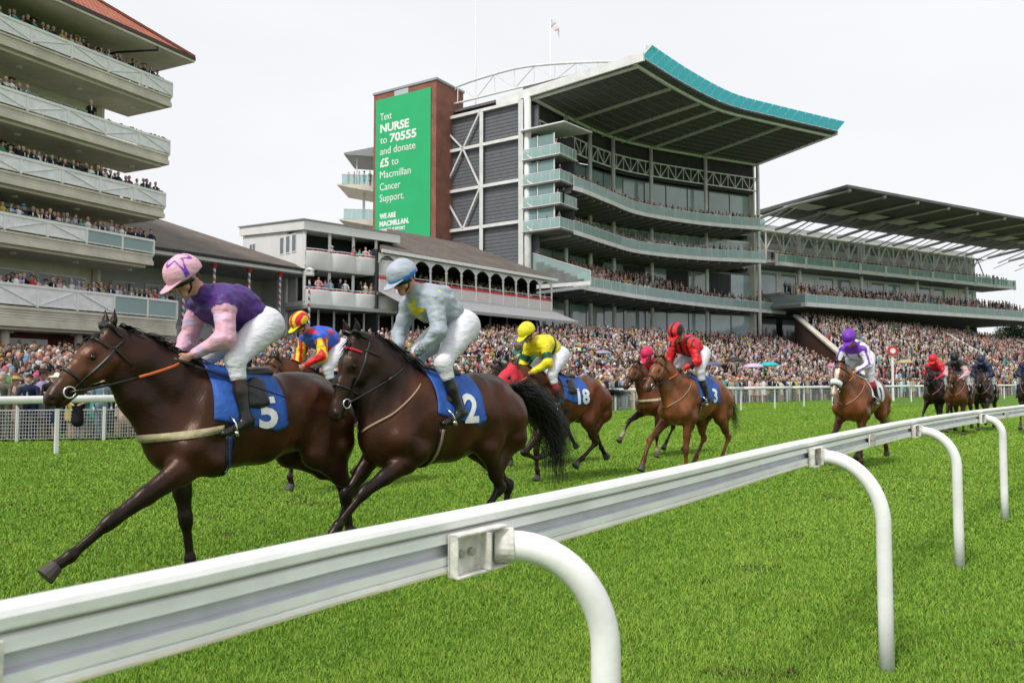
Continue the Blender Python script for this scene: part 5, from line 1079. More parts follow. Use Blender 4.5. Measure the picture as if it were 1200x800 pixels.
for i, (x, y, z, fa, pl, sv) in enumerate(must):
    woman = rp.random() < (.30 if pl.startswith('stand') else .42); cand = [v for v in VAR if (v[1] == 'woman') == woman and (v[4] in (('lean', 'clap', 'stand') if pl != 'plat' else ('stand', 'clap', 'phone', 'lean')))]
    me, kind, hair, hat, pose = rp.choice(cand); nm, c = rp.choice(TOPS_W if woman else TOPS_M); o = bpy.data.objects.new('person', me); COL.objects.link(o); sc = rp.uniform(.94, 1.06) * (.95 if woman else 1.02); o.location = (x, y, z); o.rotation_euler = (0, 0, fa); o.scale = (sc, sc, sc)
    c = tuple(min(.85, max(.005, q * rp.uniform(.85, 1.15))) for q in c); o.color = (*c, 1)
    hd = {'none': 'bald', 'dark': 'dark', 'brown': 'brunette', 'blond': 'blonde', 'grey': 'grizzled'}[hair]; nm = nm if not (hat and len(nm.split()) > 2) else nm.replace('light blue', 'blue').replace('pale grey', 'grey').replace('pale pink', 'pink').replace('pale blue', 'blue'); ht = '' if not hat else {'wide': ' and wide hat', 'fasc': ' and fascinator', 'flat': ' and flat cap'}[hat[0]]
    tag(o, '%s spectator, %s%s, %s' % (hd, nm.replace('wearing ', ''), ht, PLACE[pl][0]), 'person', PLACE[pl][1])

# ------------------------------------------------------------------ crowd: everyone further off, as one mass
def lowpoly(woman, arms, hat=False):
    vs, fs, rg = [], [], []
    def ring(z, rx, ry, r, n=6, x=0):
        b = len(vs)
        for j in range(n): t = 2 * math.pi * j / n; vs.append((x + rx * math.cos(t), ry * math.sin(t), z)); rg.append(r)
        return b
    def join(a, b, n=6):
        for j in range(n): fs.append((a + j, a + (j + 1) % n, b + (j + 1) % n, b + j))
    if woman: a = ring(0, .05, .12, 0); b = ring(.5, .06, .13, 0); join(a, b); a = ring(.5, .17, .21, 1); b = ring(.85, .14, .18, 1); join(a, b)
    else: a = ring(0, .08, .14, 3); b = ring(.85, .13, .17, 3); join(a, b)
    c0 = ring(.86, .13, .18, 1); c = ring(1.2, .12, .17, 1); join(c0, c); d = ring(1.40, .10, .20 if not woman else .17, 1); join(c, d); e = ring(1.47, .05, .07, 1); join(d, e)
    nk = ring(1.46, .045, .045, 0); hb = ring(1.53, .065, .06, 0, x=.02); join(nk, hb); hc = ring(1.60, .095, .078, 0, x=.02); join(hb, hc); hd = ring(1.68, .085, .075, 0, x=.02); join(hc, hd)
    h1 = ring(1.60, .085, .088, 2, x=-.022); h2 = ring(1.70, .095, .090, 2, x=0); join(h1, h2); h3 = ring(1.76, .045, .045, 2, x=0); join(h2, h3); fs.append((h3, h3 + 1, h3 + 2, h3 + 3)); fs.append((h3, h3 + 3, h3 + 4, h3 + 5))
    if hat: q1 = ring(1.70, .21, .21, 2, x=.02); q2 = ring(1.725, .10, .10, 2, x=.01); join(q1, q2); q3 = ring(1.80, .08, .08, 2); join(q2, q3)
    if not woman: k = len(vs); vs.extend([(.106, -.035, 1.42), (.106, .035, 1.42), (.128, .02, 1.15), (.128, -.02, 1.15)]); rg.extend([4] * 4); fs.append((k, k + 1, k + 2, k + 3))
    for s in (1, -1):
        if arms: P0, P1, P2 = (0, .19 * s, 1.36), (.10, .24 * s, 1.12), (.30, .06 * s, 1.22)
        else: P0, P1, P2 = (0, .20 * s, 1.36), (-.02, .25 * s, 1.1), (.08, .22 * s, .9)
        for A, B_, r in ((P0, P1, 1), (P1, P2, 1 if not woman else 0)):
            k = len(vs); w = .045
            for q in (A, B_): vs.extend([(q[0] + w, q[1], q[2]), (q[0] - w * .5, q[1] + w * .87, q[2]), (q[0] - w * .5, q[1] - w * .87, q[2])]); rg.extend([r] * 3)
            for j in range(3): fs.append((k + j, k + (j + 1) % 3, k + 3 + (j + 1) % 3, k + 3 + j))
    return np.array(vs), np.array(fs), np.array(rg)
LP = [lowpoly(w, a) for w in (False, True) for a in (False, True)] + [lowpoly(True, True, True)]
r5 = np.random.default_rng(31); pts = []
def put(x, y, z, face): pts.append((x, y, z, face))
for bb, tt, zl, rows, lo in ((b1, t1, .1, 30, 0), (b2, t2, .9, 34, 0)):
    n = len(bb) - 1
    for r in range(0, rows + 1):
        v = r / rows; path = [lerp(bb[i], tt[i], v) for i in range(n + 1)]; Lp = plen(path)[-1]; s = r5.uniform(0, .6)
        dens = .62 if r else .6
        while s < Lp:
            p = palong(path, s); u = s / Lp; x, y, z = p; z = z + zl * (1 - v)
            skip = r5.random() < .10
            if bb is b1 and u < .17: skip = skip or r5.random() < .62
            if bb is b2 and (abs(u - 14 / 36) < .006 or abs(u - 24 / 36) < .006): skip = True
            if vnoise(np.array([x * .25]), np.array([y * .25]), 9)[0] > .80: skip = skip or r5.random() < .6
            if not skip: put(x + r5.normal(0, .1), y + r5.normal(0, .12), z, 0)
            s += r5.uniform(.45, .85) * (1.0 if math.hypot(x, y) < 95 else 1.15)
for q in extra: put(q[0], q[1], q[2], 0)
# lawn between barrier and terrace
for o in np.arange(.45, 9, .72):
    path = [(p[0], p[1]) for p in offset_line(fs, -o)]; Lp = plen(path)[-1]; s = 0
    while s < Lp:
        p = palong(path, s); d0 = s / Lp
        ok = not (s < FRONT_END and o < 1.3) and s > 5
        # stay in front of the terrace foot
        if ok and r5.random() > .12:
            j = int(np.argmin([math.dist(p, q[:2]) for q in b1 + b2])); q = (b1 + b2)[j]
            if o < 1.5 or math.hypot(*p) < math.hypot(q[0], q[1]) - .2: put(p[0] + r5.normal(0, .1), p[1] + r5.normal(0, .1), 0, 0)
        s += r5.uniform(.5, .85)
for kind, path, z, gap, rows, k, nm in CROWD:
    path = [tuple(p[:2]) for p in path]; Lp = plen(path)[-1]
    for rr in range(rows):
        s = r5.uniform(0, .5)
        pp = path if rr == 0 else offset_line(path, -.7); z = z + .38 * (rr > 0)
        while s < Lp: p = palong(pp, s); put(p[0] + r5.normal(0, .08), p[1] + r5.normal(0, .08), z + .0, 0); s += gap * r5.uniform(.6, 1.5) * (1 if rr == 0 else 1.6) + .12
A_, d_, n_, L_, zf_ = ARC
for r in range(5):
    s = 5
    while s < L_ - 1: p = A_ + d_ * s + n_ * (2.0 + r); put(p[0], p[1], zf_ + .3 * (r + 1), 0); s += r5.uniform(.5, 1.1)
print('crowd', len(pts))
pts = np.array(pts); N = len(pts); vi = np.where(r5.random(N) < .42, 2, 0) + (r5.random(N) < .5); vi = np.where((vi >= 2) & (r5.random(N) < .22), 4, vi); face = np.arctan2(-.62, .55) * 0 + R(-45) + r5.normal(0, .45, N); scl = r5.uniform(.93, 1.06, N)
tm = np.array([c for _, c in TOPS_M] + [(.012, .018, .05)] * 6 + [(.01, .01, .012)] * 5 + [(.74, .74, .76)] * 4 + [(.05, .05, .06)] * 2); tw = np.array([c for _, c in TOPS_W] + [(.66, .60, .5), (.75, .7, .68), (.6, .4, .36), (.55, .38, .3), (.012, .012, .014), (.012, .012, .014), (.015, .02, .06), (.7, .5, .5), (.75, .74, .74)])
hairs = np.array([(.02, .014, .01), (.03, .02, .012), (.09, .045, .02), (.14, .08, .04), (.42, .28, .12), (.38, .37, .36), (.6, .33, .25)]); AV, AF, AC = [], [], []; o = 0
for k, (bv, bf, rg) in enumerate(LP):
    ix = np.where(vi == k)[0]; n = len(ix)
    c, s = np.cos(face[ix]), np.sin(face[ix]); sc = scl[ix]; X = bv[None, :, 0] * sc[:, None]; Y = bv[None, :, 1] * sc[:, None]
    V = np.stack([pts[ix, 0][:, None] + X * c[:, None] - Y * s[:, None], pts[ix, 1][:, None] + X * s[:, None] + Y * c[:, None], pts[ix, 2][:, None] + bv[None, :, 2] * sc[:, None]], -1)
    top = (tm if k < 2 else tw)[r5.integers(0, len(tm if k < 2 else tw), n)] * r5.uniform(.68, 1.02, (n, 1)); skn = np.array((.48, .29, .23)) * r5.uniform(.75, 1.15, (n, 1)); hr = hairs[r5.integers(0, len(hairs), n)]
    hatm = (r5.random(n) < (.25 if k >= 2 else .06)); hr[hatm] = np.array([(.6, .55, .42), (.03, .03, .03), (.6, .1, .2), (.75, .73, .7), (.1, .3, .5)])[r5.integers(0, 5, hatm.sum())]
    bot = np.where(r5.random((n, 1)) < .5, top, np.array((.03, .03, .045))) if k < 2 else top; shirt = np.full((n, 3), .72)
    pal = np.stack([skn, top, hr, bot, shirt], 1); C = pal[:, rg]
    F = bf[None] + (np.arange(n) * len(bv))[:, None, None] + o; o += n * len(bv); AV.append(V.reshape(-1, 3)); AF.append(F.reshape(-1, 4)); AC.append(C.reshape(-1, 3))
M_crowd = mat('crowd_clothes', (.3, .3, .3), .8, attr='Col', spec=.2)
co = np_mesh('crowd', np.concatenate(AV), np.concatenate(AF), M_crowd, np.concatenate(AC), True); tag(co, kind='stuff'); del AV, AF, AC
# ------------------------------------------------------------------ umbrellas held up in the crowd
for x, y, Y, c, lab in ((1105 * 0 + 981, 429, 64, (.75, .22, .45), 'pink umbrella held up in the crowd behind the purple capped jockey'), (901, 428, 62, (.03, .42, .45), 'teal umbrella open above the crowd right of the brown sloping wall foot'), (861, 423, 62, (.012, .012, .014), 'black umbrella open above the crowd right of the red jockey'), (883, 430, 60, (.55, .45, .62), 'pale lilac umbrella in the crowd beside the teal one'),
                        (833, 428, 60, (.10, .10, .20), 'dark blue grey umbrella in the crowd just right of the red jockey'), (676, 411, 66, (.50, .60, .42), 'pale green umbrella above the crowd right of the yellow jockey'), (706, 414, 66, (.30, .28, .38), 'muted purple umbrella above the crowd between the yellow and red jockeys'), (1060, 425, 72, (.42, .34, .16), 'tan umbrella open in the far crowd beside the red ringed marker')):
    p = at(x, y, Y); t = thing('umbrella', lab, 'umbrella', p, group='umbrellas in the crowd'); mb = MB(); N = 8; rings = [(0, .30), (.35, .26), (.68, .14), (.85, -.02)]; mb.v = [(p[0], p[1], p[2] + .30)]
    for r, z in rings[1:]:
        for j in range(N): a = 2 * math.pi * j / N; mb.v.append((p[0] + r * math.cos(a), p[1] + r * math.sin(a), p[2] + z - (.0 if r < .8 else 0)))
    for j in range(N): mb.f.append((0, 1 + j, 1 + (j + 1) % N)); mb.m.append(0)
    for i in range(2):
        for j in range(N): mb.f.append((1 + i * N + j, 1 + (i + 1) * N + j, 1 + (i + 1) * N + (j + 1) % N, 1 + i * N + (j + 1) % N)); mb.m.append(0)
    cn = obj('canopy', mb, mat('umbrella_%.2f_%.2f' % (c[0], c[1]), c, .5), t, True); cn.modifiers.new('thickness', 'SOLIDIFY').thickness = .01
    mb = MB(); mb.tube([(p[0], p[1], p[2] - .75), (p[0], p[1], p[2] + .38)], .012, 5); obj('shaft', mb, M_steel, t)
# ------------------------------------------------------------------ trees past the far stand
def tree(x, y, H, Rr, label, seed, c0, c1):
    r = np.random.default_rng(seed); t = thing('tree', label, 'tree', (x, y, 0), group='trees beyond the far stand'); mb = MB(); mb.tube([(x, y, 0), (x + .1, y, H * .35), (x, y + .2, H * .7)], [.5, .35, .12], 8)
    lobes = []
    for i in range(16):
        a, e = r.uniform(0, 6.28), r.uniform(-.2, 1.3); rad = Rr * r.uniform(.25, .75); c = (x + rad * math.cos(a) * math.cos(e), y + rad * math.sin(a) * math.cos(e), H * .62 + rad * math.sin(e) * .9); lobes.append((c, Rr * r.uniform(.28, .48))); mb.tube([(x, y, H * .3), lerp((x, y, H * .45), c, .6), c], [.18, .12, .04], 5)
    obj('trunk', mb, mat('bark', (.09, .07, .05), .9, .3, 3), t, True); N = 9000; li = r.integers(0, 16, N); cc = np.array([l[0] for l in lobes])[li]; rr = np.array([l[1] for l in lobes])[li]
    d = r.normal(size=(N, 3)); d /= np.linalg.norm(d, axis=1)[:, None]; P = cc + d * (rr * r.uniform(.55, 1.08, N))[:, None]; u = r.normal(size=(N, 3)); u /= np.linalg.norm(u, axis=1)[:, None]; v = np.cross(u, d); sz = r.uniform(.10, .24, N)[:, None]
    V = np.stack([P - u * sz, P + v * sz * .7, P + u * sz, P - v * sz * .7], 1); C = np.array(c0) * (1 - r.random((N, 1))) + np.array(c1) * r.random((N, 1)); np_mesh('crown', V.reshape(-1, 3), np.arange(N * 4).reshape(-1, 4), mat('foliage', (.05, .1, .03), .7, attr='Col', spec=.2), np.repeat(C, 4, 0), False, t)
for k, (px, Y, H, Rr, lab) in enumerate(((1182, 175, 14, 6.5, 'dark green round tree nearest the end of the far stand'), (1212, 165, 15.5, 7.5, 'dark green tree at the right edge of the picture beyond the crowd'), (1240, 190, 14, 7, 'dark green tree rising behind the right edge tree'), (1160, 205, 11.5, 5.5, 'small distant green tree glimpsed under the end of the far balcony'))):
    p = at(px, 440, Y); tree(p[0], Y, H, Rr, lab, 40 + k, (.020, .045, .016), (.055, .10, .035))
# ------------------------------------------------------------------ horses
BAY = dict(body=(.085, .030, .014), dark=(.012, .008, .007), back=(.035, .015, .010), muz=(.014, .010, .010), face=(.055, .02, .011))
def horse_prims(p, c):
    dx = p.get('dx', 0.0); P = []; dp = p.get('deep', 0.0)
    B, D, K, MZ, FC = c['body'], c['dark'], c['back'], c['muz'], c['face']
    NK = c.get('neck', B)
    Y = (0, 1, 0)
    def T(x, z): return (x + dx, 0, z)
    tor = [(x_, z_ - dp * .5, r_ + dp * .5, l_) for x_, z_, r_, l_ in ((.62, 1.13, .26, .82), (.38, 1.245, .365, .76), (.02, 1.24, .34, .82), (-.30, 1.285, .30, .90), (-.50, 1.29, .275, .98), (-.68, 1.21, .20, 1.05))]
    for i in range(len(tor) - 1):
        a, b = tor[i], tor[i + 1]
        P.append(cap(T(a[0], a[1]), T(b[0], b[1]), a[2], b[2], .05, Y, (a[3] + b[3]) / 2, B))
    P.append(cap(T(.44, 1.50), T(.22, 1.46), .125, .12, .10, Y, .6, K))                 # withers
    P.append(cap(T(.1, 1.40), T(-.45, 1.44), .17, .14, .08, Y, .9, K))                   # topline
    P.append(cap(T(-.30, 1.50), T(-.52, 1.47), .08, .09, .10, Y, 1.3, K))
    for s in (1, -1):
        P.append(cap((.40 + dx, .13 * s, 1.46), (.66 + dx, .165 * s, 1.06), .085, .125, .035, None, 1, B))    # shoulder blade
        P.append(cap((.68 + dx, .13 * s, 1.08), (.50 + dx, .185 * s, .96), .12, .115, .03, None, 1, B))      # upper arm
        P.append(cap((.72 + dx, .07 * s, 1.12), (.66 + dx, .08 * s, .93), .10, .09, .05, None, 1, B))      # breast
        P.append(cap((-.42 + dx, .15 * s, 1.42), (-.62 + dx, .16 * s, 1.22), .13, .175, .045, None, 1, B))   # rump
        P.append(cap((-.66 + dx, .14 * s, 1.30), (-.66 + dx, .165 * s, 1.02), .135, .14, .03, None, 1, B))  # hamstring
        P.append(cap((-.22 + dx, .2 * s, 1.30), (-.42 + dx, .2 * s, 1.0), .06, .07, .04, None, 1, B))       # flank fold
        P.append(cap((.30 + dx, .20 * s, 1.34), (.46 + dx, .20 * s, 1.02), .07, .08, .03, None, 1, K))      # triceps
        for j in range(5): P.append(cap((.14 - .09 * j + dx, .225 * s, 1.28 - .01 * j), (.08 - .09 * j + dx, .20 * s, 1.06 + .012 * j), .035, .03, .035, None, 1, B))   # ribs
        P.append(cap((-.30 + dx, .17 * s, 1.42), (-.24 + dx, .2 * s, 1.38), .06, .05, .08, None, 1, B))    # point of hip
    # neck
    nb = V3(.50 + dx, 0, 1.30); pl = V3(*p['poll']); mz = V3(*p['muz']); mid = p.get('nmid')
    m1 = nb * .62 + pl * .38 + V3(0, 0, .03) if mid is None else V3(*mid)
    m2 = m1 * .5 + pl * .5 + V3(0, 0, .01)
    n1 = p.get('nr', 1.0)
    P += [cap(nb, m1, .27 * n1, .195 * n1, .08, Y, .58, NK), cap(m1, m2, .195 * n1, .155 * n1, .05, Y, .60, NK), cap(m2, pl - V3(.02, 0, .02), .155 * n1, .105, .05, Y, .68, NK)]
    aa = unit(mz - pl); sd0 = V3(*p.get('side', (0, 1, 0))); sd0 = unit(sd0 - aa * (sd0 @ aa)); kk = np.linalg.norm(mz - pl) / .6; thr = pl + aa * .13 * kk - np.cross(aa, sd0) * .115 * kk
    P.append(cap(thr, thr * .5 + V3(.78 + dx, 0, 1.20) * .5, .078, .115 * n1, .07, Y, .66, NK)); P.append(cap(thr * .5 + V3(.78 + dx, 0, 1.20) * .5, V3(.72 + dx, 0, 1.12), .115 * n1, .19, .07, Y, .72, NK))
    cr = unit(np.cross(pl - nb, (0, 1, 0))); cr = cr if cr[2] > 0 else -cr
    P.append(cap(nb + cr * .22, m1 + cr * .165 * n1, .06, .05, .08, None, 1, D)); P.append(cap(m1 + cr * .165 * n1, pl + cr * .04, .05, .045, .07, None, 1, D))
    # head
    a = unit(mz - pl); side = V3(*p.get('side', (0, 1, 0))); side = unit(side - a * (side @ a)); n = np.cross(a, side); Ln = np.linalg.norm(mz - pl)
    k = Ln / .60
    def Hh(t, u=0, w=0): return pl + a * t * k + n * u * k + side * w * k
    P += [cap(Hh(.0, -.02), Hh(.18, -.01), .085, .098, .05, side, .80, FC), cap(Hh(.16, .012), Hh(.34, .004), .075, .066, .04, side, .78, FC),
          cap(Hh(.34, .004), Hh(.52, -.008), .064, .052, .04, side, .80, c.get('nose', FC)), cap(Hh(.24, -.09), Hh(.50, -.075), .05, .034, .04, side, .8, c.get('nose', FC)),
          cap(Hh(.50, -.012), Hh(.56, -.02), .056, .050, .03, side, 1.0, MZ), cap(Hh(.515, -.072), Hh(.545, -.07), .032, .030, .025, side, 1.0, MZ),
          cap(Hh(.06, -.07), Hh(.16, -.10), .06, .06, .05, side, .8, B)]
    for s in (1, -1):
        P += [cap(Hh(.13, -.085, .04 * s), Hh(.25, -.085, .035 * s), .075, .060, .03, None, 1, FC), cap(Hh(.15, .04, .058 * s), Hh(.20, .035, .06 * s), .024, .022, .03, None, 1, FC),
              cap(Hh(.28, -.012, .048 * s), Hh(.42, -.02, .035 * s), .016, .012, .03, None, 1, FC), cap(Hh(.55, .012, .036 * s), Hh(.57, -.012, .04 * s), .022, .020, .02, None, 1, MZ)]
        ed = unit(-a * .75 + n * p.get('earn', .65) + side * .12 * s); eb = Hh(-.03, .045, .052 * s)
        P += [cap(eb, eb + ed * .07, .022, .034, .02, n, .7, D), cap(eb + ed * .07, eb + ed * .165, .034, .006, .01, n, .7, D)]
        q = dict(cap(eb + ed * .05 + n * .03, eb + ed * .13 + n * .022, .013, .008, .01)); q['neg'] = True; P.append(q)
        P.append(cap(Hh(.575, .004, .054 * s), Hh(.565, -.012, .058 * s), .015, .010, .01, neg=True))
        P.append(cap(Hh(.185, .016, .088 * s), Hh(.205, .016, .088 * s), .014, .014, .012, neg=True))
    P.append(cap(Hh(.60, -.055, .05), Hh(.60, -.055, -.05), .006, .006, .008, neg=True)); P.append(cap(Hh(.60, -.055), Hh(.49, -.058), .007, .005, .008, side, 8, neg=True))
    legs = {}
    for key in ('FL', 'FR', 'HL', 'HR'):
        J = [V3(*q) for q in p[key]]; s = 1 if key[1] == 'L' else -1
        if key[0] == 'F':
            sh = V3(.56 + dx, .15 * s, 1.02)
            P += [cap(sh, J[0], .13, .105, .05, Y, .8, B), cap(J[0], J[0] * .5 + J[1] * .5, .100, .066, .03, Y, .82, tuple(.2 * np.array(B) + .8 * np.array(D))),
                  cap(J[0] * .5 + J[1] * .5, J[1], .066, .044, .03, Y, .85, D)]
        else:
            hp = V3(-.48 + dx, .15 * s, 1.24)
            P += [cap(hp, J[0], .19, .125, .06, Y, .8, B), cap(V3(-.66 + dx, .15 * s, 1.05), J[0] * .35 + J[1] * .65, .125, .07, .06, Y, .72, B),
                  cap(J[0], J[0] * .35 + J[1] * .65, .115, .06, .05, Y, .75, tuple(.6 * np.array(B) + .4 * np.array(D))), cap(J[0] * .35 + J[1] * .65, J[1], .056, .048, .03, Y, .8, D)]
            # point of the hock
            back = unit(unit(J[1] - J[0]) - unit(J[2] - J[1])); P.append(cap(J[1] + back * .03, J[1] + back * .05 + unit(J[0] - J[1]) * .05, .026, .02, .03, Y, .8, D))
        kr = .050 if key[0] == 'F' else .050
        P += [cap(J[1] - unit(J[2] - J[1]) * .03, J[1] + unit(J[2] - J[1]) * .03, kr, kr * .9, .03, Y, .85, D), cap(J[1], J[2], .037, .033, .025, Y, .8, D)]
        Lc = c.get('sock', {}).get(key, D)
        P += [cap(J[2], J[2], .044, .044, .02, Y, .9, Lc), cap(J[2], J[3], .036, .040, .02, Y, 1, Lc)]
        legs[key] = J
    return P, dict(H=Hh, a=a, n=n, side=side, pl=pl, mz=mz, nb=nb, m1=m1, legs=legs, dx=dx, k=k, cr=cr)

def hug(P, c, d, off, rmax=.75):
    """points on the body surface grown by off, along directions d from inner points c"""
    c = np.atleast_2d(np.array(c, float)); d = np.atleast_2d(np.array(d, float)); d = d / np.linalg.norm(d, axis=1)[:, None]
    lo = np.zeros(len(c)); hi = np.full(len(c), rmax)
    for _ in range(16):
        m = (lo + hi) / 2; f = field(P, c + d * m[:, None]) < off
        lo = np.where(f, m, lo); hi = np.where(f, hi, m)
    return c + d * lo[:, None]
def strip(name, A, B, m, parent, thick=.006):
    n = len(A); V = np.concatenate([A, B]); F = np.array([(i, i + 1, n + i + 1, n + i) for i in range(n - 1)])
    o = np_mesh(name, V, F, m, None, True, parent); s = o.modifiers.new('thickness', 'SOLIDIFY'); s.thickness = thick; s.offset = 0
    return o
def ring_strip(name, P, c, ax1, ax2, wdir, w, t0, t1, m, parent, off=.006, n=26, thick=.005, rmax=.75):
    t = np.linspace(t0, t1, n); d = np.cos(t)[:, None] * np.array(ax1) + np.sin(t)[:, None] * np.array(ax2)
    c = np.array(c, float); w = np.array(wdir) * w / 2
    return strip(name, hug(P, c - w + 0 * d, d, off, rmax), hug(P, c + w + 0 * d, d, off, rmax), m, parent, thick)
def ribbons(name, roots, dirs, lens, wid, m, parent, droop=.3, curl=.02, seg=5, seed=1):
    r = np.random.default_rng(seed); n = len(roots); roots = np.array(roots); dirs = np.array(dirs); dirs /= np.linalg.norm(dirs, axis=1)[:, None]
    sd = np.cross(dirs, r.normal(size=(n, 3))); sd /= np.linalg.norm(sd, axis=1)[:, None] + 1e-9
    V = np.zeros((n, seg + 1, 2, 3)); ph = r.uniform(0, 6.28, n)
    for i in range(seg + 1):
        t = i / seg; c = roots + dirs * (lens * t)[:, None]; c[:, 2] -= droop * lens * t * t
        c += sd * (curl * np.sin(ph + 3 * t))[:, None] * t
        ww = wid * (1 - .8 * t ** 2) / 2
        V[:, i, 0] = c - sd * ww; V[:, i, 1] = c + sd * ww
    b = np.arange(n)[:, None] * (seg + 1) * 2 + np.arange(seg)[None] * 2; b = b.ravel()
    return np_mesh(name, V.reshape(-1, 3), np.stack([b, b + 1, b + 3, b + 2], 1), m, None, True, parent)

def cloth_number(P, dx, txt, xc, thc, size, m, parent, zc=1.25, side=1):
    cu = bpy.data.curves.new('number', 'FONT'); cu.body = txt; cu.size = size; cu.align_x = 'CENTER'; cu.align_y = 'CENTER'; cu.offset = size * .035; cu.resolution_u = 3
    o = bpy.data.objects.new('tmp', cu); COL.objects.link(o); dg = bpy.context.evaluated_depsgraph_get(); me = bpy.data.meshes.new_from_object(o.evaluated_get(dg))
    import bmesh
    bm = bmesh.new(); bm.from_mesh(me); bmesh.ops.triangulate(bm, faces=bm.faces); bmesh.ops.remove_doubles(bm, verts=bm.verts, dist=1e-4)
    for _ in range(3): bmesh.ops.subdivide_edges(bm, edges=[e for e in bm.edges if e.calc_length() > size * .12], cuts=1); bmesh.ops.triangulate(bm, faces=bm.faces)
    me2 = bpy.data.meshes.new('number'); co = np.array([v.co[:] for v in bm.verts])
    th = thc - co[:, 1] / .33; x = xc - co[:, 0] * -1 * -1 if side > 0 else xc + co[:, 0]
    # seen from the left side of the horse the text runs towards the tail
    pts = hug(P, np.stack([x, 0 * x, 0 * x + zc], 1), np.stack([0 * th, side * np.sin(th), np.cos(th)], 1), .024)
    for v, q in zip(bm.verts, pts): v.co = q
    bm.to_mesh(me2); bm.free(); me2.materials.append(m); bpy.data.objects.remove(o); bpy.data.meshes.remove(me)
    return link_mesh('number', me2, parent)

def make_horse(label, O, ang, pose, c, h=.02, num=None, cloth=None, tack='A', strands=300, brow=None, group='racehorses galloping with their jockeys', hood=None, noseroll=False, blaze=None, clothx=(-.30, .34), grip=True, hand=(.70, .08, 1.68)):
    root = thing('racehorse', label, 'horse', (O[0], O[1], 0), R(ang), group, local=True)
    P, J = horse_prims(pose, c); Hh, n, a, side, dx = J['H'], J['n'], J['a'], J['side'], J['dx']
    def cf(V, C):
        q = V - J['pl']; t = q @ a; u = q @ n; w = q @ side
        if blaze is not None:
            f = (t > .06) & (t < .56) & (np.abs(w) < .028 + .012 * np.sin(9 * t)) & (u > .02); C[f] = blaze
        rr = np.array([mnoise.noise(Vector(v * 5)) for v in V]) if len(V) < 60000 else 0
        C = C * (1 + .45 * np.atleast_1d(rr))[:, None]
        return C
    Vb, Fb = nets(P, h); Cb = cf(Vb, prim_cols(P, Vb, .03))
    if h < .024:      # muscle relief pressed along the surface
        gx_ = V3(J['dx'], 0, 1.3); nn_ = Vb - np.stack([Vb[:, 0], 0 * Vb[:, 0], np.clip(Vb[:, 2], 1.1, 1.4)], 1); nn_ /= np.linalg.norm(nn_, axis=1)[:, None] + 1e-6
        ds = np.array([1 - 2 * abs(mnoise.noise(Vector((v[0] * 5.5 + 3, v[1] * 3, v[2] * 3.2 + v[0] * 2)))) + .5 * mnoise.noise(Vector((v[0] * 12, v[1] * 6, v[2] * 8))) for v in Vb]); wz = np.clip((Vb[:, 2] - .75) / .2, 0, 1) * np.clip((1.25 - np.abs(Vb[:, 0])) / .3, 0, 1)
        Vb = Vb + nn_ * (ds * .008 * wz)[:, None]; Cb = Cb * (1 + .12 * ds * wz)[:, None]
    bodyo = np_mesh('body', Vb, Fb, M_coat, np.maximum(Cb, .002), True, root)
    for key, Jn in J['legs'].items():     # hooves
        d = unit(Jn[4] - Jn[3]); up = unit(Jn[2] - Jn[3]); mb = MB(); k = 12
        ax2 = np.cross(d, (0, 1, 0)); ax2 = unit(ax2); fwd = unit(d + .0 * up)
        rings = []
        sole = Jn[4]; top = Jn[3]; axis = unit(top - sole + up * .04); f2 = unit(np.cross((0, 1, 0), axis)); 
        for tt, r in ((0, .058), (.15, .057), (1, .043)):
            cc = sole + (top - sole) * tt
            for j in range(k):
                t = 2 * math.pi * j / k; rings.append(cc + f2 * math.cos(t) * r * 1.1 + V3(0, 1, 0) * math.sin(t) * r)
        fs = [tuple(range(k))[::-1], tuple(range(2 * k, 3 * k))]
        for i in range(2):
            for j in range(k): fs.append((i * k + j, i * k + (j + 1) % k, (i + 1) * k + (j + 1) % k, (i + 1) * k + j))
        mb.add(rings, fs); ho = obj('hoof', mb, M_hoof, root, smooth=False, bevel=.006)
    for s in (1, -1):
        mb = MB(); mb.sphere(Hh(.192, .016, .070 * s), .023, 12, 8); obj('eye', mb, M_eye, root, True)
    # mane, forelock, tail
    r = np.random.default_rng(int(abs(O[0] * 100)) + 3); N = strands
    t = r.uniform(0.05, 1.02, N); nb2 = J['nb'] + V3(-.02, 0, .0)
    base = np.where((t < .45)[:, None], nb2 + (J['m1'] - nb2) * (t / .45)[:, None], J['m1'] + (J['pl'] - J['m1']) * ((t - .45) / .55)[:, None])
    d = J['cr'] + r.normal(size=(N, 3)) * (0.02, .07, .02)
    rt = hug(P, base, d, .0); back = -unit(J['pl'] - J['nb'])
    ml = pose.get('mane', .13)
    ribbons('mane', rt, back * .62 + J['cr'] * .62 + r.normal(size=(N, 3)) * (.16, .40, .16) + V3(0, -.15, 0), r.uniform(.6, 1.3, N) * ml, .013, M_hair, root, .70, .02, 5, 2)
    nf = max(12, N // 9); ribbons('forelock', Hh(0, .05) + r.normal(size=(nf, 3)) * .015, a * .9 + n * .3 + r.normal(size=(nf, 3)) * .16, r.uniform(.08, .15, nf), .01, M_hair, root, .1, .01, 4, 3)
    tp = [V3(*q) for q in pose['tail']]; Nt = int(strands * pose.get('tailn', 1.6)); seg = 8; tw = pose.get('tailw', .16)
    dockb = MB(); dockb.tube([tuple(tp[0] * (1 - q) + tp[1] * q) for q in (-.15, 0, .3, .7)], [.05, .045, .04, .02], 8); tl = obj('tail', dockb, M_hair, root, True)
    kp = len(tp) - 1; V = np.zeros((Nt, seg + 1, 2, 3)); rs = r.normal(size=(Nt, 3)) * .62; L1 = r.uniform(.25, 1.0, Nt) ** .8; ph = r.uniform(0, 6.3, Nt)
    tpa = np.array(tp)
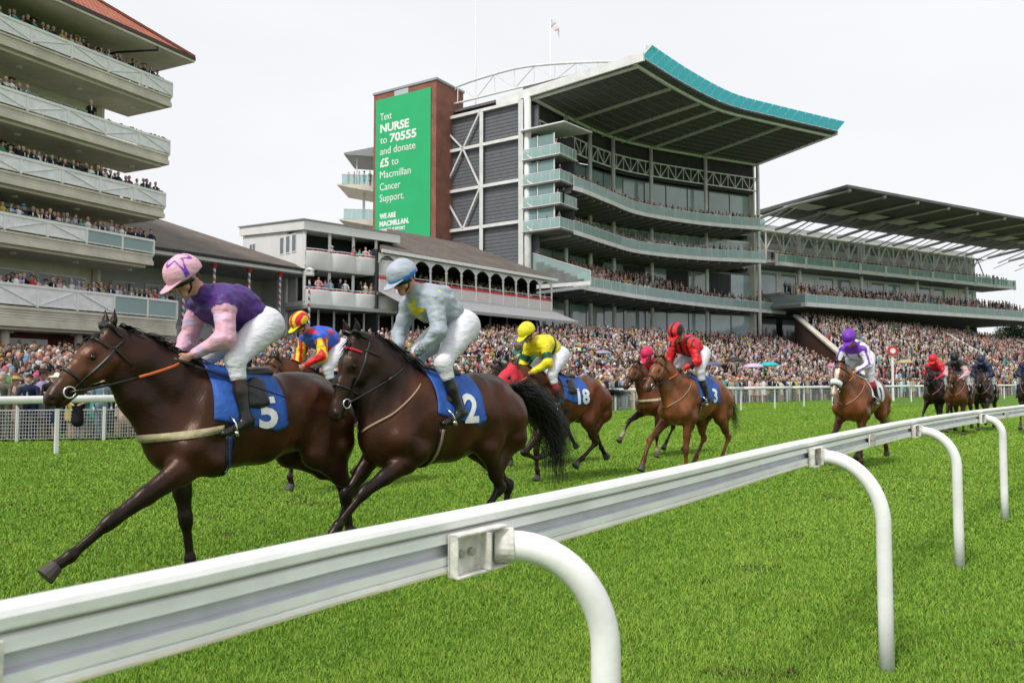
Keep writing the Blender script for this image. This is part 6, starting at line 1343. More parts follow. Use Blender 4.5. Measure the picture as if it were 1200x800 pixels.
    for i in range(seg + 1):
        tt = L1 * i / seg * kp; i0 = np.minimum(tt.astype(int), kp - 1); f = (tt - i0)[:, None]
        im = np.maximum(i0 - 1, 0); i2 = np.minimum(i0 + 2, kp); p0, p1, p2, p3 = tpa[im], tpa[i0], tpa[i0 + 1], tpa[i2]
        cc = .5 * (2 * p1 + (p2 - p0) * f + (2 * p0 - 5 * p1 + 4 * p2 - p3) * f ** 2 + (3 * p1 - p0 - 3 * p2 + p3) * f ** 3)
        u = L1 * i / seg; spread = tw * (.16 + 1.0 * u ** .8)
        cc = cc + rs * spread[:, None] * (.8, .45, .8) + (rs[:, ::-1] * .05 + .02) * np.sin(ph + 6 * u)[:, None]
        sd = np.cross(rs, (0.3, .2, 1)); sd /= np.linalg.norm(sd, axis=1)[:, None] + 1e-9; ww = .0042 * (1.02 - i / seg * .85)
        V[:, i, 0] = cc - sd * ww; V[:, i, 1] = cc + sd * ww
    b = (np.arange(Nt)[:, None] * (seg + 1) * 2 + np.arange(seg)[None] * 2).ravel()
    np_mesh('tail_hair', V.reshape(-1, 3), np.stack([b, b + 1, b + 3, b + 2], 1), M_hair, None, True, tl)
    # bridle
    bm = M_leather
    br = ring_strip('bridle', P, Hh(.36, -.03), n, side, a, .022, 0, 2 * math.pi, bm, root, .007, rmax=.2)
    ring_strip('browband', P, Hh(.075, -.02), n, side, a, .020, -1.45, 1.45, brow or bm, br, .009)
    ring_strip('headpiece', P, Hh(-.045, -.02), n, side, a, .024, -1.6, 1.6, bm, br, .010)
    ring_strip('throat_lash', P, Hh(.05, -.06), n, side, a, .014, 1.2, 2 * math.pi - 1.2, bm, br, .010, rmax=.17)
    for s in (1, -1):
        tt = np.linspace(-.04, .46, 16); cA = np.array([Hh(q, -.045 - .03 * max(0, (q - .1))) for q in tt]); dd = np.array([side * s] * 16)
        strip('cheekpiece', hug(P, cA - n * .009, dd, .008), hug(P, cA + n * .009, dd, .008), bm, br, .005)
        bp = hug(P, Hh(.46, -.045), side * s, .012)[0]; mb = MB(); pts = [bp + (a * math.cos(q) + n * math.sin(q)) * .037 for q in np.linspace(0, 2 * math.pi, 17)]
        mb.tube(pts, .0065, 6, cap=False); obj('bit_ring', mb, M_steel, br, True)
        hd = V3(hand[0], hand[1] * s, hand[2]); mb = MB(); mb2 = MB(); q1 = bp * .4 + hd * .6; sag = V3(0, .03 * s, -.02)
        path = [bp * (1 - q) + hd * q + sag * (4 * q * (1 - q)) for q in np.linspace(0, 1, 13)]
        for iq in range(1, 12):
            if field(P, path[iq][None])[0] < .014: path[iq] = hug(P, path[iq] * (1, 0, 1), (0, s, 0), .014)[0]
        mb.tube(path[:8], .010, 6, flat=.5); mb2.tube(path[7:], .0115, 6, flat=.6)
        rn = obj('rein', mb, bm, root, True); obj('rein_grip', mb2, M_orange if grip else bm, rn, True)
    if noseroll:
        ring_strip('noseband_fleece', P, Hh(.37, -.02), n, side, a, .085, -1.7, 1.7, M_wcloth, br, .022, thick=.03)
    if hood is not None:
        t0, t1, N2 = -.06, .34, 22; A_ = []
        tt = np.linspace(t0, t1, 14); th = np.linspace(-2.9, 2.9, 30); g = []
        for q in tt:
            d = np.cos(th)[:, None] * n + np.sin(th)[:, None] * side; g.append(hug(P, Hh(q, -.03) + 0 * d, d, .012, .2))
        g = np.array(g); F = [(i * 30 + j, i * 30 + j + 1, (i + 1) * 30 + j + 1, (i + 1) * 30 + j) for i in range(13) for j in range(29)]
        np_mesh('hood', g.reshape(-1, 3), np.array(F), hood, None, True, root)
        for s in (1, -1):
            mb = MB(); mb.sphere(Hh(.195, .012, .085 * s), .034, 10, 8, (1, 1, 1)); obj('eye_cup', mb, M_leather, root, True)
    # saddlecloth wrapped over the back, saddle, girth, breast straps
    nt, nx = 44, 16; th = np.linspace(-1.92, 1.92, nt); x0, x1 = clothx; g = []
    for i in range(nx):
        u = i / (nx - 1); xs = x1 + (x0 - x1) * u
        e = np.abs(th) / 1.92; tm = th * (1 - .22 * (1 - u) - .10 * max(0, u - .85) / .15 * (e > .9))
        cx = xs + dx + .05 * e * (u < .5) - .03 * e * (u > .5) + 0 * th
        rip = .018 + .006 * np.sin(xs * 60 + 5 * th) * e
        g.append(hug(P, np.stack([cx, 0 * th, 0 * th + 1.25], 1), np.stack([0 * th, np.sin(tm), np.cos(tm)], 1), rip))
    g = np.array(g); F = np.array([(i * nt + j, i * nt + j + 1, (i + 1) * nt + j + 1, (i + 1) * nt + j) for i in range(nx - 1) for j in range(nt - 1)])
    sc_ = np_mesh('saddlecloth', g.reshape(-1, 3), F, cloth or M_cloth, None, True, root); q = sc_.modifiers.new('thickness', 'SOLIDIFY'); q.thickness = .006
    if num:
        for s in (1, -1):
            no = cloth_number(P, dx, num, x0 + dx + .15, 1.42, .34, M_num if cloth is not M_wcloth else M_bnum, sc_, side=s)
    if tack:
        gx = pose.get('girth', .33)
        S_ = [cap((.16 + dx, 0, 1.60), (-.04 + dx, 0, 1.615), .05, .055, .05, (0, 1, 0), 2.2, (0, 0, 0)), cap((.20 + dx, 0, 1.66), (.17 + dx, 0, 1.63), .035, .04, .03, (0, 1, 0), 2, (0, 0, 0))]
        for s in (1, -1): S_.append(cap((.16 + dx, .19 * s, 1.55), (.20 + dx, .27 * s, 1.38), .03, .05, .04, (1, 0, 0), 2.6, (0, 0, 0)))
        V, F = nets(S_, .02); np_mesh('saddle', V, F, M_leather, None, True, root)
        ring_strip('girth', P, (gx + dx, 0, 1.2), (0, 0, 1), (0, 1, 0), (1, 0, 0), .07, 1.75, 2 * math.pi - 1.75, M_leather, root, .008, 30)
        ring_strip('girth_webbing', P, (gx + dx, 0, 1.2), (0, 0, 1), (0, 1, 0), (1, 0, 0), .028, 1.75, 2 * math.pi - 1.75, M_tan if tack != 'A' else M_navy, root, .014, 30)
        if tack == 'A':
            tt = np.linspace(-1.5, 1.5, 40); cA = np.stack([.45 + dx + 0 * tt, 0 * tt, 1.14 + .04 * np.abs(tt)], 1); d = np.stack([np.cos(tt), np.sin(tt), 0 * tt], 1)
            strip('breastgirth', hug(P, cA + (0, 0, .028), d, .01), hug(P, cA - (0, 0, .028), d, .01), M_cream, root)
        else:
            for s in (1, -1):
                tt = np.linspace(0, 1, 20); cA = np.stack([.40 + dx + .02 * tt, 0 * tt, 1.50 - .42 * tt], 1); ph = s * (1.2 - 1.15 * tt)
                d = np.stack([np.cos(ph), np.sin(ph), .1 + 0 * tt], 1); w = V3(.0, 0, .011)
                strip('breast_strap', hug(P, cA + w, d, .01), hug(P, cA - w, d, .01), M_tan, root)
    return root, P, J
# ------------------------------------------------------------------ jockeys, posed in their horse's frame
SK = (.52, .27, .19)
POSE_J = dict(hip=(.02, .10, 2.00), waist=(.13, 0, 2.08), chest=(.34, 0, 2.13), neck=(.50, 0, 2.20), head=(.63, 0, 2.30), f=(.86, 0, -.5),
              sh=(.42, .17, 2.12), el=(.46, .27, 1.86), wr=(.635, .11, 1.735), hd=(.70, .07, 1.68), kn=(.37, .255, 1.70), an=(.27, .32, 1.28), to=(.47, .345, 1.19))
def make_jockey(label, O, ang, pj, jacket, cap_col, h=.014, breech=(.74, .73, .79), sock=(.012, .012, .014), boot=(.012, .011, .012), glove=None, capf=None, group='jockeys riding the racehorses', skin=SK, dz=0, pom=False):
    q = dict(POSE_J); q.update(pj)
    def g(k, s=1): v = q.get(k + ('L' if s > 0 else 'R'), q[k]); v = V3(*v); v = v * V3(1, s if k + ('L' if s > 0 else 'R') not in q else 1, 1); return v + V3(0, 0, dz)
    root = thing('person', label, 'person', (O[0], O[1], 0), R(ang), group, local=True)
    hd = g('head'); f = unit(q['f']); sd = unit(V3(0, 1, 0) - f * f[1]) if 'sd' not in q else unit(q['sd']); u = np.cross(f, sd); u = u if u[2] > 0 else -u
    chest, waist, neck = g('chest'), g('waist'), g('neck'); sk = skin; dk = tuple(.75 * np.array(skin))
    lip = (.42, .14, .12); GV = glove or skin
    def F(x, y, z): return hd + f * x + sd * y + u * z
    P = [cap(F(-.02, 0, .03), F(.02, 0, .03), .088, .085, .03, sd, .86, sk), cap(F(.03, 0, -.03), F(.045, 0, -.085), .062, .038, .03, sd, .9, sk),
         cap(F(.092, 0, .0), F(.112, 0, -.032), .011, .016, .012, sd, .9, sk), cap(F(.082, 0, -.066), F(.086, 0, -.066), .012, .012, .008, sd, 1.8, lip), cap(F(.07, 0, -.1), F(.072, 0, -.1), .018, .018, .02, sd, 1.2, sk),
         cap(F(.08, 0, .026), F(.085, 0, .03), .014, .012, .02, sd, 2.8, sk), cap(F(-.04, 0, -.04), neck, .052, .058, .04, None, 1, sk), cap(neck, chest, .06, .10, .04, None, 1, sk),
         cap(chest, waist, .11, .10, .05, (0, 1, 0), 1.15, sk)]
    P.append(cap(F(.10, .03, -.066), F(.10, -.03, -.066), .004, .004, .004, neg=True))
    for s in (1, -1):
        P += [cap(F(-.005, .082 * s, -.005), F(-.01, .088 * s, .012), .014, .016, .01, sd, .5, sk), cap(F(.055, .042 * s, -.02), F(.04, .05 * s, -.045), .022, .025, .02, None, 1, sk)]
        P.append(cap(F(.095, .034 * s, .005), F(.095, .04 * s, .005), .012, .012, .012, neg=True))
        sh, el, wr, ha, hip, kn, an, to = (g(k, s) for k in ('sh', 'el', 'wr', 'hd', 'hip', 'kn', 'an', 'to'))
        P += [cap(chest, sh, .07, .045, .04, None, 1, sk), cap(sh, el, .040, .032, .03, None, 1, sk), cap(el, wr, .036, .026, .02, None, 1, sk),
              cap(waist, hip, .09, .08, .05, None, 1, sk), cap(hip, kn, .07, .045, .04, None, 1, sk), cap(kn, an * .85 + kn * .15, .040, .022, .02, None, 1, sk)]
        gd = unit(ha - wr); wx = unit(np.cross(gd, (0, s, 0))); wx = wx if wx[2] > 0 else -wx; pn = np.cross(gd, wx); pn = pn if pn[1] * s < 0 else -pn      # palm faces the neck
        P.append(cap(wr, wr + gd * .055, .024, .034, .02, pn, .55, GV)); P.append(cap(wr + gd * .05 + wx * .012, wr + gd * .07 - wx * .012, .028, .026, .015, pn, .6, GV))
        for i, (ln, w) in enumerate(((.036, .026), (.041, .009), (.038, -.009), (.030, -.026))):
            k0 = wr + gd * .082 + wx * w; k1 = k0 + (gd * .6 + pn * .75) * ln; k2 = k1 + (pn * .35 - gd * .95) * ln * .8; k3 = k2 + (-pn * .5 - gd * .6) * ln * .5
            P += [cap(wr + gd * .045 + wx * w * .8, k0, .011, .0105, .004, None, 1, GV), cap(k0, k1, .0105, .0098, .003, None, 1, GV), cap(k1, k2, .0098, .009, .003, None, 1, GV), cap(k2, k3, .009, .008, .003, None, 1, GV)]
        tb = wr + gd * .03 + wx * .028; P += [cap(tb, tb + (gd * .7 + wx * .6 + pn * .3) * .032, .013, .012, .008, None, 1, GV), cap(tb + (gd * .7 + wx * .6 + pn * .3) * .032, tb + (gd * 1.0 + wx * .35 + pn * .8) * .055, .0115, .009, .004, None, 1, GV)]
    body('body', P, min(h, .011) if h < .016 else h, M_skin, root, soft=.006)
    # hair at the nape, below the helmet
    Hn = [cap(F(-.05, 0, .0), F(-.06, 0, -.03), .065, .05, .03, sd, 1.1, (.03, .018, .01))]
    V_, F_ = nets(Hn, h); np_mesh('hair', V_, F_, mat('short_brown_hair', (.035, .02, .012), .7, .3, 60), None, True, root)
    # silks
    J = [cap(neck - unit(neck - chest) * .01, chest, .085, .150, .05, (0, 1, 0), 1.15, tag='t', col=(0, 0, 0)), cap(chest, waist, .150, .140, .06, (0, 1, 0), 1.15, tag='t'),
         cap(waist, V3(g('hip')[0] + .03, 0, g('hip')[2] + .035), .138, .125, .05, (0, 1, 0), 1.2, tag='t'), cap(chest + V3(-.14, 0, .05), chest + V3(-.02, 0, .03), .115, .11, .08, (0, 1, 0), 1.2, tag='t')]
    for s in (1, -1):
        sh, el, wr = g('sh', s), g('el', s), g('wr', s)
        J += [cap(chest, sh, .13, .092, .06, tag='t'), cap(sh, el, .084, .070, .035, tag='a%d' % s), cap(el, el * .12 + wr * .88, .068, .042, .03, tag='f%d' % s)]
        fd = unit(np.cross(el - sh, wr - el)); 
        for j in range(3): pc = sh * (1 - (.3 + .25 * j)) + el * (.3 + .25 * j); J.append(cap(pc + V3(.03, .03 * s, .02), pc + V3(-.035, .03 * s, -.02), .018, .016, .03, tag='a%d' % s))
        pc = el * .8 + wr * .2; J.append(cap(pc + V3(.02, 0, .02), pc + V3(-.03, .02 * s, -.02), .04, .035, .03, tag='f%d' % s))
    ctx = dict(chest=chest, waist=waist, neck=neck, g=g, hip=g('hip'))
    def jf(V, C):
        names = sorted({p['tag'] for p in J}); D = np.stack([np.min([pd(p, V) for p in J if p['tag'] == nm], 0) for nm in names], 1); idx = D.argmin(1)
        tg = np.array(names)[idx]; return jacket(V, tg, ctx)
    V_, F_ = nets(J, h); C_ = jf(V_, None)
    # cloth folds pressed into the silks
    nz = np.array([mnoise.noise(Vector((v[0] * 9, v[1] * 7, v[2] * 17))) + .5 * mnoise.noise(Vector((v[0] * 26, v[1] * 12, v[2] * 30))) for v in V_]); nr = V_ - np.array([chest * .5 + waist * .5]); nr /= np.linalg.norm(nr, axis=1)[:, None]
    V_ = V_ + nr * (nz * .014)[:, None]
    np_mesh('racing_silks', V_, F_, M_silk, C_, True, root)
    # breeches and boots
    Bp = [cap(waist * .4 + g('hip') * V3(1, 0, 1) * .6, V3(g('hip')[0] - .02, 0, g('hip')[2]), .13, .145, .05, (0, 1, 0), 1.25, breech)]
    for s in (1, -1):
        hip, kn, an, to = (g(k, s) for k in ('hip', 'kn', 'an', 'to'))
        Bp += [cap(hip, kn, .130, .075, .05, None, 1, breech), cap(hip + V3(-.03, 0, -.02), hip * .5 + kn * .5, .125, .098, .05, None, 1, breech), cap(kn, kn * .72 + an * .28, .072, .060, .03, None, 1, breech)]
        bt = kn * .74 + an * .26; m = kn * .45 + an * .55; d = unit(an - kn); heel = an + d * .065 - unit(to - an) * .05
        Q = [cap(bt, m, .053, .052, .02, None, 1, sock), cap(m, an, .056, .043, .02, None, 1, boot), cap(an, an + d * .03, .046, .04, .02, None, 1, boot), cap(an + d * .045 - unit(to - an) * .045, to + d * .02, .036, .030, .03, (0, 1, 0), 1.0, boot), cap(heel, heel + unit(to - an) * .02, .026, .026, .01, None, 1, boot)]
        body('boot', Q, h, M_boot, root, soft=.006)
        if h < .02:
            st = to * .6 + an * .4 + d * .06; mb = MB(); f3 = unit(to - an)
            pts = [st + V3(0, .055, 0) - d * 0, st + V3(0, .05, 0) - d * .08, st - d * .135, st - V3(0, .05, 0) - d * .08, st - V3(0, .055, 0)]
            mb.tube(pts, .007, 6); mb.beam(st + V3(0, .06, 0), st - V3(0, .06, 0), .035, .01, up=tuple(f3)); obj('stirrup_iron', mb, M_steel, root, True)
    body('breeches', Bp, h, M_breech, root, soft=.01)
    # helmet with silk cover and peak, goggles
    Hp = [cap(F(-.018, 0, .055), F(.018, 0, .055), .134, .126, .03, sd, .92, cap_col), cap(F(.10, 0, .028), F(.145, 0, .018), .030, .022, .02, sd, 2.6, cap_col)]
    for pq in Hp[1:]: pass
    pk = [cap(F(.09, .0, .03), F(.165, 0, .010), .084, .062, .01, sd, 1.15, cap_col)]
    def cutf(G): w = (G - F(0, 0, .018)) @ unit(u + f * .18); return -w
    Vh, Fh = nets([Hp[0]], h * .8, cutf); Ch = np.tile(np.array(cap_col, float), (len(Vh), 1))
    if capf: Ch = capf((Vh - hd) @ f, (Vh - hd) @ sd, (Vh - hd) @ u, Ch)
    hel = np_mesh('riding_helmet', Vh, Fh, M_silk, Ch, True, root)
    def cut2(G): w = (G - F(0.08, 0, .020)) @ unit(u + f * .28); return np.maximum(w - .006, -w - .006)
    Vp, Fp = nets(pk, min(.006, h * .5), cut2); Cp = np.tile(np.array(q.get('peakcol', cap_col), float), (len(Vp), 1)); np_mesh('peak', Vp, Fp, M_silk, Cp, True, hel)
    if pom:
        mb = MB(); mb.sphere(F(0, 0, .175), .022, 10, 8); obj('button', mb, mat('pom', cap_col, .8), hel, True)
    def cut3(G): w = (G - F(0.05, 0, .004)) @ u; return np.maximum(np.abs(w) - .029, -(G - F(.0, 0, 0)) @ f - .02)
    Vg, Fg = nets([cap(F(0, 0, .004), F(.022, 0, .004), .104, .100, .01, sd, .90)], h * .7, cut3); np_mesh('goggles', Vg, Fg, M_goggle, None, True, root)
    mb = MB(); mb.tube([F(.0, .083, .01), F(.03, .072, -.06), F(.055, .0, -.118), F(.03, -.072, -.06), F(.0, -.083, .01)], .008, 5); obj('chin_strap', mb, M_leather, root, True)
    return root
# ------------------------------------------------------------------ the runners
def plain(*c):
    c = np.array(c, float)
    return lambda V, t, x: np.tile(c, (len(V), 1))
def along(V, a, b): d = b - a; return ((V - a) @ d) / (d @ d)
def jk_purple(V, t, x):
    C = np.tile(np.array((.055, .012, .16)), (len(V), 1)); arm = (t != 't')
    C[arm] = (.72, .40, .50)
    for s in (1, -1):
        sh, el, wr = x['g']('sh', s), x['g']('el', s), x['g']('wr', s)
        for a, b, k0, k1 in ((sh, el, .35, .55), (el, wr, .15, .38), (el, wr, .62, .82)):
            u = along(V, a, b); star = np.sin(V[:, 0] * 34) * np.sin(V[:, 2] * 40) > .2; m = arm & (u > k0) & (u < k1) & star & (np.abs(V[:, 1] - sh[1]) < .2) & (V[:, 1] * s > 0); C[m] = (.58, .46, .66)
    return C
def jk_grey(V, t, x):
    C = np.tile(np.array((.36, .41, .46)), (len(V), 1)); c = x['chest']
    sh = x['g']('sh', 1)
    u = along(V, x['waist'], x['chest']); a = np.arctan2(V[:, 1], V[:, 2] - c[2])
    # star on the chest (front/underside) and yellow epaulettes
    f = V - (c + V3(.16, 0, -.08)); r = np.hypot(f[:, 1], f[:, 2] + f[:, 0] * .3); th = np.arctan2(f[:, 2], f[:, 1]); st = (r < .085 + .045 * np.cos(5 * th)) & (V[:, 0] > c[0] + .0) & (V[:, 2] < c[2] + .05); C[st & (t == 't')] = (.62, .56, .02)
    for s in (1, -1):
        p = x['g']('sh', s) + V3(-.05, -.05 * s, .07); C[(np.linalg.norm((V - p) * (1, .8, 1), axis=1) < .055)] = (.75, .66, .03)
        wr, el = x['g']('wr', s), x['g']('el', s); uu = along(V, el, wr); C[(t == 'f%d' % s) & (uu > .62) & (np.sin(uu * 95) > .35)] = (.02, .025, .035)
    return C
def jk_red_yellow(V, t, x):
    C = np.tile(np.array((.03, .10, .55)), (len(V), 1))
    m = (np.sin(V[:, 0] * 22) * np.sin(V[:, 2] * 26) > .45); C[m] = (.62, .03, .04)
    for s in (1, -1):
        arm = (t == 'a%d' % s) | (t == 'f%d' % s); q = V[:, 0] * .8 + V[:, 1] * s * .6; C[arm] = (.78, .62, .02); C[arm & (np.sin(q * 75) > 0)] = (.65, .015, .02)
    return C
def jk_yellow(V, t, x):
    C = np.tile(np.array((.75, .62, .015)), (len(V), 1)); G_ = (.005, .07, .04)
    u = along(V, x['waist'], x['chest']); C[(t == 't') & (u > .30) & (u < .52)] = G_
    for s in (1, -1): v = along(V, x['g']('sh', s), x['g']('el', s)); C[(t == 'a%d' % s) & (v > .45) & (v < .8)] = G_
    return C
def jk_red_black(V, t, x):
    C = np.tile(np.array((.66, .012, .02)), (len(V), 1)); K_ = (.01, .008, .01)
    C[(t == 't') & (np.sin(V[:, 1] * 62 + 1.57) > .45)] = K_
    for s in (1, -1):
        for a, b, k in (('sh', 'el', .55), ('el', 'wr', .45)): v = along(V, x['g'](a, s), x['g'](b, s)); tg = 'a' if a == 'sh' else 'f'; C[(t == tg + str(s)) & (np.abs(v - k) < .13) & (np.sin(V[:, 0] * 40) > -.3)] = K_
    return C
def jk_white_purple(V, t, x):
    C = np.tile(np.array((.80, .79, .85)), (len(V), 1)); K_ = (.16, .03, .42)
    for s in (1, -1):
        sh, el, wr = x['g']('sh', s), x['g']('el', s), x['g']('wr', s); arm = (t == 'a%d' % s) | (t == 'f%d' % s); C[arm & (np.abs(V[:, 1] * s - np.interp(V[:, 2], [wr[2], el[2], sh[2]], [abs(wr[1]) + .03, abs(el[1]) + .03, abs(sh[1]) + .05])) < .018)] = K_
    C[(t == 't') & (np.abs(np.abs(V[:, 1]) - .10) < .02)] = K_; C[(t == 't') & (V[:, 0] > x['neck'][0] - .02)] = K_
    return C
def jk_two(c1, c2, sl=True):
    def f(V, t, x):
        C = np.tile(np.array(c1, float), (len(V), 1)); C[(t != 't')] = c2; return C
    return f
def cap_hoops(f, s, u, C): C[np.sin(s * 72 + 1.5) > 0] = (.65, .015, .02); return C
def cap_stripe(f, s, u, C): C[np.sin(s * 62 + 1.57) > .35] = (.012, .01, .012); return C
def cap_star(f, s, u, C):
    th = np.arctan2(s - .03, f - .01); r = np.hypot(s - .03, f - .01); e = .068 + .022 * np.cos(5 * th); C[(np.abs(r - e) < .010) & (u > .03)] = (.16, .03, .42); return C
def cap_band(f, s, u, C): C[(u < .055 - .18 * 0 - f * .18) & (f > -.09)] = (.02, .22, .72); return C
def cap_dots(f, s, u, C): C[np.sin(f * 60) * np.sin(s * 60) > .45] = (.6, .02, .09); return C

BAY1 = dict(neck=(.028, .011, .008), body=(.046, .0155, .008), dark=(.010, .007, .007), back=(.022, .011, .009), muz=(.016, .011, .011), face=(.070, .026, .013), nose=(.12, .048, .02))
BAY2 = dict(neck=(.018, .010, .009), body=(.050, .017, .009), dark=(.008, .007, .008), back=(.05, .021, .014), muz=(.014, .012, .014), face=(.026, .013, .010), nose=(.055, .028, .017))
BAY3 = dict(body=(.12, .038, .016), dark=(.014, .009, .008), back=(.09, .03, .014), muz=(.03, .018, .014), face=(.12, .042, .018))
CHE = dict(body=(.20, .068, .026), dark=(.15, .052, .022), back=(.19, .066, .026), muz=(.05, .03, .024), face=(.21, .078, .032))
CHE2 = dict(body=(.19, .060, .022), dark=(.05, .02, .012), back=(.18, .058, .022), muz=(.45, .3, .24), face=(.2, .07, .028), nose=(.4, .3, .24))
DK = dict(body=(.022, .013, .011), dark=(.009, .008, .008), back=(.018, .011, .010), muz=(.012, .01, .01), face=(.022, .012, .01))

HA = dict(girth=.42, poll=(1.17, 0, 1.83), muz=(1.57, 0, 1.405), FL=[(.74, .17, .91), (1.21, .16, .62), (1.45, .15, .435), (1.53, .15, .39), (1.60, .15, .33)], FR=[(.56, -.17, .92), (.51, -.15, .50), (.47, -.15, .21), (.45, -.15, .10), (.50, -.15, .025)],
          HL=[(-.42, .19, .96), (-.83, .16, .62), (-.68, .15, .29), (-.60, .15, .19), (-.54, .15, .10)], HR=[(-.44, -.19, .94), (-.95, -.16, .66), (-1.02, -.15, .33), (-1.06, -.15, .22), (-1.12, -.15, .14)],
          tail=[(-.86, 0, 1.42), (-1.05, 0, 1.36), (-1.3, 0, 1.25), (-1.45, 0, 1.1), (-1.5, 0, .95)], mane=.15)
HB = dict(dx=-.10, deep=.07, poll=(.88, .0, 1.86), muz=(1.12, .02, 1.24), nmid=(.60, 0, 1.60), nr=1.12, side=(-.1, 1, 0), FL=[(.50, .17, .88), (.91, .16, .66), (1.14, .15, .43), (1.20, .15, .36), (1.26, .15, .28)],
          FR=[(.56, -.17, .95), (.87, -.15, .60), (.83, -.15, .30), (.79, -.15, .20), (.84, -.15, .11)], HL=[(-.42, .19, .95), (-.60, .16, .55), (-.34, .15, .29), (-.24, .15, .21), (-.17, .15, .13)],
          HR=[(-.62, -.19, .92), (-1.03, -.16, .50), (-.96, -.15, .20), (-.91, -.15, .11), (-.86, -.15, .04)], tail=[(-.95, 0, 1.42), (-1.15, 0, 1.40), (-1.40, 0, 1.24), (-1.56, 0, .96), (-1.60, 0, .60)], mane=.20, tailw=.22, tailn=3.6)
HD = dict(dx=-.05, poll=(1.14, 0, 1.70), muz=(1.58, 0, 1.36), FL=[(.62, .17, .88), (1.05, .16, .50), (.80, .15, .40), (.70, .15, .42), (.62, .15, .46)], FR=[(.42, -.17, .90), (.50, -.15, .46), (.48, -.15, .19), (.46, -.15, .10), (.52, -.15, .03)],
          HL=[(-.30, .19, .92), (-.52, .16, .56), (-.22, .15, .34), (-.12, .15, .29), (-.05, .15, .22)], HR=[(-.52, -.19, 1.0), (-.86, -.16, .80), (-1.02, -.15, .44), (-1.10, -.15, .34), (-1.17, -.15, .26)],
          tail=[(-.93, 0, 1.36), (-1.15, 0, 1.36), (-1.4, 0, 1.34), (-1.62, 0, 1.36)], tailw=.06, mane=.12)
HC = dict(HD, poll=(1.15, 0, 1.78), muz=(1.52, 0, 1.38), FL=[(.62, .17, .9), (.95, .16, .55), (1.0, .15, .28), (.97, .15, .18), (1.02, .15, .10)], FR=[(.5, -.17, .9), (.74, -.15, .5), (.5, -.15, .34), (.40, -.15, .34), (.32, -.15, .36)])
HE = dict(poll=(1.04, -.02, 1.84), muz=(1.44, -.04, 1.40), FR=[(.64, -.17, .92), (1.12, -.17, .62), (1.28, -.17, .34), (1.33, -.17, .25), (1.38, -.17, .17)], FL=[(.54, .17, .90), (.62, .17, .44), (.62, .17, .16), (.60, .17, .09), (.65, .17, .03)],
          HL=[(-.44, .19, .95), (-.78, .17, .58), (-.56, .16, .26), (-.47, .16, .18), (-.41, .16, .10)], HR=[(-.40, -.19, .95), (-.55, -.17, .56), (-.28, -.16, .28), (-.2, -.16, .2), (-.14, -.16, .12)],
          tail=[(-.86, 0, 1.40), (-1.08, 0, 1.30), (-1.20, .05, 1.0), (-1.22, .1, .65)], mane=.1, tailw=.11)
HF = dict(HE, poll=(1.02, -.02, 1.80), muz=(1.32, -.05, 1.30), FR=[(.60, -.17, .92), (.98, -.17, .60), (1.1, -.17, .3), (1.12, -.17, .2), (1.17, -.17, .12)], HL=[(-.44, .19, .95), (-.86, .17, .66), (-.80, .17, .34), (-.82, .17, .24), (-.84, .17, .15)])
HG = dict(HA, poll=(1.12, 0, 1.76), muz=(1.50, 0, 1.34))
SY = dict(pj=0)
JB = dict(hip=(-.20, .10, 2.06), waist=(-.07, 0, 2.17), chest=(.13, 0, 2.24), neck=(.29, 0, 2.33), head=(.41, 0, 2.42), f=(.88, .06, -.40), sh=(.20, .175, 2.23), el=(.24, .28, 1.97), wr=(.37, .12, 1.77), hd=(.43, .07, 1.71),
          kn=(.18, .26, 1.70), an=(.04, .315, 1.30), to=(.24, .34, 1.21), peakcol=(.4, .44, .5))
def sh_(p, dx, dz=0):
    r_ = {}
    for k, v in {**POSE_J, **p}.items(): r_[k] = v if k in ('f', 'sd', 'peakcol') else (v[0] + dx, v[1], v[2] + dz)
    return r_

OA, OB, OC, OD, OE, OF = (-2.02, 6.36), (-.65, 7.15), (-2.42, 11.5), (.84, 12.5), (3.04, 13.2), (6.35, 14.5)
def whip(O, ang, a, b, label):
    t = thing('riding_whip', label, 'whip', (O[0], O[1], 0), R(ang), group='whips carried by the jockeys', local=True); mb = MB(); mb.tube([a, lerp(a, b, .25), b], [.012, .010, .005], 6); h = obj('shaft', mb, M_whip, t, True); mb = MB(); mb.tube([lerp(a, b, -.10), lerp(a, b, .12)], .014, 6); obj('handle', mb, M_leather, t, True)
def jock(*a, **k): return make_jockey(*a, **k)
# 1
make_horse('dark bay racehorse leading at far left with cream breast girth and number 5', OA, -129, HA, BAY1, .014, num='5', tack='A', clothx=(-.04, .50), strands=700)
jock('jockey crouched on the leading horse in purple silks with pink sleeves and pink star cap', OA, -129, dict(an=(.32, .32, 1.28), to=(.51, .345, 1.19)), jk_purple, (.75, .42, .52), .012, capf=cap_star, sock=(.035, .012, .012))
whip(OA, -129, (.70, .09, 1.69), (.02, .40, 1.42), 'black whip pointing back along the number 5 saddlecloth')
# 2
make_horse('near black bay racehorse in second place with red browband and streaming tail', OB, -135, HB, BAY2, .014, num='2', tack='B', brow=M_red, hand=(.43, .08, 1.71), grip=False, clothx=(-.14, .34), strands=700)
jock('jockey in pale grey silks with a yellow star and blue banded grey helmet', OB, -135, JB, jk_grey, (.40, .44, .52), .012, capf=cap_band, glove=(.02, .02, .022))
# 3
make_horse('bay racehorse mostly hidden behind the leading horse, head and forelegs showing', OC, -130, HC, BAY3, .02, num='7', strands=250, hand=(.82, .08, 1.68))
JC = sh_({}, .12, .02)
jock('jockey in blue silks with red and yellow striped sleeves and hooped cap', OC, -130, JC, jk_red_yellow, (.78, .62, .02), .015, capf=cap_hoops)
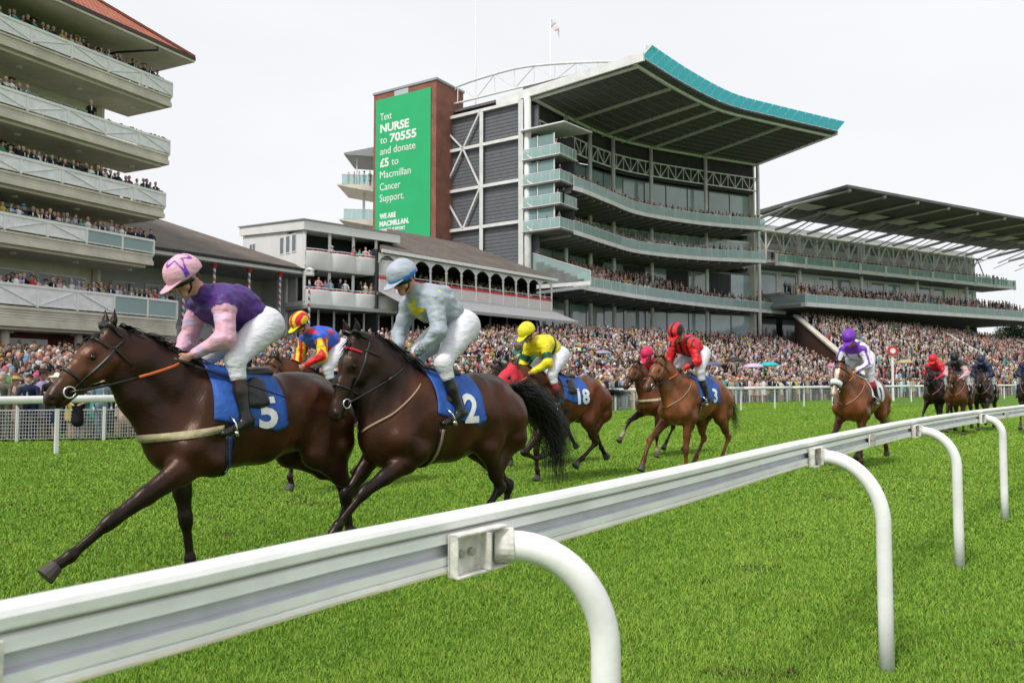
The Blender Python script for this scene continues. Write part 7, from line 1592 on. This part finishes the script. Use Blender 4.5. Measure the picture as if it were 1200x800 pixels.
# 4
make_horse('bay racehorse wearing a red hood with black eye cups and number 18 saddlecloth', OD, -137, HD, BAY3, .018, num='18', strands=300, hood=mat('red_hood', (.60, .025, .05), .8), hand=(.92, .08, 1.62), clothx=(-.16, .36))
JD = sh_({}, .20, -.05); JD['hd'] = (.92, .07, 1.62); JD['wr'] = (.87, .11, 1.67)
jock('jockey in yellow silks with dark green band and armlets and a yellow cap', OD, -137, JD, jk_yellow, (.78, .70, .02), .014, sock=(.30, .02, .05))
whip(OD, -137, (.92, .09, 1.64), (.12, .40, 1.40), 'black whip held back beside the number 18 saddlecloth')
# 5
make_horse('chestnut racehorse with number 3 saddlecloth and pale breast strap facing three quarters forward', OE, -133, HE, CHE, .018, num='3', strands=250, tack='B', clothx=(-.26, .34))
jock('jockey in red silks with black stripes and a red and black striped cap', OE, -133, sh_({}, -.06, .0), jk_red_black, (.66, .012, .02), .014, capf=cap_stripe, glove=(.02, .02, .02))
# 6
make_horse('chestnut racehorse with white blaze and sheepskin noseband, right of the leading pack', OF, -131, HF, CHE2, .02, num='1', strands=220, tack='B', cloth=M_wcloth, noseroll=True, blaze=(.7, .62, .55))
jock('jockey in white silks with purple seams and a purple cap', OF, -131, sh_({}, -.05, -.02), jk_white_purple, (.17, .03, .42), .016, sock=(.5, .02, .03))
# the horses behind
HK = dict(HG, tail=[(-.86, 0, 1.40), (-1.1, 0, 1.3), (-1.3, 0, 1.0), (-1.35, 0, .7)])
O7 = (.55, 14.6); make_horse('dark racehorse whose black head shows between the grey and yellow jockeys', O7, -134, HC, DK, .026, num='9', strands=120)
jock('jockey in dark green silks and a green cap with pink spots behind the red hooded horse', O7, -134, sh_({}, -.10, -.16), jk_two((.005, .12, .06), (.005, .12, .06)), (.005, .16, .08), .02, capf=cap_dots)
O8 = (3.2, 16.6); HS = dict(HE, FR=[(.64, -.17, .92), (1.10, -.17, .74), (1.30, -.17, .50), (1.38, -.17, .44), (1.44, -.17, .36)]); make_horse('dark bay racehorse with one white sock hidden behind the chestnut number 3', O8, -133, HS, dict(BAY3, sock=dict(FR=(.5, .4, .34), FL=(.5, .4, .34))), .026, num='6', strands=100)
jock('jockey in red with a plain red cap, mostly hidden behind the red and black jockey', O8, -133, sh_({}, .04, -.24), jk_two((.55, .015, .06), (.55, .015, .06)), (.62, .015, .10), .02)
for k, (px, Y, ang, coat, silk, capc, hl, jl, cl) in enumerate(((1100, 24.5, -131, DK, jk_two((.62, .015, .03), (.62, .015, .03)), (.66, .02, .03), 'dark bay racehorse in the distant group carrying the jockey in a red cap', 'jockey in plain red silks and red cap leading the distant group', M_cloth), (1124, 23.2, -128, BAY3, jk_two((.012, .012, .014), (.65, .40, .44)), (.012, .012, .014), 'reddish bay racehorse beside the red capped jockey in the distant group', 'jockey in black silks with pink sleeves and a black cap', M_wcloth),
        (1154, 25.2, -128, DK, jk_two((.012, .02, .06), (.012, .02, .06)), (.015, .03, .09), 'nearly black racehorse third in the distant group with white number cloth', 'jockey in navy silks with white breeches marked blue', M_wcloth), (1208, 24.0, -128, DK, jk_two((.012, .02, .05), (.02, .03, .06)), (.02, .03, .08), 'dark racehorse cut off by the right edge of the picture', 'jockey in dark navy silks at the right edge of the picture', M_cloth))):
    O = (at(px, 450, Y)[0], Y); make_horse(hl, O, ang, (HE, HF, HK, HE)[k], coat, .034, num='4', cloth=cl, strands=70, tack='B'); jock(jl, O, ang, sh_({}, -.04, -.12), silk, capc, .026, skin=(.5, .28, .2))
